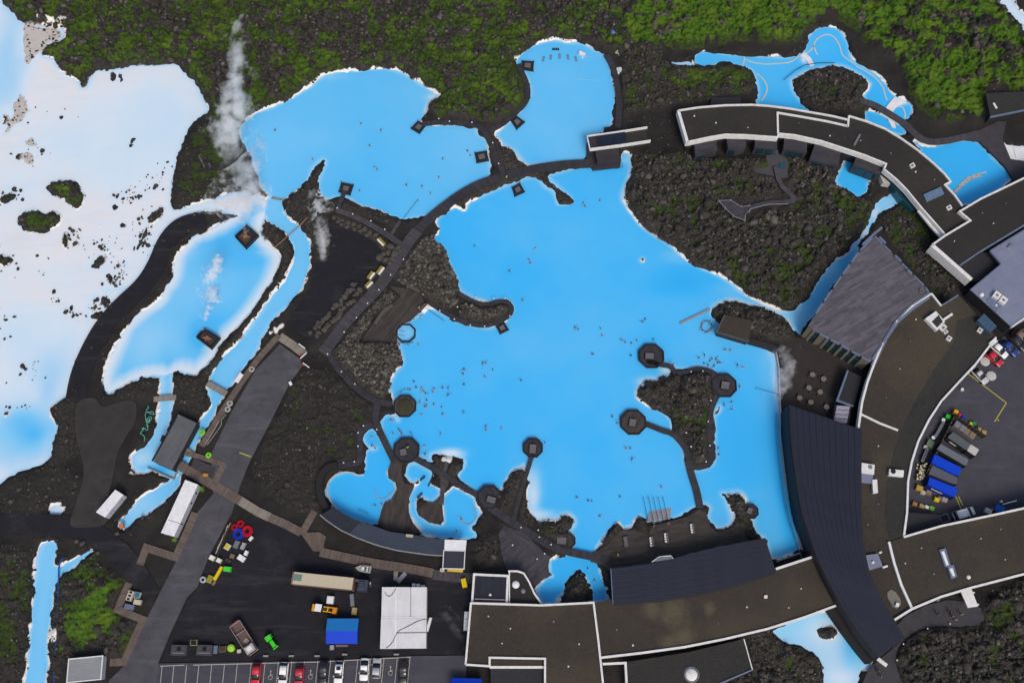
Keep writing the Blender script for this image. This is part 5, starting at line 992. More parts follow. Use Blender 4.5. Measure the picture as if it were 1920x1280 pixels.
# ================================================================ piers and octagon platforms
HUTR = planks('hut_slats', 0, (.075, .073, .080), (.13, .125, .135), .35, .7)
HUTS = M('hut_side', (.022, .022, .027), None, .7)
def pier(quad, label, hut=.55, z=.6):
    c = W(sum(a for a, b in quad) / 4, sum(b for a, b in quad) / 4, 0)
    o = thing('bathing_pier', label, 'pier', (c[0], c[1], -.5), group='square piers round the lagoon')
    wadd('deck', MB().prism(PP(quad, z), -.5, z), HUTS, o)
    cx, cy = sum(a for a, b in quad) / 4, sum(b for a, b in quad) / 4
    q = [(cx + (a - cx) * hut, cy + (b - cy) * hut) for a, b in quad]
    b = wadd('bench_box', MB().prism(PP(q, z + .45), z - .02, z + .45), HUTS, o)
    wadd('slatted_lid', MB().prism(PP([(cx + (x - cx) * hut * .92, cy + (y - cy) * hut * .92) for x, y in quad], z + .52), z + .44, z + .52), HUTR, b)
    P_ = PP(quad, z)
    for k in range(4): wadd('mooring_post', MB().cyl(P_[k], .09, -.6, z + .25, 6), DARKP, o)
    return o
def pq(pts, ox, oy): return ZP(pts, ox, oy, 4)
pier(pq([(1215,905),(1275,935),(1225,998),(1162,960)], 480, 0), 'dark square pier at the west end of the straight boardwalk')
pier(pq([(1640,1145),(1730,1130),(1745,1200),(1655,1218)], 480, 0), 'dark square pier below the boardwalk bend between the two upper pools')
pier(pq([(640,85),(730,105),(705,180),(620,155)], 480, 320), 'dark square pier on the south shore next to the steaming rocks', .5)
pier(pq([(75,455),(165,460),(160,530),(70,515)], 960, 0), 'dark square pier at the upper left of the highest pool')
pier(pq([(-10,900),(35,868),(95,912),(35,968)], 960, 0), 'dark square pier at the lower left of the highest pool')
pier(pq([(0,125),(60,90),(95,155),(20,190)], 960, 320), 'dark square pier just under the long curved bridge')
pier(pq([(1800,1165),(1860,1130),(1895,1190),(1830,1222)], 480, 320), 'dark square pier on the hooked rock spit')
def octa(px, py, r, label, z=.66, tone='dark', hutq=None, n=8, planter=False):
    c = W(px, py, z); rad = r * (c[2] - H) / (0 - H) * .1235 * 1.0
    rad = math.dist(W(px - r, py, z)[:2], W(px + r, py, z)[:2]) / 2
    o = thing('octagon_platform', label, 'platform', (c[0], c[1], -.5), group='octagonal platforms in the lagoon')
    ph = math.pi / 8
    wadd('base', MB().cyl(c, rad * .97, -.8, z - .12, n, ph=ph), WALLD, o)
    wadd('deck', MB().cyl(c, rad * .90, z - .14, z, n, ph=ph), wood('oct%d' % (px % 7), px * .3, tone), o)
    wadd('rim', MB().tube([(c[0] + rad * math.cos(ph + k * math.pi / 4), c[1] + rad * math.sin(ph + k * math.pi / 4), z + .02) for k in range(n)], .17, 6, True), HUTS, o)
    if planter: wadd('lava_bed', MB().dome(c, rad * .76, .35, z - .02, 8, 3), M('planter_soil', (.030, .028, .018), (.055, .052, .03), .95, s=2.5, bm=.8), o)
    if hutq:
        cx, cy, w_, h_, an = hutq
        b = wadd('bench_box', MB().prism(PP(around(cx, cy, w_, h_, an), z + .5), z, z + .5), HUTS, o)
        wadd('slatted_lid', MB().prism(PP(around(cx, cy, w_ * .9, h_ * .9, an), z + .58), z + .48, z + .58), HUTR, b)
    return o
octa(1221,667,25,'octagonal platform at the north west tip of the rock island walk',hutq=(1218,667,17,12,4))
octa(1358,722,24,'octagonal platform on the east side of the rock island',hutq=(1360,722,16,15,10))
octa(1187,791,25,'octagonal platform with brown deck at the west end of the island walk',tone='deck',hutq=(1186,792,13,15,8))
octa(999,839,19,'small octagonal platform at the end of the narrow jetty',hutq=(999,841,13,18,4))
octa(762,843,25,'octagonal platform where the west bridges meet, with a man in lime jacket',hutq=(756,847,13,13,-10))
octa(759,761,22,'octagonal platform filled with lava planting at the west shore',planter=True,tone='slate')
octa(917,931,23,'octagonal platform at the middle of the south bridge',hutq=(921,936,18,12,15))
octa(1064,1013,15,'octagonal platform beside the mossy rock on the south path',hutq=(1053,1013,19,14,5))
octa(1408,958,14,'octagonal platform at the rock horn south east',hutq=(1406,957,10,12,20))
tub = thing('octagon_tub', 'octagonal hot tub of pale blue water beside the brown deck', 'hot tub', W(761, 624, -.3))
c = W(761, 624, .5); wadd('rim', MB().tube([(c[0] + 2.25 * math.cos(.39 + k * math.pi / 4), c[1] + 2.25 * math.sin(.39 + k * math.pi / 4), .42) for k in range(8)], .2, 6, True), HUTS, tub)
wadd('wall', MB().strip([(c[0] + 2.3 * math.cos(.39 + k * math.pi / 4), c[1] + 2.3 * math.sin(.39 + k * math.pi / 4)) for k in range(8)], .18, -.6, .4, True), WALLD, tub)
for k in (-.5, .6): wadd('handrail', MB().tube([(c[0] - 1.6, c[1] + k, .5), (c[0] - .2, c[1] + k - .35, .75)], .04, 5), DARKP, tub)
# pool rims and inner walls of the small pools
RIMM = M('rim_pale', (.34, .36, .36), (.22, .23, .24), .7)
def rimline(pts, w_=.16, z=.14, mat=None, name='pool_rim', sm=2):
    struct(name, MB().strip(PP(chaikin(pts, sm, False), z), w_, -.5, z), mat or RIMM)
rimline([(703,917),(706,930),(712,936),(724,933),(741,916)]); rimline([(788,900),(797,892)], .25, .5, HUTS); rimline([(803,911),(809,898),(812,888)], .2, .35, HUTS); rimline([(782,933),(792,924)], .25, .5, HUTS); rimline([(858,965),(866,979),(879,984),(891,975),(894,960),(884,945)])
rimline([(1060,1128),(1112,1127),(1142,1126)], .3, .7, WHITE, sm=0)
for pts in ([(1395,103),(1396,112),(1393,121)], [(1397,112),(1425,121),(1470,119),(1485,116),(1500,104)], [(1420,138),(1435,152),(1440,170),(1428,190)], [(1500,108),(1525,92),(1528,76),(1545,64),(1562,66),(1575,85),(1578,103),(1590,112),(1605,122)], [(1605,124),(1635,140),(1655,160),(1660,180),(1663,188)], [(1526,86),(1528,94),(1533,103)], [(1676,202),(1690,198),(1697,208),(1697,222)], [(1786,362),(1800,350),(1810,335),(1835,326),(1850,322)]):
    rimline(pts, .35, .07, M('silica_ledge', (.50, .56, .50), (.40, .46, .42), .8))
struct('silica_ledge', MB().band(PP(resample([(1500,104),(1510,110),(1519,124)], 8), .22), PP(resample([(1508,98),(1520,108),(1527,122)], 8), .22), -.4, .22), WHITE2)
struct('silica_ledge', MB().band(PP(resample([(1660,203),(1668,193),(1677,182)], 8), .3), PP(resample([(1674,210),(1682,199),(1700,192)], 8), .3), -.4, .3), WHITE2)
struct('silica_ledge', MB().band(PP(resample([(1664,222),(1672,238)], 4), .3), PP(resample([(1676,222),(1680,240)], 4), .3), -.4, .3), WHITE2)
struct('silica_ledge', MB().band(PP(resample([(1785,362),(1800,345),(1812,332),(1840,325)], 10), .12), PP(resample([(1792,362),(1806,349),(1818,338),(1842,330)], 10), .12), -.4, .12), M('speckled_silica', (.62, .62, .60), (.12, .12, .12), .8, s=3))
struct('silica_steps', MB().prism(PP([(1878,264),(1888,272),(1930,276),(1930,303),(1912,300),(1893,297)], .35), -.4, .35).prism(PP([(1900,276),(1930,279),(1930,300),(1905,296)], .5), .3, .5), WHITE2)
# bridge to the islet in the upper right pool
solo('arch_bridge', MB().strip(PP([(1470,150),(1490,133),(1510,122),(1535,118),(1566,118)], .8), .12, .7, .8), HUTS, 'thin dark handrail arching over the water beside the round islet', 'handrail')
# ---------------------------------------------------------------- handrails, rope lines
RAILS = [([(795,575),(831,600)],'handrail running into the lagoon from the brown deck by the waterfall'),([(757,409),(784,374)],'thin handrail reaching into the upper west pool'),([(1418,727),(1460,739)],'thin rope line reaching from the east pool edge'),([(739,741),(752,733),(759,729)],'handrail at the steps beside the planted octagon'),([(748,642),(765,645),(774,641)],'short curved dark handrail at the west shore'),([(672,955),(690,962)],'dark handrail inside the round west pool')]
for x in (1206,1216,1225,1234,1243): RAILS.append(([(x, 931), (x + 9, 975)], None))
for p_, l_ in RAILS:
    q = [W(a, b, .75) for a, b in p_]
    m_ = MB().tube(q, .05, 5)
    for a in q: m_.tube([(a[0], a[1], -.6), a], .045, 5)
    solo('handrail', m_, HUTS, l_ or 'one of five parallel handrails of the wide steps into the lagoon', 'handrail', None if l_ else 'five step handrails')
st = thing('lagoon_steps', 'wide pale steps leading from the deck down into the lagoon', 'steps', W(1235, 972, 0))
for k in range(5): wadd('step', MB().prism(PP([(1212 + k, 975 - k * 4.2), (1256 + k * .6, 968 - k * 4.2), (1257 + k * .6, 972 - k * 4.2), (1213 + k, 979 - k * 4.2)], .5 - k * .11), -.6, .5 - k * .11), M('step_stone', (.30, .32, .36), (.2, .22, .25), .7), st)
solo('jetty_beam', MB().strip(PP([(1275,606),(1331,579)], .35), .45, -.3, .35), M('pale_timber', (.30, .29, .26), (.2, .2, .19), .8), 'pale floating beam pointing from the rock island into the lagoon', 'jetty')
wf = solo('waterfall_spout', MB().strip(PP([(787,579),(799,569)], 1.4), .5, .2, 1.4), M('spout_stone', (.10, .08, .07)), 'low stone waterfall spout at the edge of the brown deck', 'waterfall')
struct('falling_water', MB().band(PP([(790,583),(800,573)], .9), PP([(795,588),(805,579)], .15), .02, .9, .15), WHITE2)
# ---------------------------------------------------------------- path lights
lp = thing('path_light', 'small white bollard light beside the boardwalk', 'bollard light', (0, 0, 0), group='bollard lights')
ladd('post', MB().cyl((0, 0), .07, 0, .55, 8), DARKP, lp); ladd('cap', MB().cyl((0, 0), .17, .55, .72, 10, .13), WHITE2, lp)
LIGHTS = {'along the path past the round rock mound': [(615,665),(641,698),(666,721),(707,806)], 'on the curved boardwalk west of the round pool': [(682,799),(672,812),(672,837),(665,866),(645,868)],
 'along the wide path past the rock garden': [(733,517),(690,570),(669,597),(646,624),(711,545),(757,488)], 'on the hooked rock spit': [(825,584),(852,600),(882,611),(909,613),(858,577),(893,560),(926,561),(947,561),(956,594)],
 'along the path above the black sand lot': [(633,392),(662,403),(696,416),(722,432)], 'on the walk round the triangular rock island': [(1295,698),(1317,697),(1332,752),(1327,791),(1330,836),(1323,866),(1286,812),(1295,838)],
 'beside the south path': [(977,989),(1009,994),(1011,1007),(1033,1021),(1021,1038),(1007,1048),(961,1022)], 'beside the entrance path at the lower right': [(1779,1169),(1737,1178),(1692,1207),(1680,1237),(1701,1263)], 'on the boardwalks by the upper pools': [(823,225),(843,230),(885,232),(935,309),(924,270)]}
first = True
for k, L in LIGHTS.items():
    for a, b in L:
        q = GW(a, b); z = max(q[2], .6); q = (*W(a, b, z)[:2], z); lb = 'small white bollard light ' + k
        if first: lp.location = q; lp['label'] = lb; lp['group'] = 'lights ' + k; first = False
        else: dup(lp, q, 0, lb, 'lights ' + k)
# ---------------------------------------------------------------- boulders
def boulder_mesh(seed, n=1):
    bm = bmesh.new(); bmesh.ops.create_icosphere(bm, subdivisions=2, radius=1); r = np.random.RandomState(seed)
    ax = [(Vector(r.randn(3)).normalized(), .55 + .3 * r.rand()) for _ in range(9)]
    for v in bm.verts:
        p = v.co.copy()
        for a_, d_ in ax:
            t = p.dot(a_)
            if t > d_: p -= a_ * (t - d_) * .85
        v.co = p * (1 + .06 * r.randn())
    me = bpy.data.meshes.new('boulder'); bm.to_mesh(me); bm.free(); return me
BLM = M('boulder_stone', (.052, .047, .043), (.085, .078, .07), .95, s=1.4, bm=.7)
bmesh_v = [boulder_mesh(i) for i in range(6)]
for me_ in bmesh_v: me_.materials.append(BLM)
def boulders(spots, label, group, smin=.8, smax=1.25):
    for i, (a, b, s) in enumerate(spots):
        q = GW(a, b); o = link(bpy.data.objects.new('boulder', bmesh_v[random.randrange(6)])); r = s * .1175
        o.location = (q[0], q[1], .75 + r * .3); o.scale = (r * random.uniform(.85, 1.15), r * random.uniform(.8, 1.1), r * .7); o.rotation_euler = (random.uniform(-.3, .3), random.uniform(-.3, .3), random.uniform(0, 6.28))
        tagit(o, label, 'boulder', group)
row = []
for t in np.linspace(0, 1, 17):
    x, y = 596 + (676 - 596) * t, 632 + (546 - 632) * t
    row += [(x + random.uniform(-3, 3), y + random.uniform(-3, 3), random.uniform(5, 7.5)), (x - 11 + random.uniform(-3, 3), y - 8 + random.uniform(-3, 3), random.uniform(4.5, 8))]
    if random.random() < .7: row.append((x - 5 + random.uniform(-4, 4), y - 14 + random.uniform(-3, 3), random.uniform(3.5, 6)))
boulders(row, 'dark round boulder in the bank between the black sand lot and the wide path', 'boulder bank of the sand lot')
boulders([(733,462,10),(745,466,8),(727,474,9),(740,478,9),(722,488,9),(731,493,8),(712,484,8),(750,472,6),(718,478,7),(735,487,7)], 'large dark boulder in the heap at the corner of the sand lot by the bridge', 'boulder heap at the path corner')
boulders([(641,412,6),(652,417,6),(663,420,7),(674,424,6),(684,430,7),(694,436,7),(704,441,7),(688,440,6),(676,434,5),(664,430,5),(710,448,6),(650,425,5),(640,421,5),(626,408,6),(634,415,5)], 'dark stone in the low wall under the path north of the sand lot', 'stone wall north of the sand lot')
boulders([(36,917,5),(92,915,4),(86,930,4),(138,923,5),(143,910,3.5),(100,897,4),(111,899,3),(128,880,3),(20,940,5),(145,893,3.5)], 'lone grey stone on the black gravel left of the gravel track', 'stones on the black gravel')
boulders([(144,1014,5),(155,1018,6),(184,1036,4),(220,1000,5),(268,970,4)], 'grey stone beside the short arm of the blue ditch', 'stones by the ditch')
# ---------------------------------------------------------------- skips (yellow/white barrier boxes) by the sand lot
def skip_box(a, b, w_, label, col, z=.8, h=1.2):
    p, q = W(*a, z + h)[:2], W(*b, z + h)[:2]; L = math.dist(p, q); an = math.atan2(q[1] - p[1], q[0] - p[0]); c = ((p[0] + q[0]) / 2, (p[1] + q[1]) / 2)
    o = thing('waste_skip', label, 'skip', (*c, z), an)
    ladd('body', MB().box((0, 0, h / 2 - .05), (L, w_, h - .1)), col, o); ladd('lid', MB().box((0, w_ * .22, h), (L * .98, w_ * .5, .1)), MATS['mustard'], o); ladd('lid', MB().box((0, -w_ * .28, h + .01), (L * .98, w_ * .42, .08)), WHITE, o)
    return o
M('mustard', (.28, .20, .02), (.2, .15, .03), .6); GREYG = M('skip_grey', (.11, .10, .08), None, .7)
skip_box((709,447), (721,459), 1.0, 'olive green skip at the north corner of the black sand lot', GREYG)
skip_box((708,513), (718,500), 1.2, 'mustard lidded skip, uppermost of three on the sand lot edge', GREYG); skip_box((691,522), (700,510), 1.2, 'mustard lidded skip, middle one of three on the sand lot edge', GREYG); skip_box((686,538), (697,527), 1.1, 'mustard lidded skip, lowest of three on the sand lot edge', GREYG)
# ================================================================ sheds, cabins, tents at the left and bottom
def cabin(quad, zr, name, label, cat, roof, wall, z0=.75):
    p = PP(quad, zr); c = (sum(a for a, b in p) / len(p), sum(b for a, b in p) / len(p), z0); o = thing(name, label, cat, c)
    q = p if area(p) > 0 else p[::-1]
    wadd('wall', MB().prism(offsets(q, .04, True), z0, zr - .08), wall, o); wadd('roof', MB().prism(q, zr - .1, zr), roof, o); return o
PALEW = M('pale_cabin_wall', (.40, .41, .46), (.33, .34, .38), .6, s=.8)
o = cabin(ZP([(385,230),(510,310),(222,662),(82,582)], 170, 890, 8.35), 3.2, 'storage_cabin', 'short white cabin on the gravel near the end of the blue stream', 'cabin', WHITE2, PALEW)
P0, P1 = PP(ZP([(222,662),(510,310)], 170, 890, 8.35), 3.2); facade(o, P0, P1, 3.2, ((.95, 2.9),), 2, 'door', M('cabin_door', (.36, .37, .42)), .35, out=.0)
q2 = ZP([(1480,75),(1680,150),(1305,960),(1100,905)], 170, 890, 8.35)
o = cabin(q2, 3.3, 'office_cabin', 'long white cabin with small dark windows next to the asphalt road', 'cabin', WHITE2, PALEW)
P0, P1 = PP([q2[2], q2[1]], 3.3); facade(o, P0, P1, 3.3, ((1.7, 2.4),), 10, frac=.28, skip=(0, 1, 3, 4, 5, 7, 9), out=.0)
wadd('roof_seam', MB().strip(PP(ZP([(1210,700),(1400,760)], 170, 890, 8.35), 3.32), .12, 3.25, 3.32), GREYP, o)
sh = pq([(1335,545),(1475,610),(1290,960),(1150,900)], 0, 640)
o = cabin(sh, 3.0, 'pump_shed', 'long grey metal shed standing over the blue channel', 'shed', planks('shed_roof', 1.05, (.085, .088, .098), (.105, .108, .118), 1.2, .5, streak=.2), WALLD, .2)
wadd('roof_ridge', MB().strip(PP(pq([(1325,560),(1140,895)], 0, 640), 3.15), .35, 2.9, 3.15), DARKP, o); wadd('flue', MB().prism(PP(pq([(1215,700),(1245,705),(1225,750),(1200,745)], 0, 640), 3.3), 2.5, 3.3), BLACK, o)
struct('channel_wall', MB().strip(PP(pq([(1105,945),(1300,1030),(1325,975)], 0, 640), .6), .2, -.4, .6), CONC)
sh = pq([(515,1100),(770,1075),(755,1250),(500,1275)], 0, 960)
o = cabin(sh, 3.1, 'bus_shelter', 'grey roofed shelter with white frame at the bottom left corner', 'shelter', planks('grey_sheet_roof', .05, (.20, .215, .225), (.225, .24, .25), 1.2, .5, streak=.15), M('shelter_wall', (.42, .43, .47), (.35, .36, .4), .6), .8)
wadd('roof_frame', MB().strip(PP(sh, 3.2), .22, 2.95, 3.2, True), WHITE, o)
# white tent hall: five roof panels
tz = 4.2; tq = lambda pts: PP(pq(pts, 480, 960), tz)
o = thing('tent_hall', 'large white panelled tent hall in the middle of the works yard', 'tent', W(755, 1157, .8))
wadd('wall', MB().prism(offsets(tq([(930,1020),(1275,1018),(1280,560),(945,560)]), .08, True), .82, 3.9), M('tent_wall', (.5, .5, .5), (.42, .42, .43), .7), o)
for q in ([(945,560),(1048,560),(1045,780),(940,780)], [(1056,560),(1156,560),(1156,780),(1053,780)], [(1164,560),(1280,560),(1278,780),(1164,780)], [(938,792),(1045,792),(1040,1022),(930,1022)], [(1053,792),(1278,792),(1276,894),(1051,896)], [(1051,906),(1276,904),(1274,1018),(1048,1020)]):
    wadd('roof_panel', MB().prism(tq(q), 3.9, tz), planks('tent_roof', 1.57, (.56, .56, .57), (.60, .60, .61), .9, .6, streak=.2), o)
wadd('seam', MB().prism(tq([(1046,560),(1055,560),(1052,1021),(1041,1021)]), 3.95, tz + .06), WHITE2, o); wadd('seam', MB().prism(tq([(940,781),(1278,781),(1278,790),(939,790)]), 3.95, tz + .05), WHITE2, o)
def cable(pts, z, ox=480, oy=960, r=.05): return MB().tube([W(a, b, z) for a, b in chaikin(ZP(pts, ox, oy, 4), 2, False)], r, 5)
wadd('loose_rope', cable([(965,595),(985,630),(1015,625),(1030,600),(1050,570)], tz + .08), DARKP, o); wadd('loose_rope', cable([(975,1018),(1020,985),(1060,890),(1130,860),(1220,810),(1275,800)], tz + .08), DARKP, o)
for q in ([(1170,532),(1195,532),(1195,555),(1170,555)], [(1203,535),(1228,535),(1228,555),(1203,555)], [(1235,545),(1265,545),(1265,558),(1235,558)]): wadd('roof_unit', MB().prism(PP(pq(q, 480, 960), 2.0), .8, 2.0), WHITE, o)
def gable(quad, zr, o, ma, mb, ma_n='roof_panel'):
    a, b, c, d = [W(x, y, zr) for x, y in quad]; m1 = [(a[i] + d[i]) / 2 for i in range(2)]; m2 = [(b[i] + c[i]) / 2 for i in range(2)]; zt = zr + .9
    for (p, q, r, s), mm in (((a, b, (*m2, zt), (*m1, zt)), ma), (((*m1, zt), (*m2, zt), c, d), mb)):
        lo = [(v[0], v[1], v[2] - .1) for v in (p, q, r, s)]
        wadd(ma_n, MB().quadset([p, q, r, s] + lo, [(3, 2, 1, 0), (4, 5, 6, 7), (0, 1, 5, 4), (1, 2, 6, 5), (2, 3, 7, 6), (3, 0, 4, 7)]), mm, o)
BLU1 = paint('canopy_light_blue', (.020, .19, .52), .5); BLU2 = paint('canopy_royal_blue', (.004, .045, .50), .5)
o = thing('storage_tent', 'storage tent with light blue and royal blue roof halves', 'tent', W(641, 1183, .8))
bq = pq([(535,795),(770,795),(760,985),(525,985)], 480, 960); gable(bq, 3.0, o, BLU1, BLU2)
wadd('wall', MB().prism(offsets(PP(bq[::-1], 3.0), .1, True), .8, 2.95), M('blue_tarp', (.008, .05, .30), (.01, .04, .2), .6), o)
wadd('ramp', MB().prism(PP(pq([(600,990),(690,992),(690,1006),(598,1008)], 480, 960), 1.1), .8, 1.1), M('ramp_pink', (.2, .13, .13)), o)
o = thing('storage_tent', 'royal blue tent roof cut by the bottom edge beside the turf roof', 'tent', W(874, 1280, .8))
bq = pq([(1468,1240),(1692,1245),(1700,1390),(1464,1390)], 480, 960); gable(bq, 3.0, o, BLU2, BLU1); wadd('wall', MB().prism(offsets(PP(bq[::-1], 3.0), .1, True), .8, 2.95), MATS['blue_tarp'], o)
# steam wells
def well(quad, label):
    c = W(sum(a for a, b in quad) / 4, sum(b for a, b in quad) / 4, -.5); o = thing('borehole_box', label, 'borehole', c)
    P_ = PP(quad, 1.2); wadd('frame', MB().strip(P_, .35, -.5, 1.2, True), DARKP, o); wadd('floor', MB().prism(PP([(x, y) for x, y in quad], .5), -.4, .5), M('rusty_floor', (.09, .055, .04), (.05, .035, .03), .9), o)
    cx, cy = [sum(p[i] for p in P_) / 4 for i in (0, 1)]
    wadd('pipe', MB().tube([(cx - 1.2, cy + .2, .8), (cx + 1.2, cy - .2, .8)], .2, 8), M('rust_pipe', (.30, .16, .10), (.18, .1, .07), .7), o); wadd('pipe', MB().tube([(cx - .6, cy - .7, .7), (cx - .2, cy + .8, .7)], .16, 8), MATS['rust_pipe'], o); wadd('valve', MB().cyl((cx, cy), .35, .5, 1.5, 10), MATS['rust_pipe'], o); wadd('platform', MB().prism(PP([quad[1], quad[2], [(quad[2][i] * .6 + quad[3][i] * .4) for i in (0, 1)], [(quad[1][i] * .6 + quad[0][i] * .4) for i in (0, 1)]], 1.1), .9, 1.1), WALLD, o)
well(pq([(1765,490),(1850,410),(1930,480),(1840,570)], 0, 320), 'dark steaming borehole box at the upper end of the silica pond')
well(pq([(1475,1245),(1530,1185),(1640,1250),(1580,1325)], 0, 320), 'dark steaming borehole box with rusty pipes low in the silica pond')
solo('pipe_run', MB().tube([W(488,434,1.2), W(516,463,1.2), W(560,425,1.3), W(576,408,1.3)], .14, 6), MATS['rust_pipe'], 'rusty pipe crossing the pale stream beside the borehole', 'pipe')
# ---------------------------------------------------------------- hoses and coils
def hose(name, pts, z, r, mat, label, cat='hose', sm=2): return solo(name, MB().tube([W(a, b, z) for a, b in chaikin(pts, sm, False)], r, 5), mat, label, cat)
rng = random.Random(4); loop = []
for k in range(26):
    t = k / 25; cx, cy = 283 - 16 * t, 768 + 44 * t; loop.append((cx + rng.uniform(-11, 11) * (1.1 - t * .6), cy + rng.uniform(-9, 9)))
hose('hose_pile', loop + [(272,818),(270,827)], .95, .10, M('mint_hose', (.11, .40, .30), None, .5), 'tangled mint green hose on the black gravel by the pale channel')
hose('blue_pipe', [(119,1045),(110,1055),(110,1090),(109,1120),(107,1180),(102,1240),(101,1290),(98,1340)], .85, .16, M('blue_hose', (.012, .06, .30), None, .5), 'long blue pipe running beside the Y shaped blue ditch')
for i, (a, b, r, col, l) in enumerate([(439.7,988.7,5.5,'red','small red hose coil at the upper edge of the yard pile'),(463.7,995.7,9.5,'red','large red hose coil at the right of the yard pile'),(446.7,1001,9.5,'blue','blue hose coil in the middle of the yard pile'),(451,982,6,'red','loose red hose loops above the blue coil')]):
    c = W(a, b, .9); o = thing('hose_coil', l, 'hose coil', (c[0], c[1], .82)); mt = M('hose_' + col, (.50, .008, .02) if col == 'red' else (.008, .04, .45), None, .45); R_ = r * .112
    for k in range(4): ladd('coil_turn', MB().torus((.03 * k, .02 * k), R_ * (.98 - .2 * (k % 3)), R_ * .13, .12 + .1 * k, 22, 6), mt, o)
for a, b, R_, l in ((379,810,5.5,'lime green hose coil at the end of the brown boardwalk'),(391,853,5,'lime green hose coil beside the sunken court')):
    c = W(a, b, 1.0); o = thing('hose_coil', l, 'hose coil', (c[0], c[1], .93)); 
    for k in range(3): ladd('coil_turn', MB().torus((0, 0), R_ * .112 * (1 - .25 * k), .11, .1 + .05 * k, 18, 6), M('lime_hose', (.20, .60, .03), None, .45), o)
for a, b, l in ((472,692,'grey cable coil on the brown boardwalk, upper one'),(431,756,'white hose ring on the brown boardwalk'),(427,767,'white hose ring just below another on the boardwalk')):
    c = W(a, b, 1.0); o = thing('hose_coil', l, 'hose coil', (c[0], c[1], .94))
    for k in range(3): ladd('coil_turn', MB().torus((0, 0), .62 - .13 * k, .07, .08 + .05 * k, 18, 6), M('pale_hose', (.42, .42, .40), None, .6), o)
hose('loose_hose', [(424,776),(414,788),(416,795),(404,812),(394,826),(388,834)], 1.0, .06, MATS['pale_hose'], 'pale hoses lying along the brown boardwalk'); hose('loose_hose', [(410,790),(400,808),(385,832)], 1.0, .06, MATS['pale_hose'], 'second pale hose parallel to the boardwalk edge')
hose('water_hose', [(372,822),(378,818),(368,826),(376,822)], .5, .06, MATS['mint_hose'], 'mint hose ends dipping into the stream beside the boardwalk')
solo('white_sheet', MB().prism(PP(pq([(1755,300),(1800,230),(1825,250),(1785,310)], 0, 640), 1.1), .93, 1.1), WHITE2, 'white board lying on the brown boardwalk near the footbridge', 'board')
# ================================================================ vehicles
TYRE = BLACK; CARG = glassmat('car_glass', (.012, .016, .020), .05); LAMP = M('headlamp', (.6, .6, .58), None, .2, bm=0); TAIL = M('tail_lamp', (.35, .01, .01), None, .3, bm=0)
def loft(secs):
    """secs: list of (x, [(y,z)...]) closed rings of equal count"""
    m = MB(); n = len(secs[0][1]); vs = [(x, y, z) for x, ring in secs for y, z in ring]; fs = []
    for i in range(len(secs) - 1):
        for k in range(n): fs.append((i * n + k, i * n + (k + 1) % n, (i + 1) * n + (k + 1) % n, (i + 1) * n + k))
    fs += [tuple(range(n))[::-1], tuple(range((len(secs) - 1) * n, len(secs) * n))]
    return m.quadset(vs, fs)
def ring(w_, z0, z1, r=.18, tw=None):
    tw = tw or w_; a, b = w_ / 2, tw / 2
    return [(-a * .9, z0), (a * .9, z0), (a, z0 + r), (a, z1 - r), (b * .93, z1 - .03), (b * .6, z1 + .02), (-b * .6, z1 + .02), (-b * .93, z1 - .03), (-a, z1 - r), (-a, z0 + r)]
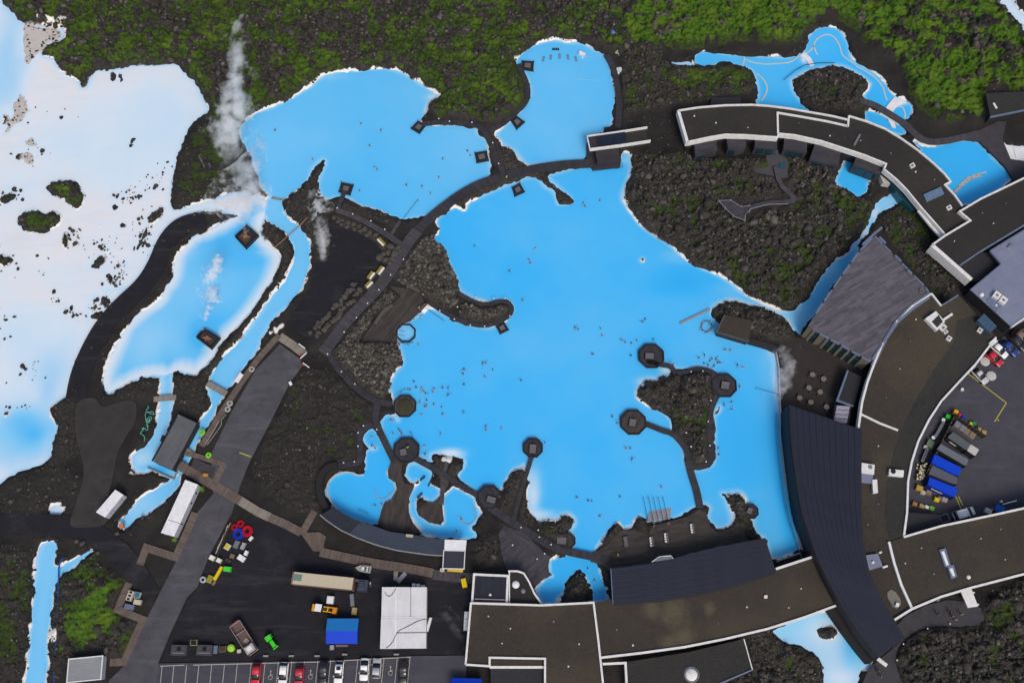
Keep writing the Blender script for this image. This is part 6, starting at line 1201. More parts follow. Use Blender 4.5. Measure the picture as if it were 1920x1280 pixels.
def car(px, py, ang, col, label, L=4.4, w_=1.82, h=1.48, kind='hatch', z=.86, roofglass=False):
    c = W(px, py, z + .8); o = thing('parked_car', label, 'car', (c[0], c[1], z), math.radians(ang)); k = L / 4.4
    xs = [(-2.2, .86, .42, .80), (-2.1, .95, .28, .92), (-1.5, 1, .22, .96), (0, 1, .2, .95), (1.0, 1, .2, .92), (1.6, .98, .22, .84), (2.05, .92, .28, .72), (2.2, .78, .38, .60)]
    ladd('body', smooth(loft([(x * k, ring(w_ * s, a, b)) for x, s, a, b in xs]).mesh('body')), col, o)
    if kind == 'van': gh = [(-2.12, .90, .93, .94), (-2.0, .90, .93, h - .08), (-1.0, .93, .93, h), (.55, .92, .93, h - .02), (1.45, .86, .90, .92)]
    elif kind == 'saloon': gh = [(-1.75, .86, .92, .95), (-1.05, .84, .93, h - .1), (-.5, .82, .93, h), (.2, .82, .93, h - .03), (1.05, .86, .90, .92)]
    else: gh = [(-2.05, .86, .92, .96), (-1.75, .84, .93, h - .12), (-1.0, .82, .93, h), (.15, .82, .93, h - .02), (1.1, .86, .9, .92)]
    ladd('windows', smooth(loft([(x * k, ring(w_ * s, a, b, .08, w_ * s * .84)) for x, s, a, b in gh]).mesh('windows')), CARG, o)
    r0, r1 = gh[1][0] * k + .28, gh[3][0] * k - .05; rw = w_ * (.90 if kind == 'van' else .76)
    rf = ladd('roof', smooth(loft([(r0, ring(rw * .92, gh[1][3] - .02, gh[1][3] + .07, .02)), ((r0 + r1) / 2 - .3, ring(rw, h - .04, h + .045, .02)), (r1, ring(rw * .95, gh[3][3] - .04, gh[3][3] + .035, .02))]).mesh('roof')), col, o)
    if roofglass: ladd('sunroof', MB().box(((r0 + r1) / 2 - .1, 0, h + .062), (.75, rw * .62, .03)), CARG, rf)
    for sx in (-1.32, 1.38):
        for sy in (-1, 1):
            wv = MB(); n = 14
            for R_, y0, y1 in ((.33, -.11, .11),): wv.quadset([(R_ * math.cos(2 * math.pi * i / n), y, R_ * math.sin(2 * math.pi * i / n) + .33) for y in (y0, y1) for i in range(n)], [tuple(range(n)), tuple(range(2 * n - 1, n - 1, -1))] + [(i, i + n, (i + 1) % n + n, (i + 1) % n) for i in range(n)])
            me_ = wv.mesh('wheel'); me_.transform(Matrix.Translation((sx * k, sy * (w_ / 2 - .08), 0))); ladd('wheel', me_, TYRE, o)
    for sy in (-1, 1):
        ladd('headlight', MB().box((2.07 * k, sy * w_ * .34, .66), (.16, .34, .14), -sy * .35), LAMP, o); ladd('tail_light', MB().box((-2.12 * k, sy * w_ * .36, .82), (.10, .28, .2)), TAIL, o); ladd('mirror', MB().box((.75 * k, sy * (w_ / 2 + .08), .95), (.16, .2, .14)), col, o)
    return o
RED = paint('car_red', (.46, .008, .02)); CWH = paint('car_white', (.72, .72, .72)); CBK = paint('car_black', (.012, .013, .017)); CBL = paint('car_blue', (.006, .03, .20)); CSV = paint('car_silver', (.42, .43, .45)); CBR = paint('car_brown', (.16, .11, .08))
for x, y, c_, l, kw in ((480,1263,RED,'bright red car, leftmost of the bottom parking row',{}),(531,1263,CWH,'white estate car left of the crimson car',{'L':4.7}),(561,1266,paint('car_crimson', (.40, .01, .035)),'crimson hatchback parked next to the white estate car',{'L':4.1}),(606,1260,CBK,'black estate car between the crimson and the white car',{'L':4.7}),(635,1260,CWH,'white car with dark sunroof right of the black estate',{'roofglass':True,'L':4.6}),(683,1254,CWH,'white saloon parked by itself right of the sunroof car',{'kind':'saloon'}),(706,1252,CSV,'small silver car beside the white saloon',{'L':3.9}),(756,1260,CBK,'black car, rightmost of the bottom parking row',{'L':4.6})):
    car(x, y, -92 if x not in (706,) else 88, c_, l, **kw)
for x, y, c_, l, kw in ((1893,652,CBL,'dark blue car in the upper corner of the right car park',{}),(1874,656,CWH,'white car between the blue and the red car',{}),(1864,671,RED,'red hatchback beside the round white tanks',{}),(1837,703,CSV,'silver saloon standing between the two round white tanks',{'kind':'saloon','L':4.6}),(1909,641,CBK,'black car at the right edge of the upper car park',{})):
    car(x, y, -47 if x != 1837 else -52, c_, l, **kw)
car(1916,632,-47,CBR,'brown car at the right edge, uppermost of the car park')
car(1808,962,16,CWH,'white van parked beside the turf roofed wing',L=4.9,w_=1.95,h=1.85,kind='van')
# tank lids
for x, y, l in ((1847,677,'round white tank lid nearer to the red car'),(1859,704,'round white tank lid right of the silver saloon')):
    c = W(x, y, 1.2); o = thing('tank', l, 'tank', (c[0], c[1], .85)); ladd('drum', MB().cyl((0, 0), 1.1, 0, .3, 24), CONC, o); ladd('lid', MB().dome((0, 0), 1.12, .16, .3, 24, 3), M('tank_lid', (.46, .45, .44), (.4, .39, .38), .7), o)
solo('white_drum', MB().cyl(W(1804,730,1.1), .35, .85, 1.3, 12), WHITE, 'small white drum on the asphalt below the silver saloon', 'drum')
# lorry with trailer
def wheels(o, xs, y, r=.5, n=12):
    for x in xs:
        for s in (-1, 1):
            m = MB(); m.quadset([(x + r * math.cos(2 * math.pi * i / n), s * y + t, r + r * math.sin(2 * math.pi * i / n)) for t in (-.15, .15) for i in range(n)], [tuple(range(n)), tuple(range(2 * n - 1, n - 1, -1))] + [(i, i + n, (i + 1) % n + n, (i + 1) % n) for i in range(n)])
            ladd('wheel', m, TYRE, o)
c = W(606, 1089, 3.4); an = -math.radians(5.5)
o = thing('box_trailer', 'long cream roofed box trailer behind the dark lorry cab', 'trailer', (c[0], c[1], .82), an)
ladd('box', MB().box((0, 0, 2.0), (12.9, 2.5, 2.7)), M('trailer_rust', (.16, .045, .03), (.2, .18, .15), .6), o); ladd('roof', MB().box((.1, 0, 3.39), (12.4, 2.42, .09)), M('cream_roof', (.50, .44, .32), (.42, .38, .27), .6), o); ladd('roof_hatch', MB().box((-5.2, .15, 3.46), (1.7, 1.3, .05)), M('green_hatch', (.14, .24, .19), (.1, .17, .14), .6), o); wheels(o, (-4.6, -3.4, -2.2), 1.1); ladd('chassis', MB().box((0, 0, .6), (12.5, 1.0, .3)), DARKP, o)
c = W(672, 1097, 2.4); o = thing('lorry', 'dark lorry tractor coupled to the cream trailer', 'lorry', (c[0], c[1], .82), an)
ladd('chassis', MB().box((-.3, 0, .75), (5.4, .9, .35)), DARKP, o); ladd('cab', MB().box((1.1, 0, 1.85), (2.2, 2.45, 2.2), 0, .92), M('cab_blue', (.030, .038, .06), (.05, .06, .085), .4), o); ladd('windscreen', MB().box((2.16, 0, 2.15), (.14, 2.1, .9)), CARG, o); ladd('wind_deflector', MB().box((.8, 0, 3.05), (1.2, 1.9, .25), 0, .7), MATS['cab_blue'], o); wheels(o, (-1.8, 1.3), 1.05); ladd('fuel_tank', MB().box((-.6, 1.0, .8), (1.1, .5, .6)), GREYP, o)
c = W(686, 1099, 1.3); o = thing('quad_trailer', 'small white and orange machine in front of the lorry cab', 'machine', (c[0], c[1], .82), an)
ladd('frame', MB().box((0, .5, .6), (2.0, .95, .5)), M('pale_frame', (.45, .45, .44)), o); ladd('hood', MB().box((-.4, -.55, .55), (1.2, .8, .8), 0, .85), paint('orange_paint', (.62, .13, .03)), o)
for sy in (.05, .95):
    for sx in (-.6, .2, .8): ladd('rail', MB().box((sx, sy, .95), (.18, .08, .3)), GREYP, o)
wheels(o, (-.7, .6), .5, .25)
# boat on a trailer
c = W(682, 1066, 1.6); o = thing('boat_on_trailer', 'small grey boat with pointed bow parked above the lorry', 'boat', (c[0], c[1], .82), math.radians(172))
hull = [(-1.55, 1.45), (-.2, 1.5), (.8, 1.25), (1.4, .6), (1.75, .12)]
ladd('hull', loft([(x, [(-w_ * .35, .45), (w_ * .35, .45), (w_ * .5, 1.05), (-w_ * .5, 1.05)]) for x, w_ in hull]), M('boat_grey', (.36, .36, .33), (.25, .25, .23), .5), o); ladd('deck_well', MB().box((-.5, 0, 1.06), (1.5, .95, .06)), M('boat_inside', (.12, .13, .15)), o); ladd('seat', MB().box((-.8, 0, 1.12), (.25, 1.0, .1)), WHITE, o); ladd('console', MB().box((.1, 0, 1.2), (.5, .7, .35)), WHITE, o); wheels(o, (-.4,), .75, .3)
# yellow loader with orange bucket
c = W(607, 1141, 1.8); o = thing('wheel_loader', 'yellow wheel loader with white cab roof and orange bucket', 'loader', (c[0], c[1], .82), -math.radians(8)); YM = paint('machine_yellow', (.62, .33, .015), .4)
ladd('engine_hood', MB().box((-1.9, 0, 1.25), (1.0, 1.5, 1.0), 0, .85), YM, o); ladd('cab', MB().box((-.85, 0, 1.55), (1.2, 1.4, 1.6), 0, .9), CARG, o); ladd('cab_roof', MB().box((-.9, 0, 2.42), (1.35, 1.5, .14)), WHITE2, o)
for s in (-1, 1): ladd('lift_arm', MB().box((.9, s * .45, 1.2), (1.9, .2, .25)), YM, o)
ladd('front_frame', MB().box((.5, 0, .85), (1.6, .7, .4)), M('loader_frame', (.06, .05, .02)), o); ladd('cross_bar', MB().box((.9, 0, 1.3), (.25, 1.1, .2)), YM, o); ladd('bucket', MB().box((2.25, 0, .55), (.95, 1.45, .85), 0, .85), paint('bucket_orange', (.62, .22, .02), .5), o); wheels(o, (-1.5, .7), .85, .55)
# green tractor
c = W(508, 1200, 1.5); o = thing('mini_tractor', 'bright green mini tractor standing alone in the yard', 'tractor', (c[0], c[1], .82), -math.radians(52)); GM = paint('tractor_green', (.05, .55, .03), .4)
ladd('hood', MB().box((.75, 0, .95), (1.5, .85, .7), 0, .85), GM, o); ladd('cab', MB().box((-.5, 0, 1.2), (1.15, 1.2, 1.1), 0, .88), CARG, o); ladd('cab_roof', MB().box((-.5, 0, 1.8), (1.1, 1.15, .12)), GM, o); ladd('seat_box', MB().box((-1.25, 0, .9), (.4, .9, .5)), BLACK, o)
for s in (-1, 1): ladd('fender', MB().box((-.7, s * .62, 1.05), (.8, .3, .1)), GM, o)
wheels(o, (-.7,), .65, .52); wheels(o, (1.1,), .55, .35); ladd('front_blade', MB().box((1.75, 0, .5), (.2, 1.2, .5)), GM, o)
# tipper lorry
c = W(457, 1195, 2.4); o = thing('tipper_lorry', 'brown tipper lorry with pale cab pointing to the lower right', 'lorry', (c[0], c[1], .82), -math.radians(53)); RB = M('tipper_brown', (.15, .10, .095), (.10, .06, .055), .7)
ladd('bed', MB().box((-.9, 0, 1.05), (5.2, 2.35, .2)), RB, o)
for s in (-1, 1): ladd('side_board', MB().box((-.9, s * 1.15, 1.5), (5.2, .1, .8)), M('tipper_side', (.33, .27, .26), (.25, .2, .2), .6), o)
for x in (-3.5, 1.7): ladd('end_board', MB().box((x, 0, 1.5), (.1, 2.3, .8)), MATS['tipper_side'], o)
ladd('divider', MB().box((-1.3, 0, 1.45), (.1, 2.1, .4)), MATS['tipper_side'], o); ladd('cab', MB().box((2.75, 0, 1.7), (1.7, 2.2, 1.9), 0, .88), M('cab_pink', (.42, .36, .36), (.36, .31, .31), .4), o); ladd('windscreen', MB().box((3.52, 0, 1.9), (.2, 1.9, .8)), CARG, o); ladd('roof_pad', MB().box((2.7, 0, 2.67), (.9, 1.1, .08)), WHITE, o); ladd('tail_gate', MB().box((-3.75, 0, 1.3), (.3, 1.8, .4)), paint('tail_red', (.2, .01, .015)), o); wheels(o, (-2.2, -1.2, 2.5), 1.0); ladd('cargo', MB().box((.8, .1, 1.25), (1.1, .9, .35), .3), M('cargo_timber', (.3, .26, .2)), o)
# ---------------------------------------------------------------- works yard stores
def crate(px, py, lpx, wpx, an, h, mat, name, label, cat, z=.82, top=None, slats=0):
    c = W(px, py, z + h); L, Wd = lpx * .113, wpx * .113
    o = thing(name, label, cat, (c[0], c[1], z), math.radians(an))
    ladd('body', MB().box((0, 0, h / 2), (L, Wd, h)), mat, o)
    if top: ladd('top', MB().box((0, 0, h + .03), (L * .86, Wd * .86, .06)), top, o)
    for k in range(slats): ladd('slat', MB().box((0, Wd * ((k + .5) / slats - .5), h + .03), (L * .98, Wd / slats * .62, .06)), mat, o)
    return o
PAL = M('pallet_wood', (.22, .16, .11), (.15, .11, .08), .8); DKW = M('dark_wood', (.06, .04, .035), None, .8); CRM = M('cream_board', (.50, .47, .38), (.42, .39, .32), .7); GRN = paint('bin_green', (.03, .45, .04), .5); YP = paint('beam_yellow', (.62, .47, .01), .5); OLV = M('olive_pallet', (.30, .28, .03), (.2, .19, .04), .7)
crate(425.6,1024,9,11,-30,.8,WHITE,'open_crate','white crate with a yellow sack inside, left in the yard pile','crate',top=M('yellow_sack', (.55, .48, .02)))
crate(397,1045,10,9,-25,.9,CRM,'storage_box','left half of the pale double box at the yard edge','box',top=WHITE); crate(410,1050,9,8,-25,.9,CRM,'storage_box','right half of the pale double box at the yard edge','box',top=WHITE)
crate(443,1020,9,14,-20,.5,GREYP,'metal_rack','grey metal rack in the yard pile under the blue coil','rack',slats=4); crate(455.5,1023,7,13,-20,.5,M('rack_pale', (.35, .35, .37)),'metal_rack','pale metal rack next to the red coil','rack',slats=3)
crate(435,1042,8,8,-15,.4,PAL,'pallet','square wooden pallet in the yard pile','pallet',slats=4); crate(428,1050,11,6,-28,.35,DKW,'pallet','dark broken pallet below the square pallet','pallet',slats=2)
crate(452,1045.6,14,10,-32,.7,WHITE,'storage_box','large white lidded box at the right of the yard pile','box',top=WHITE2); crate(461,1036,6,9,-20,.7,WHITE,'storage_box','small white box above the large white one','box',top=WHITE2); crate(470,1009,9,5,50,.5,WHITE,'storage_box','white boxes just under the large red coil','box')
crate(425.6,1066,14,9,-5,.9,GRN,'plastic_bin','bright green bin with three lids in the yard','bin',slats=0,top=M('green_lid', (.08, .6, .06), None, .4)); crate(408.6,1074,27,5.5,64,.5,YP,'steel_beam','yellow beam leaning in the works yard','beam'); crate(393,1085,10,14,-20,.5,OLV,'pallet','olive yellow pallet at the lower end of the yard pile','pallet',slats=4); crate(401,1092,4,9,-25,.4,PAL,'plank_stack','short brown plank stack beside the yellow beam','planks')
c = W(381,1086,1.1); o = thing('concrete_ring', 'pale concrete ring at the lower end of the yard pile', 'ring', (c[0], c[1], .82)); ladd('ring', MB().torus((0, 0), .52, .2, .25, 12, 8), M('ring_concrete', (.42, .44, .48), (.3, .32, .35), .8), o); ladd('ring', MB().torus((0, 0), .5, .18, .55, 12, 8), MATS['ring_concrete'], o)
for k in range(5):
    a = (434 - k * 2.2, 978 + k * 2); b = (414 - k * 1.6 - (k % 2) * 5, 1023 + k * 5)
    solo('timber_pole', MB().tube([W(*a, 1.0 + .05 * k), W(*b, 1.0)], .09, 6), CRM if k % 2 else DKW, 'long timber pole lying at the left of the yard pile', 'pole', 'poles of the yard pile')
for x, y, l in ((335,1218,'dark concrete box with a square opening, left of two'),(383,1218,'dark concrete box with a square opening, right of two')):
    o = crate(x, y, 28, 18, -1, 1.3, M('box_concrete', (.065, .062, .072), (.045, .044, .05), .85), 'concrete_chamber', l, 'chamber'); ladd('opening', MB().box((0, .25, 1.32), (.8, .8, .06)), BLACK, o); ladd('lip', MB().box((0, -.55, 1.32), (2.4, .2, .08)), GREYP, o)
crate(363,1204,12,10,0,.5,M('yellow_frame', (.45, .42, .12)),'square_hoop','pale yellow square frame above the concrete boxes','frame',top=SAND); crate(417,1216,12,10,4,.6,PAL,'crate','open wooden crate left of the lime drum','crate',top=DKW); crate(404,1217,7,14,0,.5,TRIM,'grating','blue-grey grating beside the right concrete box','grating',slats=3)
c = W(433,1214,1.5); o = thing('drum', 'lime green drum in the yard beside the tipper lorry', 'drum', (c[0], c[1], .82)); LM = paint('lime_paint', (.28, .55, .03), .5); ladd('shell', MB().cyl((0, 0), .75, 0, .8, 18), LM, o); ladd('lid', MB().dome((0, 0), .72, .2, .8, 18, 3), LM, o); ladd('cap', MB().cyl((.2, .1), .14, .9, 1.1, 8), WHITE, o)
crate(448,1220,7,6,10,.5,CRM,'storage_box','small cream box right of the lime drum','box')
crate(619,1124,13,14,-4,1.0,M('tank_frame', (.45, .47, .52)),'water_tank','pale square liquid tank above the yellow loader','tank',top=WHITE2); crate(660,1124,7,22,8,.8,GREYP,'metal_skid','long grey metal skid below the lorry cab','skid',slats=2); crate(664,1145,9,13,-4,.7,M('straw_box', (.40, .30, .12)),'crate','straw coloured wooden crate under the metal skid','crate',slats=3)
crate(742,1079,8,17,0,.35,M('timber_grey', (.25, .22, .2)),'plank_stack','short grey plank stack under the boardwalk','planks',slats=2); crate(753,1082,8,22,-40,.35,M('plank_pale', (.27, .28, .33)),'plank_stack','pale diagonal plank stack next to the short one','planks',slats=2)
crate(870,1092,9,16,14,1.1,YP,'gas_locker','yellow locker near the pool house corner','locker',top=YP); crate(829,1068,8,6,-5,.8,CRM,'storage_box','cream box at the foot of the glass kiosk','box'); crate(804,1170,5,25,-15,.5,WHITE2,'board','white board leaning at the right side of the tent hall','board')
crate(622,1213,7,8,0,.9,M('grey_locker', (.34, .34, .35)),'locker','small grey locker below the blue storage tent','locker')
o = crate(243,1116,10,18,-15,1.0,CRM,'machine_base','cream control cabinet with three dark openings on the zigzag boardwalk','cabinet',z=.82)
for k in (-.7, 0, .7): ladd('opening', MB().box((0, k, 1.02), (.6, .42, .05)), BLACK, o)
crate(257,1115,10,11,-8,.8,CRM,'machine_base','cream cabinet with a teal box on top by the zigzag boardwalk','cabinet',top=M('teal_box', (.03, .16, .25))); crate(257,1128,13,9,-8,.9,M('cream_lid', (.55, .5, .4)),'storage_box','cream lidded box under the teal topped cabinet','box',top=CRM); crate(242,1137,18,9,-12,.4,TRIM,'board_stack','blue-grey boards beside the zigzag boardwalk','boards',slats=3)
crate(227,985,8,9,20,.8,paint('rust_orange', (.50, .17, .06), .6),'pump_box','orange pump box at the end of the blue stream','pump'); crate(385,890,9,6,-8,.5,paint('orange_box', (.42, .20, .05), .6),'crate','orange crate in the sunken court','crate')
for x in (498,546,594,646,743): crate(x,1229 if x < 600 else 1226,9,3,0,.5,CONC,'kerb_block','pale kerb block at the head of the parking row','block')['group'] = 'kerb blocks of the parking row'
for a, b, s, l in ((379,918,9,'bushy lime green plant at the corner of the long white cabin'),(329,1013,7,'green plant at the lower end of the long white cabin')):
    q = W(a, b, .9); V = np.random.RandomState(int(a)); o = thing('potted_shrub', l, 'shrub', (q[0], q[1], .8)); ladd('trunk', MB().cyl((0, 0), .06, 0, .6, 6), DKW, o); m = MB()
    for k in range(140):
        p = V.randn(3) * (.26, .26, .2) * s / 8 + (0, 0, .75); t = V.rand() * 6.28; l_ = .16; m.quadset([(p[0], p[1], p[2]), (p[0] + l_ * math.cos(t), p[1] + l_ * math.sin(t), p[2] + .06), (p[0] + l_ * math.cos(t + .6), p[1] + l_ * math.sin(t + .6), p[2] + .1)], [(0, 1, 2)])
    ladd('crown', m, M('lime_leaf', (.17, .40, .02), (.09, .22, .02), .7), o)
# ---------------------------------------------------------------- container compound in the right car park
K = 5.82
def cz(pts): return ZP(pts, 1690, 760, K)
fen = thing('compound_fence', 'dark timber fence round the container compound', 'fence', W(1780, 820, .85))
def fence(a, b, n):
    for k in range(n):
        p, q = [(a[0] + (b[0] - a[0]) * t, a[1] + (b[1] - a[1]) * t) for t in (k / n, (k + .94) / n)]
        wadd('panel', MB().strip(PP([p, q], 2.9), .14, .86, 2.9), M('fence_timber', (.045, .038, .030), (.028, .025, .022), .85), fen)
        wadd('post', MB().box((*PP([p], 2.9)[0], 1.95), (.2, .2, 2.2)), M('fence_post', (.16, .14, .09), None, .8), fen)
f0, f1, f2 = cz([(590,95), (275,745), (930,335)]); fence(f0, f1, 14); fence(f0, f2, 9)
def container(quad, zt, mat, label, side=None, white=None, lettering=None):
    q = PP(cz(quad), zt); q = q if area(q) > 0 else q[::-1]; c = (sum(a for a, b in q) / 4, sum(b for a, b in q) / 4, .85); o = thing('shipping_container', label, 'container', c)
    wadd('box', MB().prism(offsets(q, .03, True), .9, zt - .05), side or mat, o); wadd('roof', MB().prism(q, zt - .06, zt), mat, o)
    # roof corrugations
    Q = [Vector((*p, 0)) for p in PP(cz(quad), zt)]; n = 12
    for k in range(n):
        t = (k + .5) / n; a, b = Q[0].lerp(Q[1], t), Q[3].lerp(Q[2], t)
        wadd('roof_rib', MB().strip([tuple(a.lerp(b, .05))[:2], tuple(a.lerp(b, .95))[:2]], .16, zt - .02, zt + .035), mat, o)
    for p in q: wadd('corner_post', MB().box((p[0], p[1], (zt + .9) / 2), (.18, .18, zt - .85)), DARKP, o)
    if lettering:
        a, b = Q[3], Q[2]; d_ = (b - a).normalized(); nrm = Vector((d_.y, -d_.x, 0))
        for k in range(lettering): p = a.lerp(b, .25 + .07 * k) + nrm * .03; wadd('lettering', MB().box((p.x, p.y, 2.1), (.32, .05, .5), math.atan2(d_.y, d_.x)), WHITE, o)
    return o
G1_ = M('container_grey_green', (.10, .115, .12), (.08, .09, .095), .6, s=.8); G2_ = M('container_grey', (.135, .15, .175), (.115, .125, .15), .6, s=.8); G3_ = M('container_slate', (.095, .10, .125), (.08, .085, .105), .6, s=.8); BC = paint('container_blue', (.004, .050, .52), .45)
container([(565,285),(755,420),(715,490),(505,345)], 3.45, G1_, 'dark grey container with lettering beside the white ended one', WALLD, lettering=5)
container([(757,420),(850,480),(805,550),(717,490)], 3.45, M('container_white', (.50, .48, .46), (.42, .4, .38), .6), 'short white container at the end of the dark grey one', WALLD)
container([(430,415),(735,590),(705,660),(390,475)], 3.4, G2_, 'light grey container between the lettered one and the blue ones', WALLD)
container([(365,530),(660,680),(620,770),(330,625)], 3.45, BC, 'upper royal blue container')
container([(340,650),(617,785),(602,862),(300,742)], 3.1, G3_, 'slate grey roof between the two blue containers')
container([(310,780),(615,905),(580,1000),(290,860)], 3.45, BC, 'lower royal blue container with white markings', paint('container_blue_side', (.005, .03, .28), .5), lettering=6)
for k, (a, b) in enumerate(((620,210),(670,245),(722,285),(770,320))): x, y = cz([(a, b)])[0]; crate(x, y, 13, 13, -38, 1.5, M('wrapped_goods', (.22, .21, .22), (.15, .145, .15), .5), 'wrapped_pallet', 'wrapped grey pallet load in the compound, one of a row of four', 'pallet load', .86, top=(PAL if k > 1 else GREYP))['group'] = 'wrapped pallets in the compound'
for a, b, mt, nm, lb, ct, sz_, h_ in ((515,118,GRN,'wheelie_bin','lime green bin outside the fence corner','bin',9,1.1),(600,65,paint('bin_yellow', (.6, .35, .02), .5),'wheelie_bin','yellow bin at the tip of the compound','bin',8,1.1),(642,98,RED,'wheelie_bin','red bin between the yellow and the blue bin','bin',6,1.1),(682,120,BC,'wheelie_bin','blue bin at the end of the coloured bin row','bin',6,1.1),(765,196,YP,'crate','yellow crate outside the compound fence','crate',7,.6),(798,193,paint('crate_green', (.02, .22, .10), .5),'crate','dark green crate next to the yellow crate','crate',7,.7),(855,255,M('straw_bag', (.38, .28, .09)),'bulk_bag','straw coloured bulk bag, left of two outside the fence','bag',7,.8),(905,290,MATS['straw_bag'],'bulk_bag','straw coloured bulk bag, right of two outside the fence','bag',9,.8),(200,900,M('yellow_crate', (.45, .31, .06)),'crate','yellow crate left of the lower blue container','crate',12,.8),(240,945,M('pale_sack', (.45, .42, .36)),'bulk_bag','pale sack beside the yellow crate','bag',9,.7),(300,948,M('brown_box', (.26, .17, .12)),'crate','brown and white box below the lower blue container','box',10,.8),(390,1025,YP,'crate','yellow box under the lettering of the blue container','box',9,.7),(475,1025,M('mixed_box', (.42, .33, .27)),'crate','pale brown box at the foot of the blue container','box',10,.8),(425,1010,GREYP,'crate','grey box between the yellow and the pale brown box','box',8,.6),(150,1072,M('orange_crate', (.36, .17, .05)),'crate','orange brown crate at the end wall of the yard','crate',9,.7),(225,1095,M('straw_crate', (.42, .30, .12)),'crate','straw crate right of the orange brown crate','crate',9,.7),(280,1105,CWH,'crate','white and blue crate beside the straw crate','crate',7,.7),(335,1118,paint('crate_lime', (.15, .40, .05), .5),'crate','green crate at the end of the crate row','crate',9,.7),(1080,1130,paint('tarp_blue', (.01, .12, .45), .5),'covered_load','blue covered load beside the turf wing edge','load',17,1.0),(1000,1125,M('rust_load', (.17, .08, .05)),'crate','rust brown crate left of the blue covered load','crate',6,.8),(955,1150,M('white_bag', (.6, .58, .54)),'bulk_bag','white bags leaning near the van','bag',12,.9),(265,452,M('white_sack', (.55, .55, .52)),'bulk_bag','white sack by the outer side of the fence','bag',7,.6)):
    x, y = cz([(a, b)])[0]; crate(x, y, sz_, sz_ * .85, -25, h_, mt, nm, lb, ct, .86, top=mt)
x, y = cz([(318,415)])[0]; crate(x, y, 14, 13, 60, .9, M('mesh_green', (.15, .24, .14), (.09, .15, .09), .7), 'cage_pallet', 'green mesh cage pallet on the outer side of the fence', 'cage', .86, slats=5)
for a, b, l in (((455,190),(375,330),'upper row of dark drums along the outer side of the fence'),((280,480),(230,600),'lower row of dark drums along the outer side of the fence')):
    for t in np.linspace(0, 1, 7):
        x, y = cz([(a[0] + (b[0] - a[0]) * t, a[1] + (b[1] - a[1]) * t)])[0]; c = W(x, y, 1.6); o = thing('dark_drum', 'dark drum in the ' + l, 'drum', (c[0], c[1], .86), group=l); ladd('shell', MB().cyl((0, 0), .42, 0, .85, 12), M('drum_dark', (.018, .028, .038), None, .5), o); ladd('lid', MB().cyl((0, 0), .36, .85, .9, 12), GREYP, o)
for x, y, l in ((1769,787,'white drum lid at the upper end of the drum row'),(1750,820,'white drum lid in the middle of the drum rows')): c = W(x, y, 1.6); solo('dark_drum', MB().cyl(c, .4, .86, 1.7, 12), WHITE, l, 'drum')
lg = random.Random(2)
for k in range(46):
    x, y = cz([(205 + lg.uniform(-42, 48) - (k / 46 - .5) * 30, 640 + k / 46 * 170)])[0]; q = W(x, y, 1.5)
    o = thing('log', 'pale cut log end in the firewood heap by the curved white wall', 'log', (q[0], q[1], .95 + lg.random() * .8), group='firewood heap'); ladd('bark', MB().cyl((0, 0), .24, -.3, .3, 9), PAL, o); ladd('cut_end', MB().cyl((0, 0), .20, .3, .33, 9), M('log_end', (.56, .50, .32), (.62, .58, .48), .8), o)
c = W(*cz([(465,1230)])[0], 1.2); o = thing('flat_trailer', 'small empty flatbed trailer behind the white van', 'trailer', (c[0], c[1], .86), math.radians(16)); ladd('bed', MB().box((0, 0, .5), (1.8, 1.5, .12)), WALLD, o); ladd('rail', MB().strip([(-.9, -.75), (.9, -.75), (.9, .75), (-.9, .75)], .12, .5, .75, True), M('trailer_rail', (.3, .29, .25)), o); ladd('drawbar', MB().tube([(.9, .6, .5), (1.9, 0, .5), (.9, -.6, .5)], .06, 5), GREYP, o); wheels(o, (-.1,), .85, .3)
solo('white_rail', MB().strip(PP(cz([(1110,1075),(1222,1045),(1260,1035)]), 1.9), .22, 1.5, 1.9).box((*PP(cz([(1095,1045)]), 1.5)[0], 1.2), (.4, .4, .7)), WHITE, 'white barrier rail at the lower right corner of the car park', 'barrier')
# ---------------------------------------------------------------- terrace tables, loungers
tb = None; TL = ['nearest the steaming pool edge', 'closest to the restaurant facade', 'in the middle row, left one', 'in the middle row, right one', 'leftmost by the pool edge', 'in the lower row, between its neighbours', 'nearest the pale louvred roof']
for k, (a, b) in enumerate(((335,248),(418,280),(308,347),(392,378),(238,422),(322,455),(440,490))):
    c = W(1440 + a / 4, 640 + b / 4, 1.25)
    if tb is None:
        tb = thing('terrace_table', 'round grey terrace table with stools ' + TL[0], 'table', (c[0], c[1], .5), group='terrace tables'); TT = M('table_top', (.17, .155, .14), (.13, .12, .11), .7)
        ladd('top', MB().cyl((0, 0), .62, .70, .76, 20), TT, tb); ladd('leg', MB().cyl((0, 0), .07, 0, .7, 8), DARKP, tb); ladd('foot', MB().cyl((0, 0), .3, 0, .05, 12), DARKP, tb)
        for t in range(4): ladd('stool', MB().cyl((.95 * math.cos(t * 1.57 + .4), .95 * math.sin(t * 1.57 + .4)), .22, 0, .45, 10), DKW, tb)
    else: dup(tb, (c[0], c[1], .5), k * .7)['label'] = 'round grey terrace table with stools ' + TL[k]
lo = None
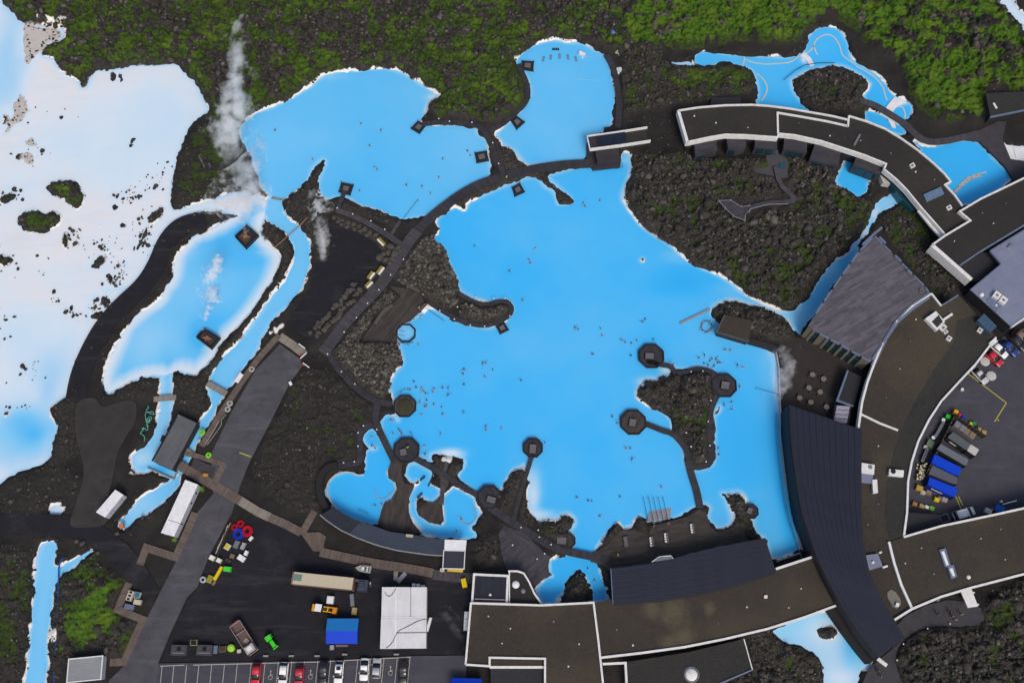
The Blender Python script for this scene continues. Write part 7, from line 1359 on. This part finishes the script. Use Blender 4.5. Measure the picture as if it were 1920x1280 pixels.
for k, (a, b, an, l) in enumerate(((855,220,95,'dark slatted day bed, leftmost on the bathing deck'),(1050,220,95,'day bed with white towels, second from the left on the deck'),(1160,190,95,'day bed with white towels near the wide steps'),(1355,120,95,'day bed with white cushions, rightmost on the deck'))):
    c = W(960 + a / 4, 960 + b / 4, 1.0); o = thing('day_bed', l, 'day bed', (c[0], c[1], .6), math.radians(an), group='day beds on the bathing deck')
    ladd('frame', MB().box((0, 0, .2), (2.3, 1.1, .35)), DKW, o); ladd('mattress', MB().box((0, .05, .42), (2.2, .8, .12)), M('mattress_grey', (.12, .115, .12)), o)
    if k:
        for t in range(4): ladd('towel', MB().box((-.8 + t * .5, .3, .52), (.32, .42, .1), .3 * t), WHITE2, o)
    else: ladd('slat_cover', MB().box((0, 0, .5), (2.1, .5, .06)), HUTR, o)
o = thing('glass_screen', 'white framed wind screen at the edge of the cafe roof', 'screen', W(1242, 1049, .6)); wadd('frame', MB().tube([W(1222,1053,4.9), W(1236,1043,4.9), W(1258,1041,4.9), W(1262,1047,4.9)], .08, 5), WHITE, o); wadd('pane', MB().prism(PP([(1224,1053),(1237,1044),(1257,1042),(1260,1047)], 4.8), 4.62, 4.8), M('screen_pane', (.16, .17, .2)), o)
for a, b in ((1295,1038),(1310,1036),(1330,1031),(1350,1025)): crate(a, b, 14, 4, 12, .5, PAL, 'deck_bench', 'low brown bench along the cafe wing eaves', 'bench', .6)['group'] = 'benches along the cafe wing'
o = thing('stone_bench', 'curved grey stone bench on the rock garden edge', 'bench', W(775, 541, .7)); wadd('seat', MB().strip(PP(chaikin([(762,536),(772,538),(786,546)], 2, False), 1.3), .7, .7, 1.3), M('bench_stone', (.085, .08, .075)), o)
o = thing('stone_bench', 'long curved stone bench between rock bed and brown deck', 'bench', W(717, 588, .7)); wadd('seat', MB().strip(PP(chaikin([(736,571),(722,580),(712,592),(703,607)], 2, False), 1.3), .8, .7, 1.3), MATS['bench_stone'], o)
c = W(707,667,1.8); o = thing('round_cover', 'white round cover on top of the rock mound', 'cover', (c[0], c[1], 1.2)); ladd('disc', MB().dome((0, 0), .75, .25, .35, 18, 3), WHITE2, o); ladd('shaft', MB().cyl((0, 0), .6, -.4, .35, 16), CONC, o)
for a, b, l in ((566,648,'white pole barrier end at the upper road gate'),(569,667,'white pole barrier in the middle of the road gate'),(574,684,'white pole barrier at the lower road gate')):
    o = thing('road_barrier', l, 'barrier', W(a, b, .85)); wadd('boom', MB().tube([W(a - 6, b + (5 if b == 667 else -4), 1.7), W(a + 6, b + (-6 if b == 667 else 5), 1.7)], .13, 6), WHITE2, o); wadd('post', MB().box((*W(a - 5, b, 1.2)[:2], 1.25), (.35, .35, .9)), RED if b != 648 else GREYP, o)
solo('sign_box', MB().box((*W(545,719,1.2)[:2], 1.2), (.6, .8, .8), .5), WHITE2, 'small white box beside the road under the gate', 'box'); solo('blue_tarp', MB().dome(W(1150,59,1.8), .75, .5, 1.5, 10, 3), paint('tarp_cyan', (.06, .16, .5), .5), 'small blue tarp in the lava above the highest pool', 'tarp')
for k, (a, b) in enumerate(((235,445),(290,432),(357,425),(420,432),(480,445))): c = W(960 + a / 4, b / 4, .06); o = thing('water_lounger', 'submerged grey lounger in the highest pool, one of five in an arc', 'lounger', (c[0], c[1], -.3), (k - 2) * .1, 'loungers in the highest pool'); ladd('seat', MB().box((0, 0, .32), (.62, 1.5, .14)), M('lounger_blue', (.13, .28, .40)), o); ladd('headrest', MB().box((0, .65, .42), (.6, .3, .12)), MATS['lounger_blue'], o)
o = thing('floating_bar', 'dark floating bench row at the top of the highest pool', 'bench', W(1042, 92, -.2))
for k in range(4): wadd('seat', MB().box((*W(1037 + k * 3.4, 92, .3)[:2], .15), (.32, .5, .4)), HUTS, o)
o = thing('pool_box', 'white box standing in the highest pool near its right shore', 'box', W(1092, 99, -.3)); wadd('body', MB().prism(PP([(1087,95),(1098,100),(1096,104),(1085,99)], .8), -.3, .8), WHITE2, o); wadd('buoy', MB().dome(W(1092,108,.1), .25, .25, 0, 10, 3), WHITE, o)
for pts in ([(1094,109),(1098,106),(1132,105)], [(1092,115),(1080,148),(1125,151)]): struct('float_line', MB().tube([W(a, b, .04) for a, b in pts], .05, 5), M('float_pale', (.35, .55, .65)))
# ================================================================ people
def skin_body(verts, edges, radii, root=0, lv=1):
    me = bpy.data.meshes.new('body'); me.from_pydata(verts, edges, []); o = link(bpy.data.objects.new('tmp', me))
    md = o.modifiers.new('s', 'SKIN'); 
    for i, r in enumerate(radii): me.skin_vertices[0].data[i].radius = r if isinstance(r, tuple) else (r, r)
    me.skin_vertices[0].data[root].use_root = True
    o.modifiers.new('d', 'SUBSURF').levels = lv
    dg = bpy.context.evaluated_depsgraph_get(); res = bpy.data.meshes.new_from_object(o.evaluated_get(dg)); bpy.data.objects.remove(o)
    return smooth(res)
def human(arms, legs=0.0):
    V = [(0,0,.93),(0,0,1.12),(0,0,1.30),(0,0,1.44),(0,0,1.52),(0,.01,1.60),(0,.015,1.70)]; Rr = [(.15,.11),(.14,.10),(.17,.11),(.10,.08),.058,(.085,.098),(.07,.085)]; E = [(i, i + 1) for i in range(6)]
    for s in (-1, 1):
        b = len(V); a = arms[0 if s < 0 else 1]
        V += [(s * .19, 0, 1.40), tuple(a[0]), tuple(a[1]), tuple(a[2])]; Rr += [.062, .045, .032, .036]; E += [(3, b), (b, b + 1), (b + 1, b + 2), (b + 2, b + 3)]
        f0 = len(V); p = Vector(a[2]); dvec = (p - Vector(a[1])).normalized(); sd_ = dvec.cross(Vector((0, 0, 1))).normalized()
        for k, (off, ln) in enumerate(((-.03, .075), (-.01, .09), (.01, .085), (.03, .07), (.045, .045))):
            st_ = p + sd_ * off * s + dvec * (.03 if k < 4 else -.01); V += [tuple(st_), tuple(st_ + dvec * ln + (sd_ * s * .03 if k == 4 else Vector((0, 0, -.015))))]; Rr += [.011, .009]; E += [(b + 3, f0 + 2 * k), (f0 + 2 * k, f0 + 2 * k + 1)]
        l = len(V); V += [(s * .10, 0, .86), (s * .11, legs * s, .48), (s * .11, legs * s * 1.6, .09), (s * .12, legs * s * 1.6 + .16, .04)]; Rr += [.088, .058, .04, .035]; E += [(0, l), (l, l + 1), (l + 1, l + 2), (l + 2, l + 3)]
    return skin_body(V, E, Rr)
ARM_OUT = [[(-.42,.12,1.36),(-.62,.28,1.36),(-.68,.34,1.36)], [(.42,.12,1.36),(.62,.28,1.36),(.68,.34,1.36)]]
ARM_DN = [[(-.26,.0,1.14),(-.27,.10,.90),(-.27,.12,.83)], [(.26,.0,1.14),(.27,.10,.90),(.27,.12,.83)]]
ARM_FW = [[(-.26,.22,1.34),(-.12,.42,1.38),(-.08,.47,1.39)], [(.26,.22,1.34),(.12,.42,1.38),(.08,.47,1.39)]]
bodies = [human(ARM_OUT), human(ARM_DN), human(ARM_FW), human(ARM_DN, .14)]
SK = [M('skin_light', (.50, .40, .34), (.44, .34, .29), .55, s=6, bm=0), M('skin_tan', (.26, .18, .14), (.22, .15, .12), .55, s=6, bm=0)]
HR = [M('hair_dark', (.012, .009, .008), None, .6, s=9), M('hair_brown', (.05, .028, .016), None, .6, s=9), M('hair_blond', (.30, .21, .10), None, .6, s=9)]
hair_me = MB().dome((0, -.012), .108, .125, 1.665, 12, 4).mesh('hair'); smooth(hair_me)
hair_me.materials.append(HR[0])
nose_me = None
FACE = MB().box((0, .112, 1.665), (.024, .03, .035)).box((-.035, .10, 1.69), (.022, .014, .012)).box((.035, .10, 1.69), (.022, .014, .012)).box((0, .102, 1.622), (.05, .012, .012)).mesh('face'); FACE.materials.append(M('face_features', (.22, .10, .08), None, .6, bm=0))
for b_ in bodies: b_.materials.append(SK[0])
PLAST = [None]; tops = []
def person(loc, rz, body, label, group=None, sk=0, hr=0, sc_=1.0):
    o = link(bpy.data.objects.new('person', bodies[body])); o.location = loc; o.rotation_euler = (0, 0, rz); o.scale = (sc_,) * 3
    tagit(o, label, 'person', group); o.material_slots[0].link = 'OBJECT'; o.material_slots[0].material = SK[sk]
    h = link(bpy.data.objects.new('hair', hair_me)); h.parent = o; h.material_slots[0].link = 'OBJECT'; h.material_slots[0].material = HR[hr]
    f = link(bpy.data.objects.new('face', FACE)); f.parent = o; PLAST[0] = o
    return o
BATH = {'in the upper west pool': [(515,244),(677,232),(714,244),(693,273),(586,298),(702,313),(707,318),(830,298),(876,283),(882,291),(762,347),(791,349),(807,362),(823,332),(674,357)],
 'in the north of the main lagoon': [(890,461),(955,508),(1094,381),(1097,387),(1125,376),(1004,466),(992,487),(994,493),(980,563)],
 'in the middle of the main lagoon': [(1205,603),(1210,598),(1078,614),(1084,617),(1126,615),(1129,629),(1165,637),(1225,636),(1194,639),(977,713),(1112,664),(1183,666),(1184,643),(1172,641)],
 'off the round rock mound on the west side': [(784,645),(905,681),(911,681),(870,692),(868,701),(924,693),(909,706),(870,721)],
 'in the crowd off the planted octagon': [(776,715),(780,726),(764,731),(769,730),(790,728),(793,733),(798,737),(814,728),(811,735),(830,727),(840,727),(840,740),(787,754),(800,750),(796,762),(800,759),(813,758),(828,763),(830,776),(790,778)],
 'in the west half of the lagoon below the crowd': [(870,772),(911,799),(911,806),(940,803),(826,813)],
 'in the bay beside the west bridge': [(733,787),(738,788),(747,804),(750,808),(753,812),(737,812),(768,821),(771,812),(785,839),(796,836),(797,851)],
 'in the round west pool': [(698,819),(697,836),(703,840),(703,947),(715,945),(865,972),(856,995)],
 'around the small jetty octagon': [(1022,830),(1000,822),(1012,826)],
 'west of the triangular rock island': [(1148,781),(1157,793),(1174,840),(1182,840),(1185,860)],
 'in the south of the main lagoon': [(1082,932),(1103,938),(1110,939),(1163,931),(1240,912),(1125,967)],
 'in the group north of the triangular rock island': [(1311,671),(1321,665),(1320,681),(1331,676),(1335,672),(1343,673),(1346,680),(1339,686),(1328,684),(1350,679)],
 'in the ring beside the floating beam': [(1325 + 10 * math.cos(t), 612 + 10 * math.sin(t)) for t in np.arange(0, 6.2, .48)],
 'in the channel east of the rock island': [(1383,684),(1393,689),(1387,725),(1358,759),(1372,754),(1372,768),(1360,655),(1370,656),(1347,840),(1348,852)],
 'in the small south pool': [(1102,1065),(1115,1087)]}
pr = random.Random(11)
Vs = [(0,0,.95),(0,0,1.12),(0,0,1.30),(0,0,1.42)]; swim = skin_body(Vs + [(-.19,0,1.40),(.19,0,1.40)], [(0,1),(1,2),(2,3),(3,4),(3,5)], [(.165,.125),(.155,.115),(.185,.125),(.12,.10),.078,.078]); swim.materials.append(M('swim_dark', (.012, .016, .025), None, .6))
for k, L in BATH.items():
    for a, b in L:
        q = W(a, b, .25); s_ = pr.uniform(.92, 1.06)
        person((q[0], q[1], -1.10 * s_ + pr.uniform(-.06, .06)), pr.uniform(0, 6.28), pr.choice((0, 0, 1, 2)), 'bather standing chest deep ' + k, 'bathers ' + k, pr.choice((0, 0, 0, 1)), pr.choice((0, 0, 0, 1, 2)), s_); tops.append(pr.random())
        if tops[-1] < .9: c_ = link(bpy.data.objects.new('swim_top', swim)); c_.parent = PLAST[0]
CL = {}
def jacket(col, name):
    if name not in CL:
        V = [(0,0,.80),(0,0,.98),(0,0,1.15),(0,0,1.32),(0,0,1.44)]; Rr = [(.19,.15),(.18,.14),(.175,.135),(.20,.14),(.11,.10)]; E = [(i, i + 1) for i in range(4)]
        for s in (-1, 1): b = len(V); V += [(s * .20, 0, 1.40), (s * .265, 0, 1.14), (s * .275, .09, .93)]; Rr += [.085, .066, .052]; E += [(3, b), (b, b + 1), (b + 1, b + 2)]
        m = skin_body(V, E, Rr); m.materials.append(M('cloth_' + name, col, None, .8)); CL[name] = m
    return CL[name]
def trousers(col, name):
    if name not in CL:
        V = [(0,0,.93)]; Rr = [(.17,.13)]; E = []
        for s in (-1, 1): b = len(V); V += [(s * .10, 0, .84), (s * .11, 0, .48), (s * .11, 0, .10)]; Rr += [.11, .08, .062]; E += [(0, b), (b, b + 1), (b + 1, b + 2)]
        m = skin_body(V, E, Rr); m.materials.append(M('cloth_' + name, col, None, .8)); CL[name] = m
    return CL[name]
def dressed(px, py, z, rz, label, jc, jn, tc=(.012, .013, .018), tn='dark_trousers', body=1, hr=0):
    q = W(px, py, z + 1.2); o = person((q[0], q[1], z), rz, body, label, None, 0, hr)
    for nm, m in (('jacket', jacket(jc, jn)), ('trousers', trousers(tc, tn))): c = link(bpy.data.objects.new(nm, m)); c.parent = o
    return o
HV = (.33, .72, .02)
dressed(950, 331, .82, 1.0, 'attendant in lime jacket walking on the long curved bridge', HV, 'lime'); dressed(764, 838, .66, .3, 'attendant in lime jacket on the western octagonal platform', HV, 'lime'); dressed(1159, 1039, .6, 2.0, 'attendant in lime jacket on the bathing deck near the cafe wing', HV, 'lime')
RB_ = (.62, .60, .58); PK = (.42, .18, .14)
for a, b, z, l, c_, n_ in ((786,576,.7,'person in red robe at the waterfall on the brown deck',PK,'rose'),(790,594,.7,'person in pale robe at the deck edge below the waterfall',RB_,'white'),(1227,985,.6,'person in rose towel at the left end of the wide steps',PK,'rose'),(1254,980,.6,'person in rose towel at the right end of the wide steps',PK,'rose'),(1262,682,.66,'person in rose towel on the island walk near the northwest octagon',PK,'rose'),(793,552,.86,'person in tan coat at the corner of the rock garden',(.35,.22,.10),'tan'),(748,644,.7,'person in red robe beside the curved handrail',(.4,.05,.04),'red'),
 (1648,1257,.8,'person in dark coat, upper of two on the lower right path',(.03,.03,.04),'dark'),(1653,1267,.8,'person in teal coat, lower of two on the lower right path',(.10,.22,.24),'teal'),(1760,1150,.8,'person in dark coat, leftmost at the visitor entrance',(.03,.03,.04),'dark'),(1783,1147,.8,'person in navy coat left of the entrance canopy',(.02,.03,.10),'navy'),(1787,1154,.8,'person in rose coat in the group at the entrance',PK,'rose'),(1793,1161,.8,'person in white coat in front of the entrance group',RB_,'white'),(1804,1150,.8,'person in tan coat under the entrance canopy',(.35,.22,.10),'tan'),(1760,1124,.8,'person in white coat beside the wall of the visitor wing',RB_,'white'),
 ):
    dressed(a, b, z, pr.uniform(0, 6.28), l, c_, n_, body=pr.choice((1, 3)), hr=pr.choice((0, 1, 2)))
# ================================================================ steam
def steam(path, label, dens, seed, freq=1.0):
    """path: (px, py, z, radius) - a closed drifting plume filled with an uneven volume"""
    P_ = [(*W(a, b, z), r) for a, b, z, r in path]; t = np.linspace(0, len(P_) - 1, 24); A = np.array(P_); C = [np.interp(t, range(len(P_)), A[:, i]) for i in range(4)]
    rr = np.random.RandomState(seed); m = MB(); k = 14; vs = []
    for i in range(24):
        for j in range(k):
            a = 2 * math.pi * j / k; r = 1.45 * C[3][i] * (1 + .18 * math.sin(3 * a + i * .7 + seed) + .12 * rr.randn() * .6) * (.35 if i in (0, 23) else 1)
            vs.append((C[0][i] + r * math.cos(a), C[1][i] + r * .9 * math.sin(a), C[2][i] + r * .6 * math.sin(a + .8)))
    m.quadset(vs, [tuple(range(k)), tuple(range(23 * k, 24 * k))[::-1]] + [(i * k + j, (i + 1) * k + j, (i + 1) * k + (j + 1) % k, i * k + (j + 1) % k) for i in range(23) for j in range(k)])
    mt = bpy.data.materials.new('steam'); mt.use_nodes = True; nt = mt.node_tree; nt.nodes.remove(nt.nodes['Principled BSDF']); out = nt.nodes['Material Output']; v = node(nt, 'ShaderNodeVolumePrincipled'); v.inputs['Color'].default_value = (.998, .998, .998, 1); v.inputs['Anisotropy'].default_value = 0
    geo = node(nt, 'ShaderNodeNewGeometry').outputs['Position']; f = None
    for i in range(0, 24, 2):
        vd = node(nt, 'ShaderNodeVectorMath', operation='DISTANCE'); nt.links.new(geo, vd.inputs[0]); vd.inputs[1].default_value = (float(C[0][i]), float(C[1][i]), float(C[2][i]))
        g = ramp(nt, vd.outputs['Value'], 1, 0, 0, 1.06 * float(C[3][i])); f = g if f is None else math_(nt, 'MAXIMUM', f, g)
    nz = noise(nt, geo, .55 * freq, 6, .66)
    q = math_(nt, 'ADD', math_(nt, 'MULTIPLY', f, .85), math_(nt, 'MULTIPLY', math_(nt, 'SUBTRACT', nz, .53), 2.7))
    nt.links.new(ramp(nt, q, 0, dens, .10, .95), v.inputs['Density']); nt.links.new(v.outputs[0], out.inputs['Volume'])
    solo('steam', m, mt, label, 'steam', kind='stuff')
steam([(458,436,1.5,.8),(456,417,3,1.4),(463,398,5,2.0),(472,385,7,2.6),(450,375,8,3.4),(430,365,9,3.2),(405,372,9,2.2),(385,390,9,1.6)], 'white steam rising from the upper borehole', 1.3, 1)
steam([(470,375,6,2.4),(468,340,8,4.0),(448,305,9,5.0),(420,270,10,5.2),(428,230,11,5.2),(452,195,12,5.0),(436,160,13,3.4),(448,120,14,3.6),(440,85,15,3.0),(450,35,16,1.8)], 'long white steam plume drifting up over the lava', .9, 2, .7)
steam([(379,617,1.5,.6),(380,602,2.5,.9),(388,584,3.5,1.3),(400,562,4.5,1.7),(390,545,5.5,2.1),(386,525,6.5,2.1),(405,505,7.5,1.9),(412,480,8,1.4)], 'white steam rising from the lower borehole', 2.6, 3, 1.6)
steam([(603,480,1.5,1.8),(606,455,2.5,2.5),(602,425,3.5,2.6),(598,400,4.5,2.4),(590,380,5.5,2.2),(585,360,6,1.5)], 'white steam over the black rocks beside the sand lot', 1.8, 4)
steam([(1462,745,1.2,.9),(1468,720,1.5,1.8),(1475,695,2,2.3),(1478,675,2.5,2.2),(1465,655,3,1.5)], 'thin steam drifting onto the restaurant terrace', .8, 5)
steam([(838,1165,1,1.2),(830,1155,1.4,1.6),(850,1185,1.2,2.0),(858,1215,1,1.6)], 'faint steam on the yard beside the tent hall', .22, 6)
